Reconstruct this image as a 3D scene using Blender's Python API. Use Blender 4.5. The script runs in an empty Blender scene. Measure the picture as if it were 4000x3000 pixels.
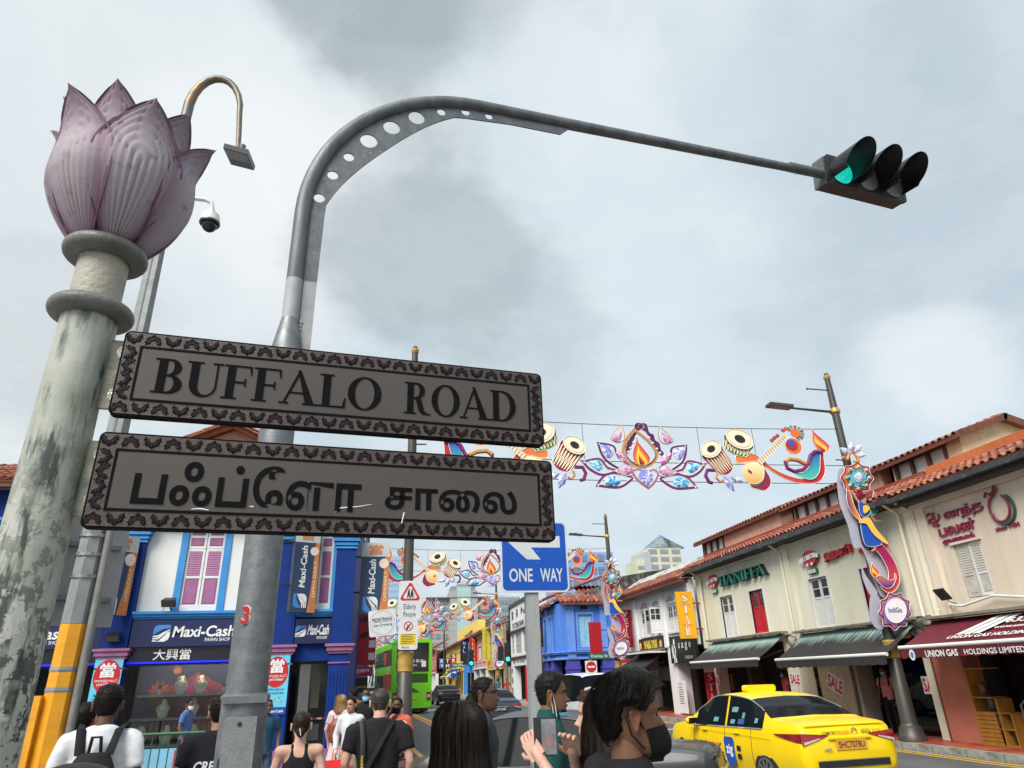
import bpy,bmesh,math,random
from mathutils import Vector,Matrix,noise
from mathutils.geometry import tessellate_polygon
random.seed(7)
R_=math.radians
sc=bpy.context.scene
COL=sc.collection

# ---------------------------------------------------------------- camera
# World: X across the street (right), Y along the street (away), Z up, road surface at z = 0.
YAW,PITCH,ROLL,EYE=R_(10.854),R_(23.606),R_(1.85),1.85
def _cam_axes():
    F=Vector((math.sin(YAW)*math.cos(PITCH),math.cos(YAW)*math.cos(PITCH),math.sin(PITCH)))
    R0=Vector((math.cos(YAW),-math.sin(YAW),0));U0=R0.cross(F)
    return math.cos(ROLL)*R0 - math.sin(ROLL)*U0,math.sin(ROLL)*R0 + math.cos(ROLL)*U0,F
_cr,_cu,_cf=_cam_axes()
cam=bpy.data.cameras.new('camera');cam.sensor_width=36;cam.lens=2620/4000*36
cam.clip_start=.05;cam.clip_end=5000
camo=bpy.data.objects.new('camera',cam);COL.objects.link(camo)
camo.matrix_world=Matrix(((_cr.x,_cu.x,-_cf.x,0),(_cr.y,_cu.y,-_cf.y,0),(_cr.z,_cu.z,-_cf.z,EYE),(0,0,0,1)))
sc.camera=camo

# ---------------------------------------------------------------- light
SUN_EL,SUN_AZ=R_(46),R_(221)          # azimuth measured from +Y clockwise: behind and left of the photographer
sun=bpy.data.lights.new('sun','SUN');sun.energy=2.7;sun.angle=R_(35);sun.color=(1,.96,.9)
suno=bpy.data.objects.new('sun',sun);COL.objects.link(suno)
_sd=Vector((math.sin(SUN_AZ)*math.cos(SUN_EL),math.cos(SUN_AZ)*math.cos(SUN_EL),math.sin(SUN_EL)))
suno.rotation_euler=_sd.to_track_quat('Z','Y').to_euler();suno.location=(0,-5,30)
sc.view_settings.view_transform='Standard';sc.view_settings.look='None'
sc.view_settings.gamma=1;sc.view_settings.use_curve_mapping=False
sc.view_settings.exposure=0.80
try:
    sc.cycles.use_denoising=True;sc.cycles.max_bounces=6;sc.cycles.diffuse_bounces=3
    sc.cycles.transparent_max_bounces=8;sc.cycles.caustics_reflective=False;sc.cycles.caustics_refractive=False
except Exception:pass

def make_sky():
    w=bpy.data.worlds.new('World');sc.world=w;w.use_nodes=True
    nt=w.node_tree;N=nt.nodes;L=nt.links;N.clear()
    def nd(t,**k):
        n=N.new(t)
        for a,b in k.items():setattr(n,a,b)
        return n
    def mth(op,a,b=None,clamp=False):
        n=nd('ShaderNodeMath',operation=op,use_clamp=clamp)
        for i,s in enumerate((a,b)):
            if s is None:continue
            if isinstance(s,(int,float)):n.inputs[i].default_value=s
            else:L.new(s,n.inputs[i])
        return n.outputs[0]
    def rng(v,a,b,c=0.,d=1.):
        n=nd('ShaderNodeMapRange',interpolation_type='SMOOTHERSTEP')
        L.new(v,n.inputs[0])
        for i,s in enumerate((a,b,c,d)):n.inputs[i+1].default_value=s
        return n.outputs[0]
    def mix(f,a,b):
        n=nd('ShaderNodeMix',data_type='RGBA')
        L.new(f,n.inputs[0])
        for i,s in ((6,a),(7,b)):
            if isinstance(s,tuple):n.inputs[i].default_value=s+(1,)
            else:L.new(s,n.inputs[i])
        return n.outputs[2]
    out=nd('ShaderNodeOutputWorld');bg=nd('ShaderNodeBackground')
    L.new(bg.outputs[0],out.inputs[0]);bg.inputs[1].default_value=.77
    tc=nd('ShaderNodeTexCoord');D=tc.outputs['Generated']
    sky=nd('ShaderNodeTexSky',sky_type='NISHITA');sky.sun_disc=False
    sky.sun_elevation=SUN_EL;sky.sun_rotation=SUN_AZ
    sk=nd('ShaderNodeVectorMath',operation='SCALE');L.new(sky.outputs[0],sk.inputs[0]);sk.inputs[3].default_value=.1
    # cloud-plane coordinates: direction / (z + .25)
    sp=nd('ShaderNodeSeparateXYZ');L.new(D,sp.inputs[0])
    zz=mth('ADD',mth('MAXIMUM',sp.outputs[2],0.0),.28)
    dv=nd('ShaderNodeVectorMath',operation='DIVIDE');L.new(D,dv.inputs[0])
    cz=nd('ShaderNodeCombineXYZ');[L.new(zz,cz.inputs[i]) for i in range(3)];L.new(cz.outputs[0],dv.inputs[1])
    CP=dv.outputs[0]
    def nz(scale,detail,rough,off,dist=0.0):
        mp=nd('ShaderNodeMapping');L.new(CP,mp.inputs[0]);mp.inputs[1].default_value=off
        n=nd('ShaderNodeTexNoise');L.new(mp.outputs[0],n.inputs[0])
        n.inputs['Scale'].default_value=scale;n.inputs['Detail'].default_value=detail
        n.inputs['Roughness'].default_value=rough;n.inputs['Distortion'].default_value=dist
        return n.outputs[0]
    n1=nz(1.35,9,.56,(3.1,1.7,0),.3);n2=nz(.8,4,.5,(9.2,4.4,2));n3=nz(4.5,8,.6,(1,8,5),.2);n4=nz(2.2,7,.58,(5,2,7),.15);n5=nz(3.4,12,.57,(2,6,1),0.)
    blue=(.47,.56,.62);white=(.60,.65,.67);grey=(.40,.455,.48);dark=(.30,.35,.375)
    c=mix(rng(n2,.38,.62),blue,white)
    c=mix(mth('MULTIPLY',rng(n1,.52,.74),.5),c,grey)
    c=mix(mth('MULTIPLY',rng(n3,.5,.75),.35),c,(.66,.69,.705))
    n6=nz(6.5,12,.6,(4,1,3),.1)
    c=mix(mth('MULTIPLY',rng(n6,.42,.62),.22),c,(.42,.475,.50))
    # individual clouds standing in this sky: direction, size, colour
    def blob(d,r0,r1,colr,amt,c,w=.22,nn=n4):
        dt=nd('ShaderNodeVectorMath',operation='DOT_PRODUCT');L.new(D,dt.inputs[0]);dt.inputs[1].default_value=Vector(d).normalized()
        v=mth('ADD',mth('ARCCOSINE',dt.outputs[1]),mth('MULTIPLY',mth('SUBTRACT',nn,.5),w*2))
        return mix(mth('MULTIPLY',rng(v,r1,r0),amt),c,colr)
    def dr(px,py):return _cf + _cr*((px-2000)/2620) - _cu*((py-1500)/2620)
    c=blob(dr(500,500),.1,.55,(.63,.665,.685),.7,c)
    c=blob(dr(1150,620),.0,.30,(.72,.745,.755),.85,c)
    c=blob(dr(2900,1700),.1,.6,(.51,.60,.655),.8,c)
    c=blob(dr(2550,900),.1,.45,(.62,.68,.715),.55,c)
    c=blob(dr(1720,960),.07,.22,(.345,.40,.425),.85,c,.19,n5)
    c=blob(dr(2050,1280),.05,.18,(.39,.45,.48),.6,c,.14,n5)
    c=blob(dr(1480,-170),.07,.185,dark,.9,c,.17,n5)
    c=blob(dr(1900,-60),.03,.14,(.35,.40,.425),.7,c,.12,n5)
    c=blob(dr(3600,750),.08,.42,(.40,.475,.535),.8,c,.28)
    c=blob(dr(150,1350),.06,.18,(.48,.51,.53),.6,c,.14,n5)
    c=blob(dr(3650,1480),.01,.13,(.70,.735,.75),.7,c,.12)
    c=mix(mth('MULTIPLY',rng(n6,.60,.40),.14),c,(.66,.70,.715))
    # thin gaps let the clear sky through
    c2=mix(mth('ADD',mth('MULTIPLY',rng(n2,.3,.7),.08),.90),sk.outputs[0],c)
    # the lower hemisphere is ground bounce
    cg=mix(rng(sp.outputs[2],-.06,0.0),(.22,.22,.21),c2)
    L.new(cg,bg.inputs[0])
make_sky()
# ---------------------------------------------------------------- helpers
MT={}            # object name -> world matrix at build time
def _reg(o,m):MT[o.name]=m
def Mat4(loc=(0,0,0),rz=0.,rx=0.,ry=0.):
    return Matrix.Translation(loc) @ Matrix.Rotation(rz,4,'Z') @ Matrix.Rotation(ry,4,'Y') @ Matrix.Rotation(rx,4,'X')
def tag(o,label=None,cat=None,group=None,kind=None):
    if label:o['label']=label
    if cat:o['category']=cat
    if group:o['group']=group
    if kind:o['kind']=kind
    return o
def thing(name,label,cat,loc=(0,0,0),rz=0.,group=None):
    o=bpy.data.objects.new(name,None);COL.objects.link(o);o.empty_display_size=.2
    o.location=loc;o.rotation_euler=(0,0,rz);_reg(o,Mat4(loc,rz))
    return tag(o,label,cat,group)
def move(o,loc,rz=0.,s=1.):
    o.location=loc;o.rotation_euler=(0,0,rz);o.scale=(s,s,s);return o
def copy_tree(o,parent=None):
    c=o.copy();COL.objects.link(c)
    if parent is not None:c.parent=parent
    for ch in KIDS.get(o.name,[]):copy_tree(ch,c);
    return c
KIDS={}
def _adopt(o,parent):
    if parent is not None:
        o.parent=parent;KIDS.setdefault(parent.name,[]).append(o)
def copy_thing(o,label=None,loc=None,rz=None,s=None,group=None):
    c=copy_tree(o)
    if label:c['label']=label
    if group:c['group']=group
    if loc is not None:c.location=loc
    if rz is not None:c.rotation_euler=(0,0,rz)
    if s is not None:c.scale=(s,s,s) if isinstance(s,(int,float)) else s
    return c
def link_mesh(name,me,mats,parent=None):
    o=bpy.data.objects.new(name,me);COL.objects.link(o)
    for m in (mats if isinstance(mats,(list,tuple)) else [mats]):
        if m is not None:me.materials.append(m)
    M0=MT[parent.name] if parent is not None else Matrix.Identity(4)
    _reg(o,M0.copy());_adopt(o,parent)
    return o
def piece(name,me,parent,M):
    "a repeated piece sharing mesh data, placed by a world matrix"
    o=bpy.data.objects.new(name,me);COL.objects.link(o)
    M0=MT[parent.name] if parent is not None else Matrix.Identity(4)
    o.matrix_local=M0.inverted() @ M;_reg(o,M);_adopt(o,parent)
    return o

class MB:
    def __init__(s):s.v=[];s.f=[];s.m=[]
    def add(s,vs,fs,mi=0):
        b=len(s.v);s.v += [tuple(v) for v in vs];s.f += [tuple(i+b for i in f) for f in fs];s.m += [mi]*len(fs);return s
    def box(s,x0,x1,y0,y1,z0,z1,mi=0):
        return s.add([(x0,y0,z0),(x1,y0,z0),(x1,y1,z0),(x0,y1,z0),(x0,y0,z1),(x1,y0,z1),(x1,y1,z1),(x0,y1,z1)],
              [(0,3,2,1),(4,5,6,7),(0,1,5,4),(1,2,6,5),(2,3,7,6),(3,0,4,7)],mi)
    def obox(s,c,ax,ay,az,mi=0):
        c,ax,ay,az=Vector(c),Vector(ax),Vector(ay),Vector(az)
        vs=[c+sx*ax+sy*ay+sz*az for sz in (-1,1) for sx,sy in ((-1,-1),(1,-1),(1,1),(-1,1))]
        return s.add(vs,[(0,3,2,1),(4,5,6,7),(0,1,5,4),(1,2,6,5),(2,3,7,6),(3,0,4,7)],mi)
    def tube(s,pts,rad,n=12,caps=True,mi=0,closed=False,flat=None):
        pts=[Vector(p) for p in pts];k=len(pts)
        if isinstance(rad,(int,float)):rad=[rad]*k
        up=None;rings=[]
        for i,p in enumerate(pts):
            a=pts[(i-1) % k] if (i > 0 or closed) else p
            b=pts[(i+1) % k] if (i < k-1 or closed) else p
            t=(b-a).normalized() if (b-a).length > 1e-9 else Vector((0,0,1))
            if up is None:
                up=Vector((0,0,1)) if abs(t.z) < .95 else Vector((0,1,0))
                if flat is not None:up=Vector(flat)
            x=t.cross(up)
            if x.length < 1e-6:x=t.orthogonal()
            x.normalize();y=x.cross(t).normalized()
            if flat is None:up=y
            r=rad[i];rx,ry=(r if isinstance(r,tuple) else (r,r))
            rings.append([p+x*(rx*math.cos(2*math.pi*j/n))+y*(ry*math.sin(2*math.pi*j/n)) for j in range(n)])
        vs=[q for r in rings for q in r];fs=[]
        for i in range(k-1 if not closed else k):
            for j in range(n):
                a,b=i*n+j,i*n+(j+1) % n;c,d=((i+1) % k)*n+(j+1) % n,((i+1) % k)*n+j
                fs.append((a,b,c,d))
        if caps and not closed:fs += [tuple(range(n))[::-1],tuple((k-1)*n+j for j in range(n))]
        return s.add(vs,fs,mi)
    def cyl(s,p0,p1,r0,r1=None,n=16,mi=0,caps=True):return s.tube([p0,p1],[r0,r0 if r1 is None else r1],n,caps,mi)
    def lathe(s,prof,n=24,c=(0,0,0),mi=0,caps=True,axis='Z'):
        vs=[];k=len(prof)
        for r,z in prof:
            for j in range(n):
                a=2*math.pi*j/n;p=(r*math.cos(a),r*math.sin(a),z)
                if axis == 'Y':p=(p[0],p[2],p[1])
                if axis == 'X':p=(p[2],p[0],p[1])
                vs.append((p[0]+c[0],p[1]+c[1],p[2]+c[2]))
        fs=[(i*n+j,i*n+(j+1) % n,(i+1)*n+(j+1) % n,(i+1)*n+j) for i in range(k-1) for j in range(n)]
        if caps:fs += [tuple(range(n))[::-1],tuple((k-1)*n+j for j in range(n))]
        return s.add(vs,fs,mi)
    def ball(s,c,r,nu=16,nv=10,mi=0):
        rx,ry,rz=(r,r,r) if isinstance(r,(int,float)) else r
        vs=[(c[0],c[1],c[2]-rz)]
        for i in range(1,nv):
            ph=-math.pi/2+math.pi*i/nv
            for j in range(nu):
                a=2*math.pi*j/nu;vs.append((c[0]+rx*math.cos(ph)*math.cos(a),c[1]+ry*math.cos(ph)*math.sin(a),c[2]+rz*math.sin(ph)))
        vs.append((c[0],c[1],c[2]+rz));fs=[]
        for j in range(nu):fs.append((0,1+(j+1) % nu,1+j));
        for i in range(nv-2):
            for j in range(nu):
                a=1+i*nu+j;b=1+i*nu+(j+1) % nu;fs.append((a,b,b+nu,a+nu))
        t=len(vs)-1;o=1+(nv-2)*nu
        for j in range(nu):fs.append((o+j,o+(j+1) % nu,t))
        return s.add(vs,fs,mi)
    def grid(s,fn,nu,nv,mi=0,cu=False):
        vs=[fn(i/(nu if cu else nu-1),j/(nv-1)) for j in range(nv) for i in range(nu)]
        fs=[]
        for j in range(nv-1):
            for i in range(nu if cu else nu-1):
                a=j*nu+i;b=j*nu+(i+1) % nu;fs.append((a,b,b+nu,a+nu))
        return s.add(vs,fs,mi)
    def prism(s,loops,O,X,Y,t,mi=0,back=True):
        "extrude a 2D outline (first loop) with holes (other loops) by t along X x Y; front face is at O + t*n"
        O,X,Y=Vector(O),Vector(X),Vector(Y);n=X.cross(Y).normalized()
        if loops and not isinstance(loops[0][0],(tuple,list,Vector)):loops=[loops]
        L3=[[Vector((p[0],p[1],0)) for p in l] for l in loops]
        tri=tessellate_polygon(L3);flat=[p for l in L3 for p in l];k=len(flat)
        fr=[O+X*p.x+Y*p.y+n*t for p in flat];bk=[O+X*p.x+Y*p.y for p in flat]
        fs=[]
        for a,b,c in tri:
            cr=(flat[b]-flat[a]).cross(flat[c]-flat[a]).z
            if abs(cr) < 1e-14:continue
            if cr < 0:a,c=c,a
            fs.append((a,b,c))
            if back:fs.append((k+c,k+b,k+a))
        b0=0
        for li,l in enumerate(L3):
            m=len(l);ar=sum(l[i].x*l[(i+1) % m].y-l[(i+1) % m].x*l[i].y for i in range(m))
            for i in range(m):
                a,b=b0+i,b0+(i+1) % m
                fs.append((a,k+a,k+b,b) if ((ar > 0) == (li == 0)) else (a,b,k+b,k+a))
            b0 += m
        return s.add(fr+bk,fs,mi)
    def xform(s,M):
        s.v=[tuple(M @ Vector(v)) for v in s.v];return s
    def build(s,name,mats,parent=None,smooth=40,label=None,cat=None,group=None,kind=None):
        me=bpy.data.meshes.new(name)
        v=s.v
        if parent is not None:
            I=MT[parent.name].inverted()
            if I != Matrix.Identity(4):v=[tuple(I @ Vector(p)) for p in s.v]
        me.from_pydata(v,[],s.f)
        if any(s.m):me.polygons.foreach_set('material_index',s.m)
        if smooth:
            me.polygons.foreach_set('use_smooth',[True]*len(me.polygons));me.set_sharp_from_angle(angle=R_(smooth))
        me.update()
        o=link_mesh(name,me,mats,parent)
        return tag(o,label,cat,group,kind)
    def mesh(s,name,mats,smooth=40):
        me=bpy.data.meshes.new(name);me.from_pydata(s.v,[],s.f)
        if any(s.m):me.polygons.foreach_set('material_index',s.m)
        if smooth:
            me.polygons.foreach_set('use_smooth',[True]*len(me.polygons));me.set_sharp_from_angle(angle=R_(smooth))
        for m in (mats if isinstance(mats,(list,tuple)) else [mats]):me.materials.append(m)
        return me

class Fr:
    "a wall frame: a runs right as seen from outside, b up, c out of the wall"
    def __init__(s,org,xd,nd):s.o=Vector(org);s.x=Vector(xd).normalized();s.n=Vector(nd).normalized();s.z=Vector((0,0,1))
    def p(s,a,b,c=0.):return s.o+s.x*a+s.z*b+s.n*c
    def box(s,mb,a0,a1,b0,b1,c0,c1,mi=0):
        return mb.obox(s.p((a0+a1)/2,(b0+b1)/2,(c0+c1)/2),s.x*abs(a1-a0)/2,s.z*abs(b1-b0)/2,s.n*abs(c1-c0)/2,mi)
    def M(s,a,b,c=0.):
        p=s.p(a,b,c)      # columns: x right, y into the wall (-n), z up
        return Matrix(((s.x.x,-s.n.x,0,p.x),(s.x.y,-s.n.y,0,p.y),(0,0,1,p.z),(0,0,0,1)))
    def wall(s,mb,a0,a1,b0,b1,holes=(),depth=.25,mi=0,c=0.):
        xs=sorted({a0,a1,*[h[0] for h in holes],*[h[1] for h in holes]});ys=sorted({b0,b1,*[h[2] for h in holes],*[h[3] for h in holes]})
        xs=[x for x in xs if a0 <= x <= a1];ys=[y for y in ys if b0 <= y <= b1]
        def hole(x,y):return any(h[0] < x < h[1] and h[2] < y < h[3] for h in holes)
        for i in range(len(xs)-1):
            for j in range(len(ys)-1):
                if not hole((xs[i]+xs[i+1])/2,(ys[j]+ys[j+1])/2):
                    mb.add([s.p(xs[i],ys[j],c),s.p(xs[i+1],ys[j],c),s.p(xs[i+1],ys[j+1],c),s.p(xs[i],ys[j+1],c)],[(0,1,2,3)],mi)
        for h in list(holes):
            q=[(h[0],h[2]),(h[1],h[2]),(h[1],h[3]),(h[0],h[3])]
            for k in range(4):
                (u0,v0),(u1,v1)=q[k],q[(k+1) % 4]
                mb.add([s.p(u0,v0,c),s.p(u0,v0,c-depth),s.p(u1,v1,c-depth),s.p(u1,v1,c)],[(0,1,2,3)],mi)
        q=[(a0,b0),(a1,b0),(a1,b1),(a0,b1)]
        for k in range(4):
            (u0,v0),(u1,v1)=q[k],q[(k+1) % 4]
            mb.add([s.p(u0,v0,c),s.p(u0,v0,c-depth),s.p(u1,v1,c-depth),s.p(u1,v1,c)],[(3,2,1,0)],mi)
        return mb

# ---------------------------------------------------------------- materials
_MC={}
def pm(name,c1,c2=None,scale=4.,rough=.6,metal=0.,bump=0.,bscale=60.,streak=False,c3=None,s3=20.,t3=.62,w3=.05,coat=0.,spec=.5,vary=.12,emit=0.,alpha=1.,lo=.35,hi=.65,rvar=.1,detail=6.):
    "procedural material: two noise-mixed colours, optional spots of a third, bump"
    if name in _MC:return _MC[name]
    m=bpy.data.materials.new(name);m.use_nodes=True;_MC[name]=m
    N=m.node_tree.nodes;L=m.node_tree.links;b=N['Principled BSDF']
    if c2 is None:
        c2=tuple(max(0.,x*(1-vary)) for x in c1);c1=tuple(min(1.,x*(1+vary*.5)) for x in c1)
    tc=N.new('ShaderNodeTexCoord');mp=N.new('ShaderNodeMapping');L.new(tc.outputs['Object'],mp.inputs[0])
    if streak:mp.inputs[3].default_value=(1,1,.12)
    n=N.new('ShaderNodeTexNoise');L.new(mp.outputs[0],n.inputs[0]);n.inputs['Scale'].default_value=scale;n.inputs['Detail'].default_value=detail;n.inputs['Roughness'].default_value=.62
    r=N.new('ShaderNodeMapRange');L.new(n.outputs[0],r.inputs[0]);r.inputs[1].default_value=lo;r.inputs[2].default_value=hi
    mx=N.new('ShaderNodeMix');mx.data_type='RGBA';L.new(r.outputs[0],mx.inputs[0])
    mx.inputs[6].default_value=(*c1,1);mx.inputs[7].default_value=(*c2,1);col=mx.outputs[2]
    if c3 is not None:
        n3=N.new('ShaderNodeTexNoise');L.new(mp.outputs[0],n3.inputs[0]);n3.inputs['Scale'].default_value=s3;n3.inputs['Detail'].default_value=8;n3.inputs['Roughness'].default_value=.65
        r3=N.new('ShaderNodeMapRange');L.new(n3.outputs[0],r3.inputs[0]);r3.inputs[1].default_value=t3;r3.inputs[2].default_value=t3+w3
        m3=N.new('ShaderNodeMix');m3.data_type='RGBA';L.new(r3.outputs[0],m3.inputs[0]);L.new(col,m3.inputs[6]);m3.inputs[7].default_value=(*c3,1);col=m3.outputs[2]
    L.new(col,b.inputs['Base Color'])
    rr=N.new('ShaderNodeMapRange');L.new(n.outputs[0],rr.inputs[0]);rr.inputs[1].default_value=.3;rr.inputs[2].default_value=.7
    rr.inputs[3].default_value=max(.02,rough-rvar*rough);rr.inputs[4].default_value=min(1.,rough+rvar*rough);L.new(rr.outputs[0],b.inputs['Roughness'])
    b.inputs['Metallic'].default_value=metal;b.inputs['Coat Weight'].default_value=coat;b.inputs['Coat Roughness'].default_value=.05
    b.inputs['Specular IOR Level'].default_value=spec
    if bump:
        nb=N.new('ShaderNodeTexNoise');L.new(tc.outputs['Object'],nb.inputs[0]);nb.inputs['Scale'].default_value=bscale;nb.inputs['Detail'].default_value=5
        bp=N.new('ShaderNodeBump');L.new(nb.outputs[0],bp.inputs['Height']);bp.inputs['Strength'].default_value=bump;bp.inputs['Distance'].default_value=.02;L.new(bp.outputs[0],b.inputs['Normal'])
    if emit:
        L.new(col,b.inputs['Emission Color']);b.inputs['Emission Strength'].default_value=emit
    if alpha < 1:b.inputs['Alpha'].default_value=alpha
    return m
def S(r,g,b):
    "sRGB 0-255 to linear"
    f=lambda c:c/12.92 if c <= .04045 else ((c+.055)/1.055)**2.4
    return (f(r/255),f(g/255),f(b/255))
def glassy(name,col=(.02,.025,.03),rough=.06,spec=.6):
    return pm(name,col,rough=rough,spec=spec,vary=.05)
def clear_glass(name,tint=(.94,.97,.97),a=.25):
    if name in _MC:return _MC[name]
    m=bpy.data.materials.new(name);m.use_nodes=True;_MC[name]=m
    N=m.node_tree.nodes;L=m.node_tree.links;N.clear();out=N.new('ShaderNodeOutputMaterial')
    t=N.new('ShaderNodeBsdfTransparent');t.inputs[0].default_value=(*tint,1)
    g=N.new('ShaderNodeBsdfGlossy');g.inputs['Roughness'].default_value=.03
    f=N.new('ShaderNodeFresnel');f.inputs[0].default_value=1.5
    a_=N.new('ShaderNodeMath');a_.operation='ADD';L.new(f.outputs[0],a_.inputs[0]);a_.inputs[1].default_value=0.;a_.use_clamp=True
    mx=N.new('ShaderNodeMixShader');L.new(a_.outputs[0],mx.inputs[0]);L.new(t.outputs[0],mx.inputs[1]);L.new(g.outputs[0],mx.inputs[2]);L.new(mx.outputs[0],out.inputs[0])
    return m

# ---------------------------------------------------------------- lettering
_TC={}
SIDE=bpy.data.scenes.new('workbench')
def eval_in_side_scene(o):
    SIDE.collection.objects.link(o);vl=SIDE.view_layers[0];vl.update();return o.evaluated_get(vl.depsgraph)
def text_geo(s,offset=0.,spacing=1.):
    k=(s,offset,spacing)
    if k in _TC:return _TC[k]
    c=bpy.data.curves.new('t','FONT');c.body=s;c.size=1;c.resolution_u=3;c.offset=offset;c.space_character=spacing
    o=bpy.data.objects.new('t',c);e=eval_in_side_scene(o);me=e.to_mesh()
    vs=[tuple(v.co) for v in me.vertices];fs=[tuple(p.vertices) for p in me.polygons]
    e.to_mesh_clear();bpy.data.objects.remove(o);bpy.data.curves.remove(c)
    if not vs:vs,fs=[(0,0,0),(.1,0,0),(0,.1,0)],[(0,1,2)]
    x0=min(v[0] for v in vs);x1=max(v[0] for v in vs);y0=min(v[1] for v in vs);y1=max(v[1] for v in vs)
    vs=[(v[0]-(x0+x1)/2,v[1]-(y0+y1)/2) for v in vs]
    _TC[k]=(vs,fs,x1-x0,y1-y0);return _TC[k]
def put_text(mb,s,O,X,Y,w=None,h=None,t=.003,offset=0.,spacing=1.,shear=0.,mi=0,solid=False):
    vs,fs,tw,th=text_geo(s,offset,spacing);O,X,Y=Vector(O),Vector(X),Vector(Y);n=X.cross(Y).normalized()
    if w is None:sy=h/th;sx=sy
    elif h is None:sx=w/tw;sy=sx
    else:sx,sy=w/tw,h/th
    front=[O+X*(v[0]*sx+v[1]*sy*shear)+Y*(v[1]*sy)+n*t for v in vs]
    nrm=[]
    for f in fs:
        a,b,c=(Vector((*vs[i],0)) for i in f[:3]);nrm.append(f if (b-a).cross(c-a).z > 0 else f[::-1])
    if not solid:return mb.add(front,nrm,mi)
    k=len(vs);bk=[p-n*t for p in front];ed={}
    for f in nrm:
        for i in range(len(f)):ed[(f[i],f[(i+1) % len(f)])]=1
    sides=[(a,a+k,b+k,b) for (a,b) in ed if (b,a) not in ed]
    return mb.add(front+bk,list(nrm)+sides,mi)
def lettering(s,mat,parent,O,X,Y,name='lettering',**k):
    return put_text(MB(),s,O,X,Y,**k).build(name,mat,parent,smooth=0)

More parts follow.
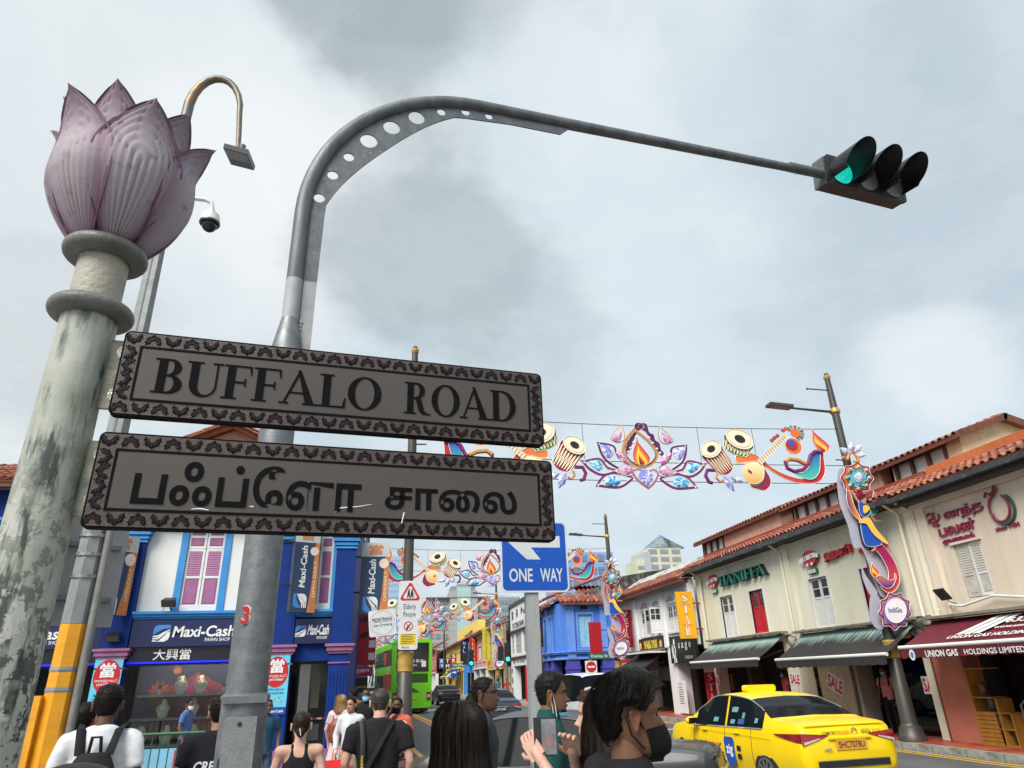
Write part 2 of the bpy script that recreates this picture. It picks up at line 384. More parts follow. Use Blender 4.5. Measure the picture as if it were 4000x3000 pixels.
# a small high-contrast serif alphabet (cap height 1): each glyph is a list of outlines
def _el(cx,cy,rx,ry,a0,a1,n=20):return [(cx+rx*math.cos(R_(a0+(a1-a0)*i/n)),cy+ry*math.sin(R_(a0+(a1-a0)*i/n))) for i in range(n+1)]
def _rc(x0,x1,y0,y1):return [(x0,y0),(x1,y0),(x1,y1),(x0,y1)]
def serif(ch):
    T,t,sf=.19,.04,.035
    stem=lambda x:[_rc(x,x+T,0,1),_rc(x-.09,x+T+.08,0,sf),_rc(x-.09,x+T+.08,1-sf,1)]
    thin=lambda x:[_rc(x,x+t,0,1),_rc(x-.09,x+t+.09,0,sf),_rc(x-.09,x+t+.09,1-sf,1)]
    bowl=lambda x,cy,ry,rx,th=.16:[_el(x,cy,rx,ry,90,-90)+_el(x,cy,rx-th,ry-.04,-90,90)]
    rib=lambda pts,w:[[(p[0]+q[0],p[1]+q[1]) for p,q in zip(pts,w)]+[(p[0]-q[0],p[1]-q[1]) for p,q in list(zip(pts,w))[::-1]]]
    if ch == 'B':return stem(.09)+[_rc(.27,.36,1-sf,1),_rc(.27,.36,.5,.54),_rc(.27,.36,0,sf)]+bowl(.35,.76,.24,.25)+bowl(.35,.27,.27,.31,.18),.70
    if ch == 'D':return stem(.09)+[_rc(.27,.38,1-sf,1),_rc(.27,.38,0,sf)]+bowl(.37,.5,.5,.46,.18),.86
    if ch == 'F':return stem(.09)+[_rc(.27,.66,1-sf,1),[(.66,1),(.60,.97),(.645,.74),(.67,.74)],_rc(.27,.5,.48,.515),[(.52,.38),(.49,.5),(.52,.62),(.54,.62),(.54,.38)]],.68
    if ch == 'E':return stem(.09)+[_rc(.27,.66,1-sf,1),[(.66,1),(.60,.97),(.645,.74),(.67,.74)],_rc(.27,.5,.48,.515),[(.52,.38),(.49,.5),(.52,.62),(.54,.62),(.54,.38)],_rc(.27,.68,0,sf),[(.69,0),(.62,.03),(.67,.27),(.70,.27)]],.72
    if ch == 'L':return stem(.09)+[_rc(.27,.66,0,sf),[(.67,0),(.60,.03),(.65,.3),(.68,.3)]],.70
    if ch == 'I':return stem(.09),.37
    if ch == 'H':return stem(.09)+stem(.60)+[_rc(.28,.6,.48,.52)],.88
    if ch == 'N':return thin(.1)+[[(.1,1),(.30,1),(.80,0),(.70,0)],_rc(.74,.78,0,1),_rc(.65,.87,1-sf,1)],.88
    if ch == 'U':return [_rc(.09,.28,.32,1),_rc(0,.37,1-sf,1),_rc(.68,.72,.32,1),_rc(.58,.82,1-sf,1),_el(.405,.33,.315,.35,180,360)+_el(.48,.33,.2,.30,360,180)],.82
    if ch == 'O':return [[*_el(.44,.5,.44,.52,0,351,39)],[*_el(.44,.5,.255,.48,0,351,39)]],.9
    if ch == 'A':return [[(.04,0),(.09,0),(.44,.96),(.40,1.03)],[(.36,1.03),(.44,1.03),(.83,0),(.61,0)],_rc(.17,.6,.32,.355),_rc(-.05,.19,0,sf),_rc(.53,.92,0,sf)],.9
    if ch == 'R':return stem(.09)+[_rc(.27,.36,1-sf,1),_rc(.27,.36,.48,.52)]+bowl(.35,.75,.25,.27)+[[(.34,.50),(.50,.50),(.60,.12),(.68,.03),(.80,.03),(.80,0),(.56,0),(.45,.10)]],.80
    if ch == 'S':return rib([(.56,.80),(.50,.93),(.34,.97),(.18,.90),(.15,.74),(.30,.58),(.48,.44),(.55,.26),(.46,.09),(.30,.03),(.14,.08),(.09,.24)],[(.02,0),(.02,.03),(0,.03),(.05,.03),(.09,0),(.06,.09),(.06,.09),(.09,0),(.05,.05),(0,.03),(.02,.03),(.02,0)]),.68
    if ch == 'T':return [_rc(.29,.48,0,1),_rc(.2,.57,0,sf),_rc(.04,.73,1-sf,1),[(.03,1),(.03,.72),(.06,.72),(.11,.97)],[(.74,1),(.74,.72),(.71,.72),(.66,.97)]],.78
    if ch == 'K':return stem(.09)+[[(.27,.40),(.60,.97),(.66,.97),(.29,.36)],[(.36,.50),(.50,.62),(.84,0),(.62,0)],_rc(.52,.76,1-sf,1),_rc(.55,.92,0,sf)],.92
    if ch == 'M':return thin(.1)+[[(.1,1),(.28,1),(.58,.1),(.52,0)],[(.50,0),(.55,0),(.86,1),(.82,1)],_rc(.80,.99,0,1),_rc(.72,1.08,0,sf),_rc(.80,1.08,1-sf,1)],1.1
    if ch == 'G':return [_el(.46,.5,.46,.52,42,330)+_el(.46,.5,.27,.48,330,42),_rc(.66,.84,.03,.45),_rc(.56,.92,.42,.45)],.94
    return [],.4
def put_serif(mb,s,O,X,Y,w,h,t=.003,mi=0,gap=.1,bold=1.,solid=True):
    O,X,Y=Vector(O),Vector(X),Vector(Y);n=X.cross(Y).normalized();x=0;items=[]
    for ch in s:
        g,adv=serif(ch)
        items.append((ch,g,x));x += (adv if g else .45)+gap
    tot=x-gap;sx=w/tot
    for ch,g,x0 in items:
        if ch == 'O':
            mb.prism([[((p[0]+x0)*sx-w/2,(p[1]-.5)*h) for p in l] for l in g],O,X,Y,t,mi);continue
        for i,l in enumerate(g):
            ar=sum(l[k][0]*l[(k+1) % len(l)][1]-l[(k+1) % len(l)][0]*l[k][1] for k in range(len(l)))
            if ar < 0:l=l[::-1]
            mb.prism([[((p[0]+x0)*sx-w/2,(p[1]-.5)*h) for p in l]],O,X,Y,t+.00015*i,mi)
    return mb
# ---------------------------------------------------------------- setting
def xs(y):
    "sideways drift of the street, which bends gently left with distance"
    P=[(-100,0),(16,0),(35,-1),(61,-2.9),(105,-4),(200,-9),(400,-24)]
    for (a,b),(c,d) in zip(P,P[1:]):
        if y <= c:return b+(d-b)*(y-a)/(c-a)
    return -24
ASPH=pm('asphalt',(.085,.087,.09),(.125,.125,.125),scale=.9,rough=.85,bump=.35,bscale=140,c3=(.17,.17,.165),s3=160,t3=.66,w3=.08)
CONC=pm('pavement_concrete',(.32,.31,.29),(.24,.235,.22),scale=2,rough=.85,bump=.2,bscale=90)
KERB=pm('kerb_concrete',(.36,.35,.32),(.16,.155,.14),scale=5,rough=.9,bump=.6,bscale=35,c3=(.06,.06,.05),s3=9,t3=.62,w3=.1)
YEL=pm('yellow_paint',S(214,172,60),S(186,146,55),scale=9,rough=.7,c3=(.14,.13,.1),s3=40,t3=.68)
WHP=pm('white_road_paint',(.62,.62,.6),(.48,.48,.46),scale=9,rough=.7,c3=(.16,.16,.16),s3=40,t3=.68)
PNK=pm('red_lane_paint',S(205,130,118),S(178,108,98),scale=9,rough=.7)
def sheet(name,pts,z,m,parent=None,kind='structure'):
    o=MB().add([(x,y,z) for x,y in pts],[tuple(range(len(pts)))]).build(name,m,parent,smooth=0)
    if parent is None:o['kind']=kind
    return o
sheet('ground',[(-2500,-300),(2500,-300),(2500,3500),(-2500,3500)],-.06,pm('far_ground',(.2,.2,.19),(.14,.15,.13),scale=.05,rough=.95))
def strip(name,x0,x1,ys,z,m,parent):
    mb=MB();vs=[];
    for y in ys:vs += [(x0+xs(y),y,z),(x1+xs(y),y,z)]
    mb.add(vs,[(2*i,2*i+1,2*i+3,2*i+2) for i in range(len(ys)-1)])
    return mb.build(name,m,parent,smooth=0)
YS=list(range(-20,60,4))+list(range(60,261,10))
road=sheet('road',[(-60,-40),(70,-40),(70,265),(-60,265)],0,ASPH)
strip('yellow_line',11.86,11.98,YS,.006,YEL,road);strip('yellow_line',12.08,12.20,YS,.006,YEL,road)
strip('yellow_line',1.02,1.16,list(range(17,60,3)),.006,YEL,road);strip('yellow_line',1.28,1.42,list(range(17,60,3)),.006,YEL,road)
def stroke_line(name,pts,w,m,z=.006):
    vs=[]
    for i,p in enumerate(pts):
        a=Vector(pts[max(i-1,0)]);b=Vector(pts[min(i+1,len(pts)-1)]);t=(b-a).normalized();n=Vector((-t.y,t.x))*w/2
        vs += [(p[0]+n.x,p[1]+n.y,z),(p[0]-n.x,p[1]-n.y,z)]
    MB().add(vs,[(2*i,2*i+1,2*i+3,2*i+2) for i in range(len(pts)-1)]).build(name,m,road,smooth=0)
stroke_line('yellow_line',[(2.62,30),(2.55,34),(1.95,46),(1.2,60),(.4,80)],.2,YEL);stroke_line('red_lane_line',[(2.36,30),(2.28,34),(1.68,46),(.95,60),(.15,80)],.2,PNK)
for k in range(14):
    y=20+k*6.5
    for x in (5.0,8.6):
        xx=x+xs(y);sheet('lane_dash',[(xx-.06,y),(xx+.06,y),(xx+.06+xs(y+2.5)-xs(y),y+2.5),(xx-.06+xs(y+2.5)-xs(y),y+2.5)],.006,WHP,road)
sheet('stop_line',[(1.9,25),(11.6,25),(11.6,25.35),(1.9,25.35)],.006,WHP,road)
sheet('arrow_mark',[(3.0,48),(3.5,48),(3.9,51.5),(2.9,51.5)],.006,WHP,road)
for k in range(8):sheet('crossing_dash',[(2+k*1.2,17.2),(2.5+k*1.2,17.2),(2.5+k*1.2,17.4),(2+k*1.2,17.4)],.006,WHP,road)

def slab(name,pts,z0,z1,m):
    mb=MB().prism([(x,y) for x,y in pts],(0,0,z0),(1,0,0),(0,1,0),z1-z0)
    o=mb.build(name,m,smooth=0);o['kind']='structure';return o
def arc(cx,cy,r,a0,a1,n=8):return [(cx+r*math.cos(R_(a0+(a1-a0)*i/n)),cy+r*math.sin(R_(a0+(a1-a0)*i/n))) for i in range(n+1)]
near=slab('pavement_near',[(-30,-8),(1.7,-8)]+arc(.2,5.1,1.5,0,90)+[(-30,6.6)],-.05,.12,CONC)
pts=[(-60,14.6)]+arc(-.7,16.3,1.7,-90,0)
pts += [(1.0+xs(y),y) for y in (20,30,35,45,61,80,105,150,200)]+[(-30,200),(-60,60)]
left=slab('pavement_left',pts,-.05,.13,CONC)
RED=pm('red_floor',S(166,88,66),S(140,70,54),scale=3,rough=.5,bump=.1)
right=slab('pavement_right',[(12.52,6),(16,6),(16,41.2),(12.52+xs(38),41.2),(12.52+xs(35),35),(12.52,16)],-.05,.14,RED)
farr=slab('pavement_far',[(12.2+xs(45),46.4),(40,46.4),(40,200),(12.2+xs(200),200)]+[(12.2+xs(y),y) for y in (150,105,80,61,52)],-.05,.13,CONC)
# kerb stones and clay pavers of the far walkway, one by one where they can be told apart
kb=MB().box(0,.22,0,.94,-.02,.155);KST=kb.mesh('kerb_stone',KERB)
for k in range(33):
    y=7.5+k*.97;piece('kerb_stone',KST,right,Matrix.Translation((12.295+xs(y),y,0)) @ Matrix.Rotation(-math.atan((xs(y+1)-xs(y))),4,'Z') @ Matrix.Rotation(random.uniform(-.006,.006),4,'X'))
PAV=[MB().box(.006,.294,.006,.294,0,.02).mesh('paver',pm('clay_paver_%d' % i,S(*c),S(*[int(q*.85) for q in c]),scale=5,rough=.45,bump=.1)) for i,c in enumerate([(190,92,62),(176,82,56),(160,76,58),(196,100,70)])]
for k in range(66):
    for j in range(3):piece('paver',random.choice(PAV),right,Matrix.Translation((12.53+j*.3+xs(9.5+k*.3),9.5+k*.3,.138+random.uniform(0,.003))))
for k in range(24):
    y=17.5+k*.97;piece('kerb_stone',KST,left,Matrix.Translation((.80+xs(y),y,0)) @ Matrix.Rotation(-math.atan((xs(y+1)-xs(y))),4,'Z'))
# ---------------------------------------------------------------- near street furniture
X1,Z1=Vector((1,0,0)),Vector((0,0,1))
GALV=pm('galvanised',(.21,.222,.232),(.14,.15,.16),scale=14,rough=.5,metal=.55,bump=.08,bscale=60,c3=(.27,.285,.30),s3=35,t3=.6,w3=.12)
GALV_D=pm('galvanised_dark',(.17,.18,.19),(.105,.112,.12),scale=10,rough=.55,metal=.45,bump=.1,bscale=60,c3=(.27,.28,.29),s3=45,t3=.64,w3=.1,streak=True)
SILV=pm('silver_paint',(.36,.375,.39),(.29,.30,.315),scale=8,rough=.65,metal=.1,bump=.05,spec=.3)
BLK=pm('black_plastic',(.012,.012,.014),(.022,.022,.024),scale=20,rough=.45)
STEEL=pm('bolt_steel',(.42,.42,.40),(.2,.19,.17),scale=60,rough=.35,metal=.9,bump=.2,bscale=200)

def hexbolt(M,parent,r=.013):
    mb=MB();n=6
    mb.lathe([(r*1.35,0),(r*1.35,.002),(r,.002),(r,.010),(r*.9,.012)],6,axis='Z');mb.ball((0,0,.012),(r*.55,r*.55,.003),10,4);mb.cyl((0,0,-.001),(0,0,.0025),r*1.6,n=20)
    return mb.xform(M).build('bolt',STEEL,parent,smooth=30)

def lotus_column():
    cx,cy=-.835,1.80
    t=thing('lotus_column','weathered grey green street column crowned by a pink lotus finial','column',(cx,cy,.12))
    PAINT=bpy.data.materials.new('flaking_column_paint');PAINT.use_nodes=True
    N=PAINT.node_tree.nodes;L=PAINT.node_tree.links;b=N['Principled BSDF'];tc=N.new('ShaderNodeTexCoord')
    def noise_(sc_,z,det=8,off=0.,rgh=.62):
        mp=N.new('ShaderNodeMapping');mp.inputs[3].default_value=(1,1,z);mp.inputs[1].default_value=(off,off,off);L.new(tc.outputs['Object'],mp.inputs[0])
        n=N.new('ShaderNodeTexNoise');L.new(mp.outputs[0],n.inputs[0]);n.inputs['Scale'].default_value=sc_;n.inputs['Detail'].default_value=det;n.inputs['Roughness'].default_value=rgh;return n.outputs[0]
    def rg(v,a,b_,c=0.,d=1.):
        n=N.new('ShaderNodeMapRange');L.new(v,n.inputs[0])
        for i,s in enumerate((a,b_,c,d)):n.inputs[i+1].default_value=s
        return n.outputs[0]
    def mx(f,a,b_):
        n=N.new('ShaderNodeMix');n.data_type='RGBA';L.new(f,n.inputs[0])
        for i,s in ((6,a),(7,b_)):
            if isinstance(s,tuple):n.inputs[i].default_value=(*s,1)
            else:L.new(s,n.inputs[i])
        return n.outputs[2]
    def mul(a,b_):
        n=N.new('ShaderNodeMath');n.operation='MULTIPLY';L.new(a,n.inputs[0])
        if isinstance(b_,float):n.inputs[1].default_value=b_
        else:L.new(b_,n.inputs[1])
        return n.outputs[0]
    sep=N.new('ShaderNodeSeparateXYZ');L.new(tc.outputs['Object'],sep.inputs[0]);z=sep.outputs[2]
    c=mx(rg(noise_(7,.5),.35,.65),S(166,168,158),S(124,134,118))
    c=mx(mul(rg(noise_(5,.8,off=3),.4,.6),.55),c,S(190,190,182))
    c=mx(mul(rg(noise_(34,.14,off=7),.50,.60),rg(noise_(5,.8,off=2),.40,.54)),c,S(52,62,58))
    flake=mul(rg(noise_(17,.9,10,11,.7),.50,.525),rg(z,2.4,1.7));low=rg(noise_(10,.8,9,5),.48,.5)
    c=mx(flake,c,mx(low,S(182,182,174),S(58,60,52)))
    L.new(c,b.inputs['Base Color']);b.inputs['Roughness'].default_value=.62
    bp=N.new('ShaderNodeBump');bp.inputs['Strength'].default_value=.5;bp.inputs['Distance'].default_value=.004
    hs=N.new('ShaderNodeMath');hs.operation='ADD';L.new(flake,hs.inputs[0]);L.new(noise_(40,.4,6,1),hs.inputs[1]);L.new(hs.outputs[0],bp.inputs['Height']);L.new(bp.outputs[0],b.inputs['Normal'])
    MB().lathe([(.077,.12),(.076,1.2),(.072,2.2),(.069,2.80)],48,(cx,cy,0)).build('shaft',PAINT,t)
    RING=pm('column_ring',S(112,110,104),S(84,86,82),scale=9,rough=.5,bump=.25,bscale=40,c3=S(60,62,60),s3=25,t3=.6,w3=.1)
    def ring(z,r):
        pr=[(.06,-.012),(r*.84,-.014)]+[(r*.90+.020*math.sin(R_(a)),.012-.022*math.cos(R_(a))+0) for a in range(0,181,20)]+[(r*.80,.036),(.07,.044)]
        MB().lathe(pr,56,(cx,cy,z)).build('ring',RING,t,smooth=50)
    ring(2.795,.096);ring(2.985,.099)
    NECK=pm('neck_paint',S(172,166,150),S(150,146,134),scale=6,rough=.6,bump=.25,bscale=70,c3=S(92,88,80),s3=22,t3=.60,w3=.06)
    MB().lathe([(.064,2.80),(.064,2.99)],48,(cx,cy,0)).build('neck',NECK,t)
    # lotus: overlapping petals, each a curved shell with ribs
    PET=bpy.data.materials.new('petal_paint');PET.use_nodes=True
    N2=PET.node_tree.nodes;L2=PET.node_tree.links;b2=N2['Principled BSDF']
    at=N2.new('ShaderNodeAttribute');at.attribute_name='petal';cr=N2.new('ShaderNodeValToRGB');L2.new(at.outputs['Fac'],cr.inputs[0])
    e=cr.color_ramp.elements;e[0].position=0;e[0].color=(*S(172,165,170),1);e[1].position=1;e[1].color=(*S(100,70,90),1)
    q=cr.color_ramp.elements.new(.45);q.color=(*S(146,130,142),1);q=cr.color_ramp.elements.new(.8);q.color=(*S(128,102,118),1)
    tc2=N2.new('ShaderNodeTexCoord');n2=N2.new('ShaderNodeTexNoise');n2.inputs['Scale'].default_value=26;n2.inputs['Detail'].default_value=8;L2.new(tc2.outputs['Object'],n2.inputs[0])
    r2=N2.new('ShaderNodeMapRange');L2.new(n2.outputs[0],r2.inputs[0]);r2.inputs[1].default_value=.57;r2.inputs[2].default_value=.75;r2.inputs[4].default_value=.5
    m2=N2.new('ShaderNodeMix');m2.data_type='RGBA';L2.new(r2.outputs[0],m2.inputs[0]);L2.new(cr.outputs[0],m2.inputs[6]);m2.inputs[7].default_value=(*S(96,76,84),1);L2.new(m2.outputs[2],b2.inputs['Base Color'])
    b2.inputs['Roughness'].default_value=.68;b2.inputs['Specular IOR Level'].default_value=.25
    bp2=N2.new('ShaderNodeBump');bp2.inputs['Strength'].default_value=.25;bp2.inputs['Distance'].default_value=.004;L2.new(n2.outputs[0],bp2.inputs['Height']);L2.new(bp2.outputs[0],b2.inputs['Normal'])
    def petal(az,r0,h,wid,flare,zb,outer,tilt=0.):
        nu,nv=41,40;vs=[];att=[]
        # radius profile from base to tip
        def prof(v):
            r=r0*(.34+.66*math.sin(min(v,.62)/.62*math.pi/2)**.8)
            if v > .45:r -= r0*.13*((v-.45)/.55)**1.1
            if v > .68:r += flare*((v-.68)/.32)**2
            return r
        for side in (0,1):
            for j in range(nv):
                v=j/(nv-1)
                half=wid*(math.sin(math.pi*min(1,(v*.80+.16)))**.75 if v < .55 else (math.sin(math.pi*(.55*.80+.16))**.75)*max(0,1-((v-.55)/.45)**1.75))
                for i in range(nu):
                    u=-1+2*i/(nu-1);ang=az+u*half/r0*1.0
                    r=prof(v);edge=abs(u)
                    # nested ribs that follow the petal outline
                    k=max(edge,0)**1.0*1.0;g=(k**3+max(0,(v-.5)/.5)**3)**(1/3.)
                    rib=abs(math.sin(g*math.pi*6.5));rib=(1-rib)**3
                    rr=r*(1+.05*(1-edge**2))-(.006*rib if side == 0 else .018*(1-.7*v))+(.006*math.exp(-((edge-1)/.07)**2) if side == 0 else 0)
                    vs.append((cx+rr*math.cos(ang),cy+rr*math.sin(ang),zb+h*v));att.append(min(1,max(0,.12+.9*max(edge,(v-.35)*1.35)**2+.25*(1-v)**3-.35*(1-rib)*.2)) if side == 0 else .8)
        n=nu*nv;fs=[]
        for j in range(nv-1):
            for i in range(nu-1):
                a=j*nu+i;fs.append((a,a+1,a+1+nu,a+nu));fs.append((n+a,n+a+nu,n+a+1+nu,n+a+1))
        for j in range(nv-1):
            a=j*nu;fs.append((a,a+nu,n+a+nu,n+a));a=j*nu+nu-1;fs.append((a,n+a,n+a+nu,a+nu))
        for i in range(nu-1):a=(nv-1)*nu+i;fs.append((a,a+1,n+a+1,n+a))
        mb=MB().add(vs,fs);o=mb.build('petal',PET,t,smooth=60)
        A=o.data.attributes.new('petal','FLOAT','POINT');A.data.foreach_set('value',att);return o
    A0=-64
    for k in range(6):   # outer whorl
        petal(R_(A0+60*k+6),.194,.43 if k else .445,.135,.06 if k else .03,3.0,True)
    for k in range(6):   # inner whorl between them, taller
        petal(R_(A0+30+60*k+6),.174,.475,.118,.045,3.0,False)
    MB().lathe([(.05,2.99),(.085,3.01),(.10,3.06),(.06,3.3)],24,(cx,cy,0)).build('flower_core',pm('flower_core',S(96,78,88)),t)
    # brackets and their bolts
    BR=pm('bracket_paint',S(170,166,148),S(126,128,112),scale=16,rough=.6,bump=.3,bscale=60,c3=S(66,62,50),s3=22,t3=.6,w3=.1)
    xd=Vector((math.cos(R_(7.5)),math.sin(R_(7.5)),0));nd=Vector((xd.y,-xd.x,0))
    for (z0,z1) in ((2.53,2.73),(2.245,2.44)):
        mb=MB();p=Vector((cx,cy,0))+xd*.095
        mb.obox(p+Z1*((z0+z1)/2)+nd*.004,xd*.052,nd*.006,Z1*((z1-z0)/2));o=mb.build('bracket',BR,t)
        for zz in (z0+.04,z1-.035):hexbolt(Matrix.Translation(p+xd*.012+nd*.011+Z1*zz) @ Matrix(((xd.x,0,nd.x),(xd.y,0,nd.y),(0,1,0))).to_4x4(),o)
    MB().lathe([(.10,.12),(.12,.12),(.12,.16),(.10,.2)],32,(cx,cy,0)).build('base',RING,t)
    return t
lotus_column()

def road_sign(name,label,x0,x1,zc,h,text,tamil=False):
    # plate runs away to the right of the column, turned 7.5 degrees
    ang=R_(7.5);xd=Vector((math.cos(ang),math.sin(ang),0));nd=Vector((xd.y,-xd.x,0))
    O=Vector((-.725,1.765,0));w=x1-x0;ac=(x0+x1)/2
    F=Fr(O,xd,nd);t=thing(name,label,'street sign',F.p(ac,zc,0))
    PL=pm('sign_bronze',S(76,68,63),S(64,59,55),scale=2.2,rough=.45,metal=.05,bump=.04,bscale=260,c3=S(176,172,168),s3=95,t3=.745,w3=.02)
    BD=pm('sign_border',S(82,67,63),S(64,54,52),scale=6,rough=.42,metal=.05,bump=.15,bscale=200,c3=S(170,165,160),s3=60,t3=.745,w3=.02)
    DK=pm('sign_black',(.004,.004,.005),(.008,.008,.009),scale=40,rough=.7,spec=.05,c3=S(180,176,170),s3=40,t3=.735,w3=.02)
    def rr(a,b,r,n=6):return [p for cx_,cy_,s in ((a-r,-b+r,-90),(a-r,b-r,0),(-a+r,b-r,90),(-a+r,-b+r,180)) for p in arc(cx_,cy_,r,s,s+90,n)]
    P=F.p(ac,zc,0);a,b=w/2,h/2
    MB().prism(rr(a,b,.016),P-nd*.012,xd,Z1,.024).build('edge_frame',DK,t)
    MB().prism(rr(a-.005,b-.005,.012),P+nd*.0125,xd,Z1,.0015).build('border',BD,t)
    bw=.043
    MB().prism([_rc(-a+bw,a-bw,-b+bw,b-bw),_rc(-a+bw+.006,a-bw-.006,-b+bw+.006,b-bw-.006)],P+nd*.0142,xd,Z1,.002).build('inner_line',DK,t,smooth=0)
    MB().prism(_rc(-a+bw+.0065,a-bw-.0065,-b+bw+.0065,b-bw-.0065),P+nd*.0142,xd,Z1,.0006).build('panel',PL,t,smooth=0)
    # embossed lotus motifs round the border
    mb=MB();pts=[]
    lob=[(-24,.95),(-12,.85),(0,1.0),(20,.86),(42,1.02),(66,.88),(90,1.14),(114,.88),(138,1.02),(160,.86),(180,1.0),(192,.85),(204,.95)]+[(g,.34) for g in (196,170,130,90,50,10,-16)]
    s_=.0212
    outl=[(s_*r*math.cos(R_(g)),s_*r*math.sin(R_(g))) for g,r in lob]
    mb.prism(outl,(0,0,0),(1,0,0),(0,0,1),.0016,0)
    for g in range(-10,191,20):
        c_,s__=math.cos(R_(g)),math.sin(R_(g));L0,L1=.36*s_,.82*s_
        mb.obox((c_*(L0+L1)/2,-.0022,s__*(L0+L1)/2),(c_*(L1-L0)/2,0,s__*(L1-L0)/2),(0,.0007,0),(-s__*.00045,0,c_*.00045),1)
    mb.v=[(v[0],v[1],v[2]-s_*.35) for v in mb.v]
    ME=mb.mesh('lotus_motif',[DK,BD],smooth=0)
    Mb=Matrix(((xd.x,-nd.x,0,0),(xd.y,-nd.y,0,0),(0,0,1,0),(0,0,0,1)))
    n=25;mid=a-bw*.5-.002
    for k in range(n):
        u=-mid+2*mid*k/(n-1)
        for zz,fl in ((b-.023,k % 2 == 0),(-b+.023,k % 2 == 1)):
            piece('lotus_motif',ME,t,Matrix.Translation(P+nd*.0142+xd*u+Z1*zz) @ Mb @ Matrix.Rotation(math.pi if fl else 0,4,'Y'))
    for k in range(4):
        zz=-b+.045+(h-.09)*(k+.5)/4
        for u,fl in ((-a+.023,k % 2),(a-.023,(k+1) % 2)):
            piece('lotus_motif',ME,t,Matrix.Translation(P+nd*.0142+xd*u+Z1*zz) @ Mb @ Matrix.Rotation(R_(90 if fl else -90),4,'Y'))
    if not tamil:
        mb=MB();words=[('BUFFALO',-.508,.095),('ROAD',.16,.507)]
        for wd,u0,u1 in words:put_serif(MB(),wd,P+nd*.0151+xd*((u0+u1)/2)-Z1*.002,xd,Z1,u1-u0,.099,.002,gap=.03).build('lettering',DK,t,smooth=0)
    else:
        mb=MB();put_text(mb,'பஃப்\u0bc7ளா',P+nd*.0151+xd*(-.233)-Z1*.003,xd,Z1,w=.555,h=.115,t=.002,offset=.02,solid=True);mb.build('lettering',DK,t,smooth=0);mb=MB()
        put_text(mb,'சா\u0bc8ல',P+nd*.0151+xd*.30-Z1*.014,xd,Z1,w=.38,h=.068,t=.002,offset=.02,solid=True)
        mb.build('lettering',DK,t,smooth=0)
        SC=pm('scratch',(.7,.69,.66),rough=.7)
        for p in ([(-.02,-.062),(-.008,-.05),(.04,-.044),(.075,-.036)],[(-.37,-.068),(-.35,-.066),(-.33,-.069)],[(.16,-.07),(.164,-.055),(.158,-.085)],[(-.235,-.055),(-.225,-.056)]):
            MB().tube([P+nd*.0152+xd*x+Z1*z for x,z in p],[.0011,.0022,.0016,.0007][:len(p)],6).build('scratch',SC,t)
    return t
road_sign('road_name_sign','bronze street sign reading BUFFALO ROAD with lotus border, upper plate',.005,1.195,2.617,.243,'B')
road_sign('road_name_sign','bronze street sign in Tamil letters with lotus border, lower plate',.0,1.215,2.328,.243,'',True)

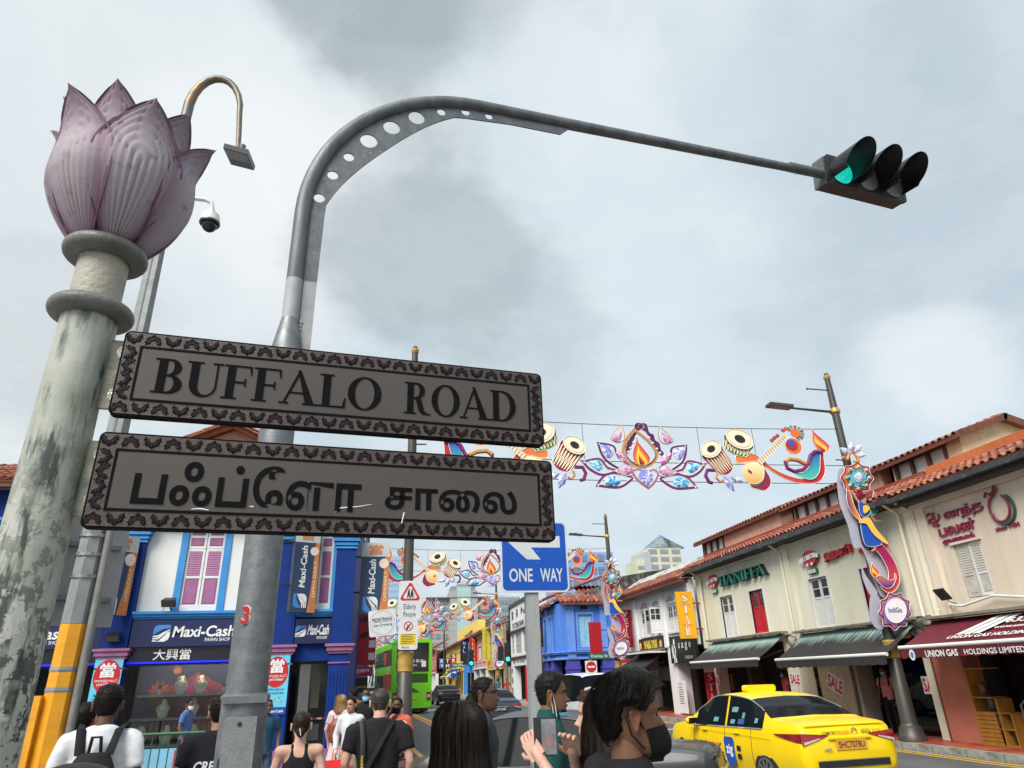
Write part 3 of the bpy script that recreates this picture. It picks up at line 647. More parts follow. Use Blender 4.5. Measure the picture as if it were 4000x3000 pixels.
def traffic_mast():
    px,py=-.735,4.3
    t=thing('traffic_light_mast','galvanised mast with a curved arm and perforated gusset plate over the road','traffic light mast',(px,py,.12))
    ang=R_(7.4);xd=Vector((math.cos(ang),math.sin(ang),0));nd=Vector((xd.y,-xd.x,0));B=Vector((px,py,0))
    MB().lathe([(.112,1.72),(.108,3.75),(.100,3.95),(.062,4.16),(.058,4.18)],32,(px,py,0)).build('lower_shaft',GALV,t)
    mb=MB().lathe([(.123,.12),(.123,1.78),(.130,1.785),(.130,1.80),(.112,1.815)],32,(px,py,0));mb.build('base_shaft',GALV,t)
    F=Fr(B+nd*.0,xd,nd)
    mb=MB();F.box(mb,-.085,.075,.6,1.70,.10,.130);d=mb.build('access_door',pm('door_grey',(.235,.245,.25),(.19,.2,.205),scale=18,rough=.6,metal=.3,bump=.2),t)
    mb=MB();F.box(mb,-.115,.115,1.765,1.80,.06,.140);mb.build('collar',GALV,d)
    mb=MB();mb.cyl(F.p(-.01,1.665,.13),F.p(-.01,1.665,.134),.011,n=16);mb.build('keyhole',BLK,d)
    for z in (.85,1.45):
        mb=MB();mb.cyl(F.p(-.1,z,.12),F.p(-.1,z+.06,.12),.013,n=10);mb.build('hinge',GALV_D,d)
    # red painted 3
    mb=MB();put_text(mb,'3',F.p(-.05,2.215,.108),xd,Z1,w=.042,h=.098,t=.006,offset=.03,solid=True);mb.build('number',pm('red_paint',S(190,35,38),rough=.5),t,smooth=0)
    mb=MB();put_text(mb,'3',F.p(-.045,2.218,.106),xd,Z1,w=.048,h=.104,t=.003,offset=.045,solid=True);mb.build('number_ground',pm('white_patch',(.62,.62,.6)),t,smooth=0)
    # swept arm: quarter curve then long reach that rises a little
    zt=6.56;pts=[];r0=1.42
    pts += [(0,4.1),(.0,4.5),(0,zt-r0-.05)]
    cx_,cz_=r0,zt-r0-.05
    for k in range(1,19):g=R_(180-88*k/18);pts.append((cx_+r0*math.cos(g),cz_+r0*math.sin(g)*1.03))
    x_e,z_e=pts[-1]
    for k in range(1,9):pts.append((x_e+(4.98-x_e)*k/8,z_e+.11*k/8))
    def rad(i):return .058 if i < 3 else (.058-.016*max(0,(i-18))/ (len(pts)-19) if i > 18 else .058)
    rads=[rad(i) for i in range(len(pts))];P3=[B+xd*u+Z1*z for u,z in pts]
    i0=1
    MB().tube(P3[:2],.0585,24).build('sleeve',SILV,t)
    MB().tube(P3[i0:],rads[i0:],24).build('arm',GALV_D,t)
    # gusset plate with round holes, following the inside of the bend
    inner=[];outer=[]
    for k in range(0,19):
        g=R_(180-88*k/18);outer.append((cx_+(r0-.03)*math.cos(g),cz_+(r0-.03)*math.sin(g)*1.03))
    dep=lambda k:.13+.15*math.sin(math.pi*min(1,max(0,(k-1)/15.)))
    for k in range(0,19):
        g=R_(180-88*k/18);rr_=r0-.03-dep(k);inner.append((cx_+rr_*math.cos(g),cz_+rr_*math.sin(g)*1.03))
    end=[(x_e+.88,z_e-.035),(x_e+.79,z_e-.125),(x_e+.3,z_e-.135)]
    loop=[(.03,4.02),(.03,cz_)]+outer[1:]+[(x_e+.5,z_e-.03)]+end+inner[::-1]+[(.155,cz_-.4),(.150,4.02)]
    holes=[]
    for k,r in ((1.4,.042),(3.6,.042),(5.7,.042),(8.0,.07),(10.4,.07),(12.8,.07),(15.0,.038),(17.0,.038),(18.9,.034)):
        g=R_(180-88*k/18);rm=r0-.03-dep(min(k,18))*.48;hx,hz=cx_+rm*math.cos(g),cz_+rm*math.sin(g)*1.03
        holes.append([(hx+r*math.cos(R_(q)),hz+r*math.sin(R_(q))) for q in range(0,360,18)][::-1])
    cut=4.50
    MB().prism([[(x,z) for x,z in loop]]+holes,B+nd*.006-nd*.012,xd,Z1,.012).build('gusset_plate',pm('galvanised_plate',(.15,.16,.17),(.10,.108,.118),scale=9,rough=.5,metal=.5,bump=.1,c3=(.21,.22,.235),s3=28,t3=.58,w3=.1),t,smooth=0)
    MB().prism(_rc(.062,.1535,3.72,cut),B-nd*.009,xd,Z1,.018).build('painted_patch',SILV,t,smooth=0)
    MB().tube([P3[1]+Z1*.001,B+Z1*4.50],.0605,24).build('painted_patch',SILV,t)
    wl=MB()
    for k in range(16):wl.ball(B+xd*(.075+random.uniform(-.006,.006))+nd*.012+Z1*(3.74+k*.028),(.012,.008,.016),8,5)
    wl.build('weld_bead',SILV,t)
    MB().lathe([(.2,.12),(.2,.15),(.13,.16)],24,(px,py,0)).build('base_flange',GALV,t)
    # coupling sleeve at the tip
    e0=B+xd*4.75+Z1*(zt+.105);e1=B+xd*5.17+Z1*(zt+.112)
    MB().tube([e0,e1],.052,24).build('end_sleeve',GALV_D,t)
    for u,s in ((4.85,1),(4.81,-1),(5.02,1)):MB().cyl(B+xd*u+Z1*(zt+.11+.05*s),B+xd*u+Z1*(zt+.11+.085*s),.008,n=8).build('bolt',STEEL,t)
    return B,xd,nd,zt
def traffic_head(B,xd,nd,zt):
    # horizontal three-lamp head, facing back along the street and tipped down
    c=B+xd*5.20+Z1*(zt+.17)
    fd=(nd*math.cos(R_(8))-Z1*math.sin(R_(8))).normalized()
    fd=(Matrix.Rotation(R_(2),3,'Z') @ fd).normalized()
    ax=Vector((-fd.y,fd.x,0)).normalized();up=fd.cross(ax)*-1
    if up.z < 0:up=-up
    if ax.dot(xd) < 0:ax=-ax
    t=thing('traffic_signal','black horizontal traffic signal head showing a green light on the mast arm','traffic light',tuple(c))
    BODY=pm('signal_black',(.012,.012,.014),(.02,.02,.022),rough=.4);RUST=pm('rusty_underside',S(92,56,52),S(70,62,62),scale=7,rough=.7,c3=S(70,84,88),s3=5,t3=.55)
    W=1.08;mb=MB();o=c+ax*(W/2+.02)
    mb.obox(o-fd*.065,ax*(W/2),fd*.075,up*.16);mb.build('backing_box',RUST,t)
    mb=MB();mb.obox(c+ax*.012-fd*.065,ax*.012,fd*.078,up*.163);mb.build('end_plate',pm('end_plate',S(106,112,112),S(78,84,84),scale=9,rough=.5,metal=.3),t)
    for k in range(3):
        lc=o+ax*(-W/3+k*W/3)
        mb=MB();mb.obox(lc+fd*.025,ax*(W/6-.004),fd*.028,up*.172);q=mb.build('lamp_housing',BODY,t)
        for sx in (-1,1):
            for sz in (-1,1):
                mb=MB();mb.cyl(lc+fd*.05+ax*sx*.135+up*sz*.14,lc+fd*.06+ax*sx*.135+up*sz*.14,.010,n=8);mb.build('screw',pm('screw',(.1,.1,.1),rough=.4,metal=.5),q)
        # lens disc
        n=28;vs=[lc+fd*.075]
        for rr_,dz in ((.05,.073),(.11,.066),(.147,.055)):vs += [lc+fd*dz+ax*(rr_*math.cos(2*math.pi*j/n))+up*(rr_*math.sin(2*math.pi*j/n)) for j in range(n)]
        fs=[(0,1+j,1+(j+1) % n) for j in range(n)]+[(1+i*n+j,1+(i+1)*n+j,1+(i+1)*n+(j+1) % n,1+i*n+(j+1) % n) for i in range(2) for j in range(n)]
        if ax.cross(up).dot(fd) < 0:fs=[f[::-1] for f in fs]
        if k == 0:
            m=bpy.data.materials.new('green_lens');m.use_nodes=True;N=m.node_tree.nodes;L=m.node_tree.links;b=N['Principled BSDF']
            v=N.new('ShaderNodeTexVoronoi');v.inputs['Scale'].default_value=75;tc=N.new('ShaderNodeTexCoord');L.new(tc.outputs['Object'],v.inputs[0])
            cr=N.new('ShaderNodeValToRGB');L.new(v.outputs['Distance'],cr.inputs[0]);cr.color_ramp.elements[0].color=(.03,.75,.42,1);cr.color_ramp.elements[1].color=(.0,.30,.28,1);cr.color_ramp.elements[1].position=.6
            L.new(cr.outputs[0],b.inputs['Base Color']);L.new(cr.outputs[0],b.inputs['Emission Color']);b.inputs['Emission Strength'].default_value=.75;b.inputs['Roughness'].default_value=.2
        else:m=pm('clear_lens',(.30,.29,.26),(.2,.2,.18),scale=60,rough=.15,bump=.3,bscale=90,spec=.8)
        MB().add(vs,fs).build('lens',m,q,smooth=60)
        # cowl visor: open-bottomed tube, longer at the top
        n=40;vs=[];fs=[]
        for s_,rr_ in ((0,.160),(1,.155)):
            for j in range(n+1):
                g=R_(-40+260*j/n);ln=.36*(0.5+.5*math.sin(max(min(g,R_(200)),R_(-20))))**.75+.05
                pt=lambda d:lc+fd*(.05+d)+ax*(rr_*math.cos(g))+up*(rr_*math.sin(g))
                for i in range(5):vs.append(pt(ln*i/4))
        for s_ in (0,1):
            for j in range(n):
                for i in range(4):
                    a=s_*(n+1)*5+j*5+i;f=(a,a+5,a+6,a+1);fs.append(f if s_ else f[::-1])
        h=(n+1)*5
        for j in range(n):fs.append((j*5+4,j*5+9,h+j*5+9,h+j*5+4))
        for j in (0,n):
            for i in range(4):fs.append((j*5+i,j*5+i+1,h+j*5+i+1,h+j*5+i))
        MB().add(vs,fs).build('visor',BODY,q,smooth=60)
    return t
_a=traffic_mast();traffic_head(*_a)

def camera_lamp_post():
    px,py=-2.19,5.6
    t=thing('camera_lamp_post','grey steel lamp post with yellow painted foot, gooseneck lamp and dome camera','lamp post',(px,py,.12))
    YP=pm('yellow_foot_paint',S(226,158,30),S(206,138,22),scale=6,rough=.5,bump=.12,bscale=50,c3=S(132,132,128),s3=11,t3=.66,w3=.02)
    GP=pm('post_grey',S(140,143,143),S(122,126,127),scale=9,rough=.5,metal=.15,bump=.15,bscale=80)
    MB().lathe([(.105,.12),(.098,2.29)],8,(px,py,0)).build('painted_foot',YP,t,smooth=20)
    MB().lathe([(.098,2.292),(.092,3.0),(.064,6.1),(.052,6.9)],8,(px,py,0)).build('shaft',GP,t,smooth=20)
    for z in (1.86,1.99):
        MB().lathe([(.101,z-.012),(.104,z),(.101,z+.02)],8,(px,py,0),caps=False).build('band',GP,t,smooth=20)
    mb=MB();mb.box(px-.13,px-.07,py-.115,py-.06,.6,1.83);mb.build('cover_strip',YP,t)
    # gooseneck lamp
    pts=[(px,6.8),(px+.0,7.15)]
    pts += [(px+.25+.25*math.cos(R_(g)),7.24+.46*math.sin(R_(g))) for g in range(170,-1,-17)]+[(px+.53,6.95),(px+.54,6.80)]
    MB().tube([(x,py,z) for x,z in pts],[.05]*3+[.046-.022*i/(len(pts)-4) for i in range(len(pts)-3)],14).build('gooseneck',pm('gooseneck_steel',S(124,116,100),S(96,96,96),scale=5,rough=.45,metal=.4,c3=S(150,110,62),s3=4,t3=.52,w3=.1),t)
    M=Matrix.Translation((px+.57,py,6.68)) @ Matrix.Rotation(R_(14),4,'X') @ Matrix.Rotation(R_(10),4,'Y')
    hd=MB().box(-.115,.115,-.17,.17,-.02,.03).xform(M).build('lamp_head',pm('lamp_case',(.1,.105,.11),rough=.4),t)
    MB().box(-.105,.105,-.16,.02,-.026,-.02).xform(M).build('lens',pm('lamp_lens',S(150,150,142),S(120,120,115),scale=50,rough=.3),hd)
    MB().cyl((0,0,0),(0,0,.14),.03,n=12).xform(M).build('socket',GP,hd)
    # dome camera on a short arm
    ar=[(px+.05,6.12),(px+.34,6.11),(px+.40,6.08),(px+.415,6.0)]
    MB().tube([(x,py-.03,z) for x,z in ar],.022,12).build('camera_arm',pm('white_bracket',(.68,.69,.68),rough=.4),t)
    c=(px+.415,py-.03,5.88)
    cm=MB().lathe([(.0,.11),(.03,.11),(.035,.07),(.075,.055),(.085,.0),(.088,-.01),(.088,-.035),(.08,-.04)],28,c).build('camera_housing',pm('camera_white',(.68,.68,.64),(.6,.6,.56),rough=.4),t)
    MB().lathe([(.09,-.028),(.092,-.045),(.083,-.058)],28,c,caps=False).build('trim_ring',BLK,cm)
    MB().ball((c[0],c[1],c[2]-.045),(.072,.072,.085),24,14).build('dome',glassy('smoked_dome',(.012,.012,.014),.05),cm)
    # conduit strapped to the post
    MB().tube([(px+.125,py-.03,.12),(px+.12,py-.03,2.3),(px+.112,py-.03,3.3)],.028,14).build('conduit',pm('conduit_grey',S(128,128,126),S(112,110,104),scale=12,rough=.5,c3=S(200,150,50),s3=9,t3=.68,w3=.03),t)
    MB().box(px+.02,px+.06,py-.085,py-.05,3.0,6.1).build('channel',GP,t)
    for z in (2.62,2.78,2.92):
        MB().lathe([(.097,z-.012),(.1,z-.012),(.1,z+.012),(.097,z+.012)],24,(px,py,0),caps=False).build('strap',STEEL,t)
    return t
camera_lamp_post()

# back of a traffic sign strapped to the post behind the column
bs=thing('traffic_sign','grey metal back of a traffic sign strapped to the camera lamp post','traffic sign',(-2.45,5.75,2.25))
mb=MB();mb.obox((-2.36,5.82,2.72),(.34*.75,.34*.66,0),(-.66*.004,.75*.004,0),(0,0,.42));mb.build('panel',pm('sign_back',S(138,140,142),S(116,118,121),scale=2,rough=.45,metal=.4),bs)
for z in (2.5,2.9):
    mb=MB();mb.obox((-2.355,5.80,z),(.30*.75,.30*.66,0),(-.66*.012,.75*.012,0),(0,0,.018));mb.build('rail',GALV_D,bs)

def one_way_sign():
    x,y=1.262,6.0
    t=thing('one_way_sign','blue ONE WAY sign with white arrow on a square concrete grey post','traffic sign',(x,y,.12))
    MB().box(x-.054,x+.054,y-.05,y+.05,.12,3.02).build('post',pm('sign_post_grey',(.36,.365,.36),(.27,.275,.275),scale=9,rough=.6,bump=.15,c3=(.2,.2,.2),s3=30,t3=.62,w3=.1,streak=True),t)
    yaw=R_(2);xd=Vector((math.cos(yaw),math.sin(yaw),0));nd=Vector((xd.y,-xd.x,0));F=Fr((x+.028,y-.06,0),xd,nd)
    def rr(a,b,r):return [p for cx_,cy_,s in ((a-r,-b+r,-90),(a-r,b-r,0),(-a+r,b-r,90),(-a+r,-b+r,180)) for p in arc(cx_,cy_,r,s,s+90,5)]
    zc=2.83
    MB().prism(rr(.308,.31,.05),F.p(0,zc,0),xd,Z1,.006).build('plate',pm('white_rim',(.6,.62,.64),rough=.4),t)
    MB().prism(rr(.292,.294,.04),F.p(0,zc,.0062),xd,Z1,.0012).build('blue_face',pm('sign_blue',S(0,78,176),S(0,72,164),rough=.4),t)
    WR=pm('sign_white',(.58,.60,.60),(.55,.57,.57),rough=.4)
    ar=[(-.24,.085),(.02,.245),(.02,.20),(-.02,.155),(.235,.155),(.235,.045),(-.035,.045),(.05,-.055),(-.07,-.055)]
    ar=[(-.235,.12),(-.09,.26),(-.035,.26),(.01,.26),(-.03,.178),(.24,.178),(.24,.075),(-.03,.075),(.055,-.03),(-.07,-.03)]
    MB().prism(ar,F.p(0,zc,.0076),xd,Z1,.0008).build('arrow',WR,t,smooth=0)
    mb=MB();put_text(mb,'ONE',F.p(-.128,zc-.165,.0076),xd,Z1,w=.21,h=.115,t=.001,offset=.018,solid=True);put_text(mb,'WAY',F.p(.148,zc-.165,.0076),xd,Z1,w=.205,h=.115,t=.001,offset=.018,solid=True);mb.build('lettering',WR,t,smooth=0)
    for z in (.04,-.06,-.27):MB().cyl(F.p(.02,zc+z,.0085),F.p(.02,zc+z,.011),.006,n=8).build('rivet',STEEL,t)
    for z in (2.68,2.98):MB().box(x-.06,x+.06,y-.062,y+.055,z-.012,z+.012).build('clamp',GALV_D,t)
one_way_sign()
# ---------------------------------------------------------------- buildings
WHITE=pm('white_wall',(.74,.74,.72),(.66,.66,.64),scale=1.5,rough=.8,bump=.05,streak=True)
CREAM=pm('cream_wall',S(228,224,202),S(216,211,188),scale=1.2,rough=.85,bump=.06,streak=True,c3=S(172,162,136),s3=4.5,t3=.60,w3=.2)
CREAM2=pm('pale_plaster',S(226,212,192),S(206,192,172),scale=1.2,rough=.85,bump=.06,streak=True,c3=S(164,150,134),s3=4.5,t3=.60,w3=.2)
DBLUE=pm('royal_blue_paint',S(14,52,128),S(11,44,112),scale=2,rough=.6,bump=.04,spec=.2)
SBLUE=pm('sky_blue_paint',S(52,140,206),S(46,128,192),scale=3,rough=.55)
NAVY=pm('navy_sign',S(30,38,84),S(26,34,76),scale=2,rough=.35)
MAUVE=pm('mauve_paint',S(160,100,142),S(144,88,128),scale=5,rough=.55)
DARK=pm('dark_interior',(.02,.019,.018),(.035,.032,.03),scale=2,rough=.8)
WPAINT=pm('white_trim',(.72,.72,.70),(.64,.64,.62),scale=6,rough=.55)
WOODR=pm('eave_timber',S(112,66,50),S(84,50,40),scale=5,rough=.7,streak=True)
DKGUT=pm('dark_gutter',S(62,66,68),S(44,48,52),scale=3,rough=.5,c3=S(86,96,96),s3=6,t3=.58)
TILES=[pm('clay_tile_%d' % i,S(*c),S(*[int(q*.8) for q in c]),scale=6,rough=.75,bump=.15) for i,c in enumerate([(172,102,78),(160,92,72),(146,82,66),(180,118,92),(124,76,64),(104,68,58)])]
PLASTER_O=pm('orange_ridge_plaster',S(196,112,66),S(176,92,54),scale=2,rough=.8,streak=True)
PLASTER_R=pm('red_ridge_plaster',S(158,72,58),S(132,56,48),scale=2,rough=.8,c3=S(110,60,52),s3=8,t3=.6)
GLASS=glassy('window_glass',(.035,.042,.05),.08)

def tile_mesh(w,l,mat):
    "one barrel clay tile: convex cap with a lip, lying along +y (up the slope)"
    mb=MB();n=5;vs=[];r=w*.34
    for y,k in ((0,1.0),(l*1.08,.86)):
        for i in range(n+1):
            g=math.pi*i/n;vs.append((r*k*math.cos(g),y,r*k*math.sin(g)*.85+.012*(1 if y == 0 else 0)))
        vs += [(-w*.5,y,0.0+.006*(y == 0))]
    m=n+2
    fs=[(i,i+1,m+i+1,m+i)[::-1] for i in range(m-1)]
    b=len(vs);vs += [(v[0]*.86,0.0,max(v[2]-.016,-.01)) for v in vs[:n+1]]
    fs += [(i,i+1,b+i+1,b+i) for i in range(n)]
    mb.add(vs,fs);return mb.mesh('roof_tile',mat,smooth=50)
_tm={}
def tiled_roof(parent,F,a0,a1,b0,c0,b1,c1,w=.23,l=.27,single=300,rng=None,near_high=True):
    "tiles over the slope from eave (b0, c0) to top (b1, c1) in wall frame F"
    rng=rng or random.Random(int(a0*10)+int(F.o.y))
    key=(round(w,3),round(l,3))
    if key not in _tm:_tm[key]=[tile_mesh(w,l,m) for m in TILES]
    me=_tm[key];e=F.p(a0,b0,c0);top=F.p(a0,b1,c1);sl=(top-e);n=max(1,int(sl.length/l));sl.normalize()
    nrm=F.x.cross(sl).normalized();cols=max(1,int((a1-a0)/w));ww=(a1-a0)/cols;ll=(top-e).length/n
    spots=[]
    for r in range(n):
        for c in range(cols):spots.append((r,c if near_high else cols-1-c))
    spots.sort(key=lambda q:(-(q[1] if near_high else cols-1-q[1])+q[0]*2.2))
    rest=MB();rest.m=[]
    for i,(r,c) in enumerate(spots):
        p=F.p(a0+(c+.5)*ww,0,0);p=e+F.x*((c+.5)*ww)+sl*(r*ll+rng.uniform(-.008,.008))+nrm*rng.uniform(0,.008)
        tw=rng.uniform(-.03,.03);X=(F.x*math.cos(tw)+sl*math.sin(tw));Y=nrm.cross(X)
        Y=(Y+nrm*-.03).normalized() if False else Y
        k=rng.choices(range(len(me)),[5,5,4,3,1.3,1])[0]
        Mx=Matrix(((X.x,Y.x,nrm.x,p.x),(X.y,Y.y,nrm.y,p.y),(X.z,Y.z,nrm.z,p.z),(0,0,0,1)))
        if i < single:piece('roof_tile',me[k],parent,Mx)
        else:
            m_=me[k];b=len(rest.v);rest.v += [tuple(Mx @ v.co) for v in m_.vertices];rest.f += [tuple(q+b for q in pl.vertices) for pl in m_.polygons];rest.m += [k]*len(m_.polygons)
    if rest.v:rest.build('roof_tiles',TILES,parent,smooth=50,kind='stuff')
    # the deck under the tiles
    mb=MB();q=[e-nrm*.03,e+F.x*(a1-a0)-nrm*.03,top+F.x*(a1-a0)-nrm*.03,top-nrm*.03];q2=[v-nrm*.05 for v in q]
    mb.add(q+q2,[(0,1,2,3),(7,6,5,4),(0,4,5,1),(1,5,6,2),(2,6,7,3),(3,7,4,0)]).build('roof_deck',TILES[2],parent,smooth=0)

def louvre_leaf(parent,F,a0,a1,b0,b1,c,frame,panel,slats=True,split=.5,n=12,solid_top=False,thick=.035):
    "a shutter leaf: frame, lower panel, slats or an upper panel"
    w=.055 if (a1-a0) > .3 else .035
    mb=MB();F.box(mb,a0,a0+w,b0,b1,c,c+thick);F.box(mb,a1-w,a1,b0,b1,c,c+thick)
    bm=b0+(b1-b0)*split
    for b in (b0,bm-.03,b1-w):F.box(mb,a0+w,a1-w,b,b+.06,c+.001,c+thick-.001)
    lf=mb.build('shutter_leaf',frame,parent)
    mb=MB();F.box(mb,a0+w,a1-w,b0+.06,bm-.03,c+.006,c+thick-.014);F.box(mb,a0+w+.03,a1-w-.03,b0+.09,bm-.06,c+.006,c+thick-.006);mb.build('panel',panel,lf)
    if slats:
        z0,z1=bm+.03,b1-w;k=n;h=(z1-z0)/k;L=(a1-a0)-2*w
        sm=MB().obox((0,0,0),(L/2,0,0),(0,.013,-.011*1.0),(0,.006,h*.42)).mesh('slat',panel)
        for i in range(k):piece('slat',sm,lf,F.M((a0+a1)/2,z0+h*(i+.5),c+thick*.5))
        mb=MB();F.box(mb,a0+w,a1-w,z0,z1,c+.002,c+.004);mb.build('slat_shade_sheet',pm('slat_shadow',(.05,.04,.05)),lf)  # near-black sheet stands in for the shade between the slats
    else:
        mb=MB();F.box(mb,a0+w,a1-w,bm+.03,b1-w,c+.006,c+thick-.014);mb.build('upper_panel',panel,lf)
    return lf
def pane_leaf(parent,F,a0,a1,b0,b1,c,frame,split=.62,cols=1,rows=2,thick=.04):
    "a casement leaf: small panes above, boarded panel below"
    w=.05;mb=MB();F.box(mb,a0,a0+w,b0,b1,c,c+thick);F.box(mb,a1-w,a1,b0,b1,c,c+thick);bm=b0+(b1-b0)*split
    for b in (b0,bm-.03,b1-w):F.box(mb,a0+w,a1-w,b,b+w+.01,c+.001,c+thick-.001)
    lf=mb.build('casement_leaf',frame,parent)
    mb=MB();F.box(mb,a0+w,a1-w,b0+w,bm-.03,c+.005,c+thick-.016);F.box(mb,a0+w+.04,a1-w-.04,b0+w+.06,bm-.09,c+.005,c+thick-.008);mb.build('panel',frame,lf)
    z0,z1,x0,x1=bm+.03,b1-w,a0+w,a1-w
    mb=MB()
    for i in range(1,cols):x=x0+(x1-x0)*i/cols;F.box(mb,x-.012,x+.012,z0,z1,c+.004,c+thick-.004)
    for j in range(1,rows):z=z0+(z1-z0)*j/rows;F.box(mb,x0,x1,z-.012,z+.012,c+.003,c+thick-.003)
    if mb.v:mb.build('glazing_bar',frame,lf)
    for i in range(cols):
        for j in range(rows):
            mb=MB();F.box(mb,x0+(x1-x0)*i/cols,x0+(x1-x0)*(i+1)/cols,z0+(z1-z0)*j/rows,z0+(z1-z0)*(j+1)/rows,c+.012,c+.016);mb.build('pane',GLASS,lf,smooth=0)
    return lf
def framed_window(parent,F,a0,a1,b0,b1,c,frame,cols=3,rows=4,glass=None,bar=.03,fw=.06,name='window'):
    mb=MB();F.box(mb,a0,a0+fw,b0,b1,c,c+.06);F.box(mb,a1-fw,a1,b0,b1,c,c+.06);F.box(mb,a0+fw,a1-fw,b0,b0+fw,c+.001,c+.059);F.box(mb,a0+fw,a1-fw,b1-fw,b1,c+.001,c+.059)
    x0,x1,z0,z1=a0+fw,a1-fw,b0+fw,b1-fw
    for i in range(1,cols):x=x0+(x1-x0)*i/cols;F.box(mb,x-bar/2,x+bar/2,z0,z1,c+.012,c+.05)
    for j in range(1,rows):z=z0+(z1-z0)*j/rows;F.box(mb,x0,x1,z-bar/2,z+bar/2,c+.014,c+.048)
    w=mb.build(name,frame,parent)
    for i in range(cols):
        for j in range(rows):
            mb=MB();F.box(mb,x0+(x1-x0)*i/cols,x0+(x1-x0)*(i+1)/cols,z0+(z1-z0)*j/rows,z0+(z1-z0)*(j+1)/rows,c+.02,c+.026);mb.build('pane',glass or GLASS,w,smooth=0)
    return w
def signboard(parent,F,a0,a1,b0,b1,c0,c1,m,name='signboard'):
    mb=MB();F.box(mb,a0,a1,b0,b1,c0,c1);return mb.build(name,m,parent)
def mold(parent,F,a0,a1,prof,m,name='cornice'):
    "a moulding of stacked bands: (b0, b1, c1)"
    mb=MB()
    for i,(b0,b1,c1) in enumerate(prof):F.box(mb,a0-c1*.0-.001*i,a1+.001*i,b0,b1,-.05,c1)
    return mb.build(name,m,parent)

LW=pm('letter_white',(.78,.78,.77),rough=.5)
def maxi_logo(mb,P,X,Y,s,mis=(0,1)):
    "rounded square split by flowing stripes"
    def q(pts,mi):mb.prism([(x*s,y*s) for x,y in pts],P,X,Y,.004+.0005*mi,mi)
    q([(-.5,-.1),(-.5,.25),(-.40,.45),(-.22,.5),(.5,.5),(.5,.32),(.05,.26),(-.2,.1)],1)
    for k in range(3):
        y=-.16-k*.13;q([(-.5,y),(-.15,y+.06),(.1,y+.22+.04*k),(.5,y+.42+.10*k),(.5,y+.36+.10*k),(.1,y+.12+.04*k),(-.1,y-.03),(-.5,y-.07)],0)
    q([(-.5,-.5),(-.12,-.36),(.12,-.12),(.5,.10),(.5,-.22),(.42,-.40),(.22,-.5)],0)
def pawn_sign(parent,F,a0,a1,b0,b1,c,full=True):
    sg=signboard(parent,F,a0,a1,b0,b1,.02,c,NAVY);w=a1-a0;h=b1-b0;ac=(a0+a1)/2
    tw=min(w*(.62 if w > 1.5 else .9),1.75);s=min(h*.62,w*.3);ac -= .12 if w > 1.5 else 0
    mb=MB();maxi_logo(mb,F.p(ac-tw/2+s*.35,(b0+b1)/2,c),F.x,F.z,s);mb.build('logo',[LW,pm('logo_blue',S(60,130,205))],sg,smooth=0)
    lettering('Maxi-Cash',LW,sg,F.p(ac+s*.52,(b0+b1)/2+h*.05,c),F.x,F.z,w=tw-s*1.05,h=h*.42,t=.006,offset=.022,shear=.12)
    lettering('PAWN SHOP',LW,sg,F.p(ac+tw*.29,(b0+b1)/2-h*.27,c),F.x,F.z,w=tw*.32,h=h*.13,t=.005,offset=.008)
    return sg
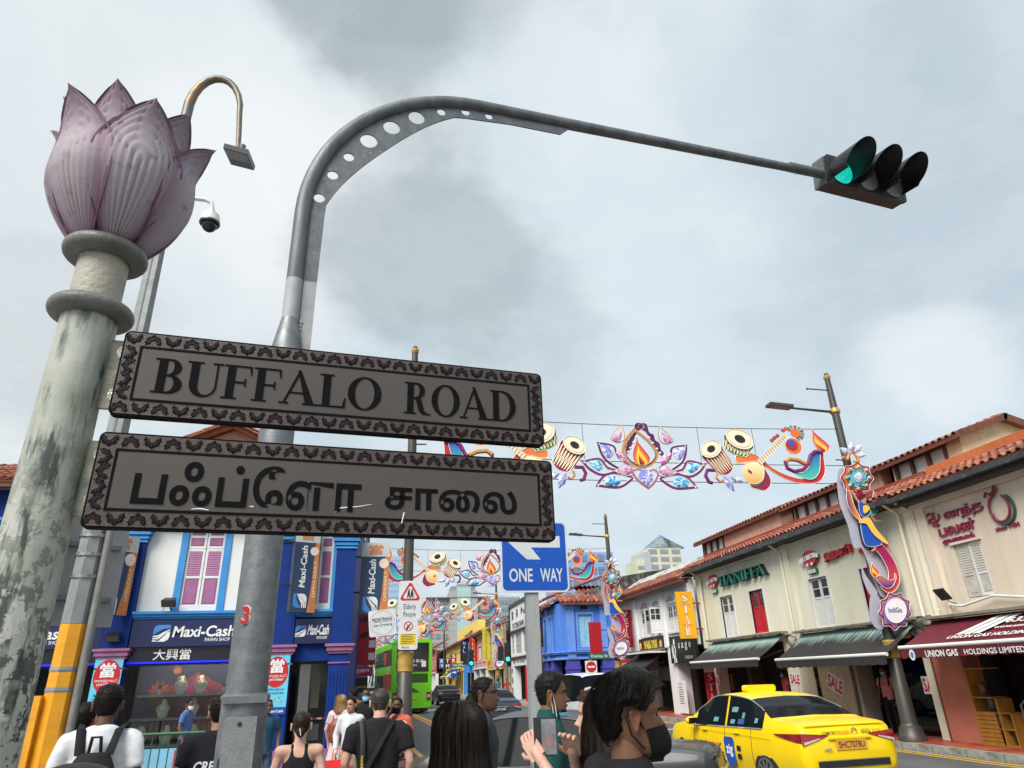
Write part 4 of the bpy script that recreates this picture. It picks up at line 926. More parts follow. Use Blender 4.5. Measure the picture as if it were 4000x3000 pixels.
def poster(parent,F,a0,a1,b0,b1,c):
    "low interest poster"
    P=signboard(parent,F,a0,a1,b0,b1,c,c+.02,pm('poster_blue',S(92,186,214),S(104,196,222),scale=3,rough=.4),'poster');c += .0205
    w,h,ac=a1-a0,b1-b0,(a0+a1)/2;X,Z=F.x,F.z
    REDP=pm('poster_red',S(190,30,40),rough=.4);NV=pm('poster_navy',S(26,64,150),rough=.4)
    mb=MB();mb.prism([(w*.47*math.cos(R_(g)),w*.60*math.sin(R_(g))) for g in range(0,360,12)],F.p(ac,b0+h*.63,c),X,Z,.002);mb.build('red_disc',REDP,P,smooth=0)
    mb=MB();F.box(mb,a0,a1,b0,b0+h*.11,c,c+.002);mb.build('footer',NV,P,smooth=0)
    lettering('當',LW,P,F.p(ac,b0+h*.72,c+.002),X,Z,w=w*.56,h=h*.21,offset=.022)
    lettering('\u0bc8குறந்த வட்டி',LW,P,F.p(ac,b0+h*.568,c+.002),X,Z,w=w*.78,h=h*.055,offset=.008)
    lettering('LOW INTEREST',LW,P,F.p(ac,b0+h*.515,c+.002),X,Z,w=w*.6,h=h*.032,offset=.02)
    lettering('அதிக மதிப்பு',NV,P,F.p(ac,b0+h*.37,c),X,Z,w=w*.74,h=h*.05,offset=.008)
    lettering('HIGH VALUATION',NV,P,F.p(ac,b0+h*.315,c),X,Z,w=w*.72,h=h*.03,offset=.015)
    lettering('Maxi-Cash',LW,P,F.p(ac+w*.1,b0+h*.055,c+.002),X,Z,w=w*.62,h=h*.042,offset=.02)
    mb=MB();maxi_logo(mb,F.p(ac-w*.34,b0+h*.055,c+.002),X,Z,w*.12);mb.build('logo',[LW,pm('logo_blue',S(60,130,205))],P,smooth=0)
    rg=random.Random(3);cols=[S(214,96,120),S(236,150,60),S(70,140,70),S(240,200,80)]
    for i in range(11):
        x,z=rg.uniform(-.42,.42)*w,h*(.14+rg.random()*.12);r=w*rg.uniform(.025,.06);mi=i % 4
        MB().prism([((r if k % 2 else r*.55)*math.cos(R_(k*36)),(r if k % 2 else r*.55)*math.sin(R_(k*36))) for k in range(10)],F.p(ac+x,b0+z,c),X,Z,.002+.0002*i).build('flower',pm('flower_%d' % mi,cols[mi]),P,smooth=0)
    for i,(x,z) in enumerate(((-.3,.93),(-.2,.9),(.25,.91),(.38,.90),(.42,.95))):
        MB().prism([(w*.07*math.cos(R_(k*40))*(1 if k % 2 else .6),w*.07*math.sin(R_(k*40))) for k in range(9)],F.p(ac+x*w,b0+z*h,c),X,Z,.002+.0002*i).build('flower',pm('flower_%d' % (i % 4),cols[i % 4]),P,smooth=0)
    return P
def pilaster(parent,F,a0,a1,b0,b1,c=.16,m=DBLUE,cap=SBLUE,flutes=True,ground_cap=2.5):
    mb=MB();F.box(mb,a0,a1,b0,b1,-.1,c);pl=mb.build('pilaster',m,parent)
    mb=MB()
    for i,(z,h,o) in enumerate(((b1-.42,.05,.03),(b1-.34,.08,.05),(b1-.24,.10,.09),(b1-.12,.12,.13))):F.box(mb,a0-o,a1+o,z,z+h,-.1,c+o)
    mb.build('capital',cap,pl)
    if ground_cap:
        mb=MB()
        for z,h,o in ((ground_cap,.05,.03),(ground_cap+.06,.09,.07),(ground_cap+.16,.06,.11),(ground_cap-.22,.03,.02)):F.box(mb,a0-o,a1+o,z,z+h,-.1,c+o+.01)
        mb.build('lower_capital',MAUVE,pl)
    mb=MB();F.box(mb,a0-.03,a1+.03,b0,b0+.36,-.1,c+.05);mb.build('plinth',pm('mauve_plinth',S(150,92,140),S(128,78,118),scale=7,rough=.7,c3=S(96,62,92),s3=12,t3=.6),pl)
    if flutes:
        k=6;w=(a1-a0)/k
        sm=MB().box(-w*.28,w*.28,-.012,0,.40,1.95-.0).mesh('flute',m)
        for i in range(k):piece('flute',sm,pl,F.M(a0+w*(i+.5),b0,c))
    return pl
def floodlight(F,a,b,label,m=BLK):
    t=thing('floodlight',label,'floodlight',F.p(a,b-.1,0),group='floodlights over the pawn shop signs')
    M=F.M(a,b,.28) @ Matrix.Rotation(R_(38),4,'X')
    MB().add([(-.16,-.08,-.09),(.16,-.08,-.09),(.12,.10,-.05),(-.12,.10,-.05),(-.16,-.08,.09),(.16,-.08,.09),(.12,.10,.05),(-.12,.10,.05)],[(0,3,2,1),(4,5,6,7),(0,1,5,4),(1,2,6,5),(2,3,7,6),(3,0,4,7)]).xform(M).build('lamp_body',m,t,smooth=0)
    MB().box(-.14,.14,-.088,-.081,-.075,.075).xform(M).build('lens',glassy('flood_glass',(.05,.05,.055)),t)
    mb=MB();mb.tube([F.p(a,b-.16,0),F.p(a,b-.13,.15),F.p(a,b,.28)],.015,8);mb.build('arm',m,t)
    mb=MB();mb.tube([F.p(a-.05,b-.02,.25),F.p(a-.2,b-.22,.06),F.p(a-.45,b-.25,.03)],.008,6);mb.build('cable',m,t)
    return t

def corner_pawnshop():
    F=Fr((0,18.0,0),(1,0,0),(0,-1,0));z0=.13
    t=thing('pawn_shop','white and royal blue corner shophouse with navy pawn shop signs and mauve shutters','shophouse',(-5,18.3,z0))
    # upper wall with window openings
    wins=[(-4.86,-4.0),(-2.02,-1.34),(-8.6,-7.75)]
    holes=[(a,b,3.66,5.75) for a,b in wins]
    mb=MB();F.wall(mb,-12,-.8,3.38,6.6,holes,.2,0);mb.build('upper_wall',WHITE,t,smooth=0)
    mb=MB();F.wall(mb,-12,-.8,2.35,3.38,[],.2,0);mb.build('beam',DBLUE,t,smooth=0)
    # side wall on the main street
    G=Fr((-.8,18,0),(0,1,0),(1,0,0));mb=MB();G.wall(mb,0,26,0.13,6.6,[],.3,0);mb.build('side_wall',DBLUE,t,smooth=0)
    for a,b in wins:
        mb=MB();F.box(mb,a-.16,a,3.50,5.9,-.02,.035);F.box(mb,b,b+.16,3.50,5.9,-.02,.035);F.box(mb,a-.16,b+.16,3.40,3.53,-.02,.036);F.box(mb,a-.16,b+.16,5.75,5.9,-.02,.036)
        fr=mb.build('window',SBLUE,t);m_=(a+b)/2
        for u0,u1 in ((a,m_-.008),(m_+.008,b)):
            louvre_leaf(fr,F,u0,u1,3.62,5.0,-.05,WPAINT,MAUVE,True,.51,11)
            louvre_leaf(fr,F,u0,u1,5.01,5.74,-.05,WPAINT,MAUVE,False,.4)
    for a0,a1 in ((-6.36,-5.79),(-2.68,-2.12),(-10.0,-9.43)):pilaster(t,F,a0,a1,z0,5.55)
    pilaster(t,F,-1.25,-.78,z0,5.40,.2)
    for a0,a1 in ((-9.43,-6.36),(-5.79,-2.68),(-2.12,-1.25)):
        mold(t,F,a0,a1,[(3.35,3.40,.10),(3.40,3.46,.15),(3.46,3.52,.20)],SBLUE,'ledge')
    mold(t,F,-12,-.7,[(5.56,5.62,.20),(5.62,5.70,.26)],SBLUE,'cornice')
    pawn_sign(t,F,-5.77,-3.30+.60,2.74,3.33,.12);pawn_sign(t,F,-9.40,-6.38,2.74,3.33,.12);pawn_sign(t,F,-2.10,-1.26,2.74,3.30,.14)
    # second black fascia with the Chinese name and the blue light strip
    for a0,a1 in ((-5.77,-2.70),(-9.4,-6.38)):
        s=signboard(t,F,a0,a1,2.42,2.73,-.1,.04,pm('black_fascia',(.012,.012,.02),rough=.25))
        lettering('大興當',LW,s,F.p(a0+.95,2.575,.04),F.x,F.z,w=.82,h=.24,t=.005,offset=.012)
        mb=MB();F.box(mb,a0,a1,2.385,2.42,-.02,.045);mb.build('light_strip',pm('blue_led',S(20,24,210),emit=.9),s)
    # ground floor: recessed glazing with displays
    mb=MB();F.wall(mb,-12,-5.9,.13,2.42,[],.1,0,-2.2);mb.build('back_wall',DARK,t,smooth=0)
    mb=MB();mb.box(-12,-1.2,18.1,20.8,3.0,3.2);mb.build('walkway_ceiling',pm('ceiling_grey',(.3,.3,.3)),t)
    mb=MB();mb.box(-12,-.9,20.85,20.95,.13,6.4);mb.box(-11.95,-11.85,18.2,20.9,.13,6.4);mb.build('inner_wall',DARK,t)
    # display window between the pilasters
    dw=MB();F.box(dw,-5.72,-2.74,.13,2.38,-1.2,-1.15);W=dw.build('display_back',pm('display_navy',S(34,26,60),S(28,22,50),rough=.5),t)
    MG=pm('display_magenta',S(150,30,96),rough=.5);OR=pm('display_red',S(170,44,40),rough=.5);FL=pm('display_motif',S(150,60,56),rough=.5)
    dome=[(-.55,0),(-.55,.9),(-.42,1.12),(-.2,1.25),(0,1.45),(.2,1.25),(.42,1.12),(.55,.9),(.55,0)]
    MB().prism([(x*1.7,y) for x,y in dome],F.p(-4.45,.75,-1.149),F.x,F.z,.004).build('backdrop_arch',pm('display_arch',S(120,34,44),rough=.5),W,smooth=0)
    MB().prism([(x*.62,y*.98) for x,y in dome],F.p(-4.45,.75,-1.144),F.x,F.z,.004).build('backdrop_panel',MG,W,smooth=0)
    MB().prism([(1.0*math.cos(R_(g)),.72*math.sin(R_(g))) for g in range(0,181,10)],F.p(-3.75,.9,-1.139),F.x,F.z,.004).build('backdrop_sun',OR,W,smooth=0)
    for a,b,r in ((-3.55,2.0,.28),(-5.3,1.75,.3),(-4.95,2.25,.12),(-3.05,1.7,.12),(-2.95,2.2,.09)):
        MB().prism([((r if k % 2 else r*.62)*math.cos(R_(k*15)),(r if k % 2 else r*.62)*math.sin(R_(k*15))) for k in range(24)],F.p(a,b,-1.134),F.x,F.z,.004).build('backdrop_motif',FL if r > .2 else pm('motif_orange',S(170,100,60)),W,smooth=0)
    SHL=pm('shelf_grey',(.36,.36,.35),rough=.4)
    for b,a0,a1 in ((1.72,-5.6,-3.5),(1.22,-5.68,-2.8),(.66,-5.68,-2.8)):
        mb=MB();F.box(mb,a0,a1,b-.05,b,-1.1,-.55);mb.build('shelf',SHL,W)
    # necklace busts on the shelves (things inside the window)
    BU=pm('bust_cream',S(228,222,198),S(212,206,180),rough=.5);GO=pm('gold_chain',S(212,170,70),rough=.3,metal=.7)
    spots=[(-4.72,1.72),(-4.28,1.72),(-5.05,1.22),(-4.4,1.22),(-3.9,1.22),(-3.1,1.22),(-5.45,.66),(-4.9,.66),(-4.3,.66),(-3.55,.66)]
    proto=thing('necklace_bust','cream necklace bust with gold chain in the pawn shop window','display bust',group='necklace busts in the pawn shop window')
    MB().lathe([(.10,0),(.12,.06),(.165,.2),(.15,.26),(.06,.31),(.042,.36),(.048,.42)],16).xform(Matrix.Scale(.55,4,(0,1,0))).build('bust',BU,proto)
    MB().tube([(.1*math.sin(R_(g)),-.075-.012*math.cos(R_(g)),.28-.14*math.cos(R_(g))) for g in range(-150,151,25)],.011,6).build('necklace',GO,proto)
    for i,(a,b) in enumerate(spots):
        o=proto if i == 0 else copy_thing(proto);o['label']='cream necklace bust with gold chain on the %s shelf of the pawn shop window' % {1.72:'top',1.22:'middle',.66:'bottom'}[b];p=F.p(a,b,-.8);move(o,p,0,.95)
    rg=random.Random(5)
    for a,b in ((-5.2,1.72),(-3.75,1.72)):
        pt=thing('potted_plant','small plant in a white pot %s on the display shelf' % ('beside the red star motif' if a < -5 else 'beside the second bust'),'plant',F.p(a,b,-.8),group='potted plants in the window')
        MB().lathe([(.04,0),(.055,.12),(.05,.12),(.0,.11)],12,tuple(F.p(a,b,-.8))).build('pot',WPAINT,pt)
        mb=MB()
        for k in range(14):g=rg.uniform(0,6.28);r=rg.uniform(.02,.07);q=F.p(a,b+.1,-.8);mb.add([q,q+Vector((r*math.cos(g)-.01,r*math.sin(g),.09)),q+Vector((r*math.cos(g)*1.3,r*math.sin(g)*1.3,.13)),q+Vector((r*math.cos(g)+.01,r*math.sin(g),.08))],[(0,1,2,3)])
        mb.build('leaves',pm('pot_leaf',(.05,.1,.03)),pt)
    glass=MB();F.box(glass,-5.72,-2.74,.55,2.36,-.42,-.41);glass.build('shop_glass',clear_glass('shop_glass'),t,smooth=0);MB().box(-5.6,-2.8,18.2,18.28,2.50,2.55).build('display_lamp',pm('display_lamp',(1,.9,.75),emit=22),t)
    st=MB();F.box(st,-5.75,-2.72,.13,.6,-.44,-.38);s=st.build('stall_riser',pm('riser_blue',S(120,176,206)),t)
    mb=MB();F.box(mb,-4.55,-3.95,.2,.56,-.38,-.37);pr=mb.build('price_panel',pm('price_red',S(184,36,44)),s)
    lettering('$74',LW,pr,F.p(-4.25,.38,-.37),F.x,F.z,w=.5,h=.26,offset=.02)
    # door bay by the corner
    mb=MB();F.box(mb,-2.06,-1.3,.13,2.5,-.9,-.86);d=mb.build('door_glass',glassy('door_dark',(.03,.03,.03),.1),t)
    for k,(a0,a1,b0,b1,c) in enumerate([(-2.0,-1.75,1.0,2.3,S(200,196,190)),(-1.7,-1.5,1.3,2.1,S(120,110,90)),(-2.02,-1.35,2.3,2.42,S(60,60,30)),(-1.95,-1.45,.6,.95,S(90,92,92))]):
        mb=MB();F.box(mb,a0,a1,b0,b1,-.855+.003*k,-.85+.003*k);mb.build('door_display',pm('door_display_%d' % k,c,rough=.4),d,smooth=0)
    for k in range(7):
        mb=MB();F.box(mb,-2.06+k*.11,-1.95+k*.11,1.05,1.09,-.83,-.826);mb.build('tape_band',LW if k % 2 else pm('tape_red',S(190,40,40)),d,smooth=0)
    poster(t,F,-6.38,-5.79,1.22,2.67,.17);poster(t,F,-2.70,-2.14,1.22,2.66,.17);poster(t,F,-3.05,-2.74,1.22,2.62,.12)
    mb=MB();F.box(mb,-2.0,-1.95,2.5,2.8,.1,.2)
    # projecting banner boxes
    def banner(P,xd,b0,b1,w,d=.18):
        G=Fr(P,xd,Vector((xd[1],-xd[0],0)));bx=signboard(t,G,-w/2,w/2,b0,b1,-d,0,pm('banner_case',S(70,72,74),rough=.4),'banner_box')
        H=b1-b0;mb=MB();G.box(mb,-w/2,w*.26,b0,b0+H*.80,0,.004);mb.build('banner_navy',pm('banner_navy',S(30,48,78),S(40,66,100),scale=1.5,rough=.35),bx,smooth=0)
        MB().prism([(w*.5,b0),(w*.18,b0),(w*.28,b0+H*.3),(w*.34,b0+H*.80),(w*.5,b0+H*.80)],G.p(0,0,.0045),G.x,G.z,.002).build('banner_orange',pm('banner_orange',S(196,122,66),rough=.35),bx,smooth=0)
        mb=MB();G.box(mb,-w/2,w/2,b0+H*.80,b1,0,.004);mb.build('banner_top',pm('banner_silver',S(190,190,192),rough=.35),bx,smooth=0)
        lettering('當',pm('banner_orange',S(196,122,66)),bx,G.p(0,b0+H*.9,.005),G.x,G.z,w=w*.52,h=H*.15,offset=.02)
        lettering('Maxi-Cash',LW,bx,G.p(-w*.10,b0+H*.52,.006),G.z,-G.x,w=H*.48,h=w*.24,offset=.02,shear=.1)
        lettering('OPEN DAILY',pm('banner_text',S(240,214,186)),bx,G.p(w*.38,b0+H*.38,.008),G.z,-G.x,w=H*.42,h=w*.1,offset=.01)
        mb=MB();maxi_logo(mb,G.p(-w*.12,b0+H*.13,.005),G.z,-G.x,w*.52);mb.build('logo',[LW,pm('logo_blue',S(60,130,205))],bx,smooth=0)
        MB().prism([(w*.17*math.cos(R_(g)),w*.17*math.sin(R_(g))) for g in range(0,360,20)],G.p(w*.30,b0+H*.70,.008),G.x,G.z,.002).build('seal',pm('seal_cream',S(226,206,190)),bx,smooth=0)
        for z in (b0+H*.3,b0+H*.8):
            mb=MB();G.box(mb,-w/2-.3,-w/2,z-.02,z+.02,-d*.6,-d*.4);mb.build('bracket',BLK,bx)
        return bx
    banner((-1.95,17.55,0),(math.cos(R_(24)),math.sin(R_(24)),0),3.42,5.5,.62);banner((-.28,18.2,0),(1,0,0),3.42,5.2,.72)
    banner((-6.12,17.35,0),(math.cos(R_(58)),math.sin(R_(58)),0),3.42,5.2,.85)
    # pale canopy sheet over the walkway corner
    mb=MB();mb.obox((-7.3,17.3,5.0),(1.1,0,0),(0,.5,.16),(0,0,.012));mb.build('canopy_sheet',pm('pale_teal_sheet',S(176,206,204),rough=.3),t)
    # roofs
    tiled_roof(t,F,-12.2,-5.2,6.55,.55,7.35,-1.1,single=300,near_high=False)
    mb=MB();F.box(mb,-12.2,-5.3,6.38,6.56,.3,.5);mb.build('eave_board',WOODR,t)
    # attic gable behind
    H=Fr((-4.95,21.5,0),(1,0,0),(0,-1,0))
    MB().prism([(-1.8,6.5),(1.8,6.5),(1.8,8.55),(0,9.35),(-1.8,8.55)],H.p(0,0,-.2),H.x,H.z,.2).build('attic_gable',pm('attic_plaster',S(214,170,146),S(196,150,128),rough=.8),t,smooth=0)
    for s in (-1,1):
        G2=Fr((-4.95,21.5,0),(0,s,0),(s,0,0));a=(-.6,3.0) if s > 0 else (-3.0,.6)
        mb=MB();mb.obox((-4.95+s*1.06,21.2,8.98),(s*1.1,0,-.49),(0,.08,0),(.03,0,.12));mb.build('barge_board',pm('barge_orange',S(176,104,66),S(150,86,56)),t)
        tiled_roof(t,G2,a[0],a[1],8.5,2.15,9.52,0.02,single=0)
    H2=Fr((-5.7,20.0,0),(1,0,0),(0,-1,0))
    for s in (-1,1):
        G2=Fr((-5.75,19.6,0),(0,s,0),(s,0,0));tiled_roof(t,G2,-.2 if s > 0 else -2.2,2.2 if s > 0 else .2,7.35,1.2,8.0,0.0,single=0)
    MB().ball((-5.75,19.35,8.1),(.14,.16,.13),12,8).build('ridge_finial',pm('finial_cement',(.25,.25,.24)),t)
    MB().prism([(-1.1,6.6),(1.1,6.6),(1.1,7.35),(0,7.95),(-1.1,7.35)],H2.p(-.05,0,.2),H2.x,H2.z,.15).build('attic_gable',WHITE,t,smooth=0)
    mb=MB();mb.box(-12,-.9,18.25,24,6.4,6.55);mb.build('attic_floor',pm('roof_slab',(.3,.28,.26)),t)
    # deep blue recessed bay at the far left
    mb=MB();F.wall(mb,-12,-9.0,3.4,6.4,[],.1,0,.06);mb.build('blue_bay',DBLUE,t,smooth=0)
    mold(t,F,-12,-8.95,[(5.0,5.06,.12),(5.06,5.14,.17),(4.86,4.94,.1)],SBLUE,'ledge')
    # shops further down the main street on this side
    floodlight(F,-5.0,3.72,'black floodlight above the pawn shop sign beside the first mauve window');floodlight(F,-3.05,3.72,'black floodlight above the pawn shop sign between two blue pilasters');floodlight(F,-6.08,2.98,'black floodlight fixed on the blue pilaster above the poster')
    return t
corner_pawnshop()

# green pedestrian railing in front of the shop
def railing():
    t=thing('pedestrian_railing','green steel pedestrian railing at the kerb before the pawn shop','railing',(-6,14.9,.13))
    G=pm('railing_green',S(40,92,62),S(32,78,52),scale=8,rough=.45);y=14.9
    MB().cyl((-14,y,1.08),(-3.2,y,1.08),.03,n=10).build('top_rail',G,t);MB().cyl((-14,y,.28),(-3.2,y,.28),.022,n=10).build('bottom_rail',G,t)
    bar=MB().cyl((0,0,.28),(0,0,1.08),.011,n=6).mesh('baluster',G)
    for k in range(72):piece('baluster',bar,t,Matrix.Translation((-14+k*.15,y,0)))
    for k in range(5):MB().cyl((-14+k*2.7,y,.13),(-14+k*2.7,y,1.1),.03,n=10).build('post',G,t)
railing()
# ---------------------------------------------------------------- right-hand row
def RF(x):return Fr((x,0,0),(0,-1,0),(-1,0,0))     # a = -Y, facing the road
R0=RF(13.4)
TIMB=pm('dark_timber',S(84,56,42),S(60,42,34),scale=4,rough=.7,streak=True)
FROST=pm('frosted_pane',S(206,208,200),S(180,184,178),scale=1.5,rough=.35)
CRIM=pm('crimson_letter',S(150,52,82),S(132,44,72),rough=.5)
DSTEEL=pm('shutter_steel',S(120,120,118),S(100,100,98),scale=2,rough=.5,metal=.2)
def jack_roof(t,y0,y1,cream,z0=6.55,xw=14.35,wins=4):
    "raised attic with a row of windows towards the street and a gable end"
    F=RF(xw);mb=MB();F.wall(mb,-y1,-y0,z0-.35,z0+.72,[(-y1+.25,-y1+.25+wins*.62,z0+.05,z0+.52)],.1);mb.build('attic_wall',cream,t,smooth=0)
    w=MB();a=-y1+.25
    for k in range(wins+1):F.box(w,a+k*.62-.05,a+k*.62+.05,z0,z0+.6,-.08,.04)
    F.box(w,a-.1,a+wins*.62+.1,z0+.52,z0+.64,-.08,.05);F.box(w,a-.1,a+wins*.62+.1,z0-.04,z0+.05,-.08,.045)
    fr=w.build('attic_window',TIMB,t)
    for k in range(wins):
        m=MB();F.box(m,a+k*.62+.05,a+(k+1)*.62-.05,z0+.05,z0+.52,-.06,-.05);m.build('pane',FROST,fr,smooth=0)
    xr=xw+1.35;zr=z0+1.18
    for yy,s in ((y0,-1),(y1,1)):
        MB().prism([(0,z0-.5),(2.7,z0-.5),(2.7,z0+.72),(1.35,z0+1.12),(0,z0+.72)],(xw,yy-(0 if s < 0 else .1),0),(1,0,0),(0,0,1),.1 if s < 0 else -.1).build('attic_gable',cream,t,smooth=0)
        for d in (-1,1):
            mb=MB();mb.obox((xr+d*.78,yy+s*.32,z0+.86),(d*.83,0,-.27),(0,.04,0),(.03,0,.09));mb.build('barge_board',WOODR,t)
    G=RF(xr);tiled_roof(t,G,-y1-.35,-y0+.35,z0+.60,1.62,zr,0,single=0)
    G=Fr((xr,0,0),(0,1,0),(1,0,0));tiled_roof(t,G,y0-.35,y1+.35,z0+.60,1.62,zr,0,single=0)
    m=MB();m.obox((xw-.22,(y0+y1)/2,z0+.56),(.03,0,0),(0,(y1-y0)/2+.3,0),(0,0,.06));m.build('fascia',WOODR,t)
def awning(t,y0,y1,x0,z0,x1,z1,m,stripes=None,bar=WPAINT,drop=.22,name='awning'):
    "fabric awning from the wall (x0, z0) out to the front bar (x1, z1)"
    n=max(6,int((y1-y0)/.25));mb=MB();vs=[]
    for i in range(n+1):
        y=y0+(y1-y0)*i/n
        for k in range(7):u=k/6;vs.append((x0+(x1-x0)*u,y,z0+(z1-z0)*u-.03*math.sin(math.pi*u)))
    fs=[(i*7+k,i*7+k+1,(i+1)*7+k+1,(i+1)*7+k) for i in range(n) for k in range(6)]
    b=len(vs);k2=int((y1-y0)/.06)
    for i in range(k2+1):
        y=y0+(y1-y0)*i/k2;vs += [(x1-.02,y,z1-.03),(x1-.02+.01*math.sin(i*.9),y,z1-drop-.025*abs(math.sin(i*math.pi/6)))]
    fs += [(b+2*i,b+2*i+1,b+2*i+3,b+2*i+2) for i in range(k2)]
    o=mb.add(vs,fs).build(name,m,t,smooth=60)
    MB().cyl((x1,y0-.03,z1),(x1,y1+.03,z1),.045,n=12).build('front_bar',bar,o)
    for y in (y0+.3,y1-.3):MB().tube([(x0,y,z0-.5),(x1+.05,y,z1-.04)],.018,8).build('support_arm',DKGUT,o)
    MB().box(x0-.28,x0+.05,y0-.15,y1+.15,z0+.02,z0+.08).build('cover_board',pm('weathered_board',S(136,128,112),S(104,98,88),scale=4,rough=.8),o)
    return o
def faded_awning():
    m=bpy.data.materials.new('striped_awning');m.use_nodes=True;N=m.node_tree.nodes;L=m.node_tree.links;b=N['Principled BSDF']
    tc=N.new('ShaderNodeTexCoord');sp=N.new('ShaderNodeSeparateXYZ');L.new(tc.outputs['Object'],sp.inputs[0])
    w=N.new('ShaderNodeMath');w.operation='FRACT';k=N.new('ShaderNodeMath');k.operation='MULTIPLY';k.inputs[1].default_value=5.5;L.new(sp.outputs[1],k.inputs[0]);L.new(k.outputs[0],w.inputs[0])
    cr=N.new('ShaderNodeValToRGB');cr.color_ramp.interpolation='CONSTANT';L.new(w.outputs[0],cr.inputs[0])
    e=cr.color_ramp.elements;e[0].color=(*S(168,186,176),1);e[1].position=.55;e[1].color=(*S(74,148,142),1);q=e.new(.75);q.color=(*S(128,150,140),1)
    n=N.new('ShaderNodeTexNoise');n.inputs['Scale'].default_value=3;n.inputs['Detail'].default_value=8;mp=N.new('ShaderNodeMapping');mp.inputs[3].default_value=(.5,3,.5);L.new(tc.outputs['Object'],mp.inputs[0]);L.new(mp.outputs[0],n.inputs[0])
    a=N.new('ShaderNodeMath');a.operation='MULTIPLY_ADD';L.new(n.outputs[0],a.inputs[0]);a.inputs[1].default_value=.55;L.new(sp.outputs[2],a.inputs[2])
    r=N.new('ShaderNodeMapRange');L.new(a.outputs[0],r.inputs[0]);r.inputs[1].default_value=2.88;r.inputs[2].default_value=2.62
    mx=N.new('ShaderNodeMix');mx.data_type='RGBA';L.new(r.outputs[0],mx.inputs[0]);L.new(cr.outputs[0],mx.inputs[6]);mx.inputs[7].default_value=(*S(46,42,42),1)
    L.new(mx.outputs[2],b.inputs['Base Color']);b.inputs['Roughness'].default_value=.8;return m
def shop_shell(t,F,a0,a1,z1,depth,back=DARK,floor=.14):
    "five-foot way: back wall, ceiling and the flank walls behind the arcade"
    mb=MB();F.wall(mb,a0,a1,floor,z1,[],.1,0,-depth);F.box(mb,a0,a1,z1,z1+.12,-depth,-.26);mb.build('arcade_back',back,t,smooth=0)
def block_behind(t,F,a0,a1,z0,z1,d0,d1,m,name='rear_block'):
    mb=MB();F.box(mb,a0,a1,z0,z1,-d1,-d0);return mb.build(name,m,t)

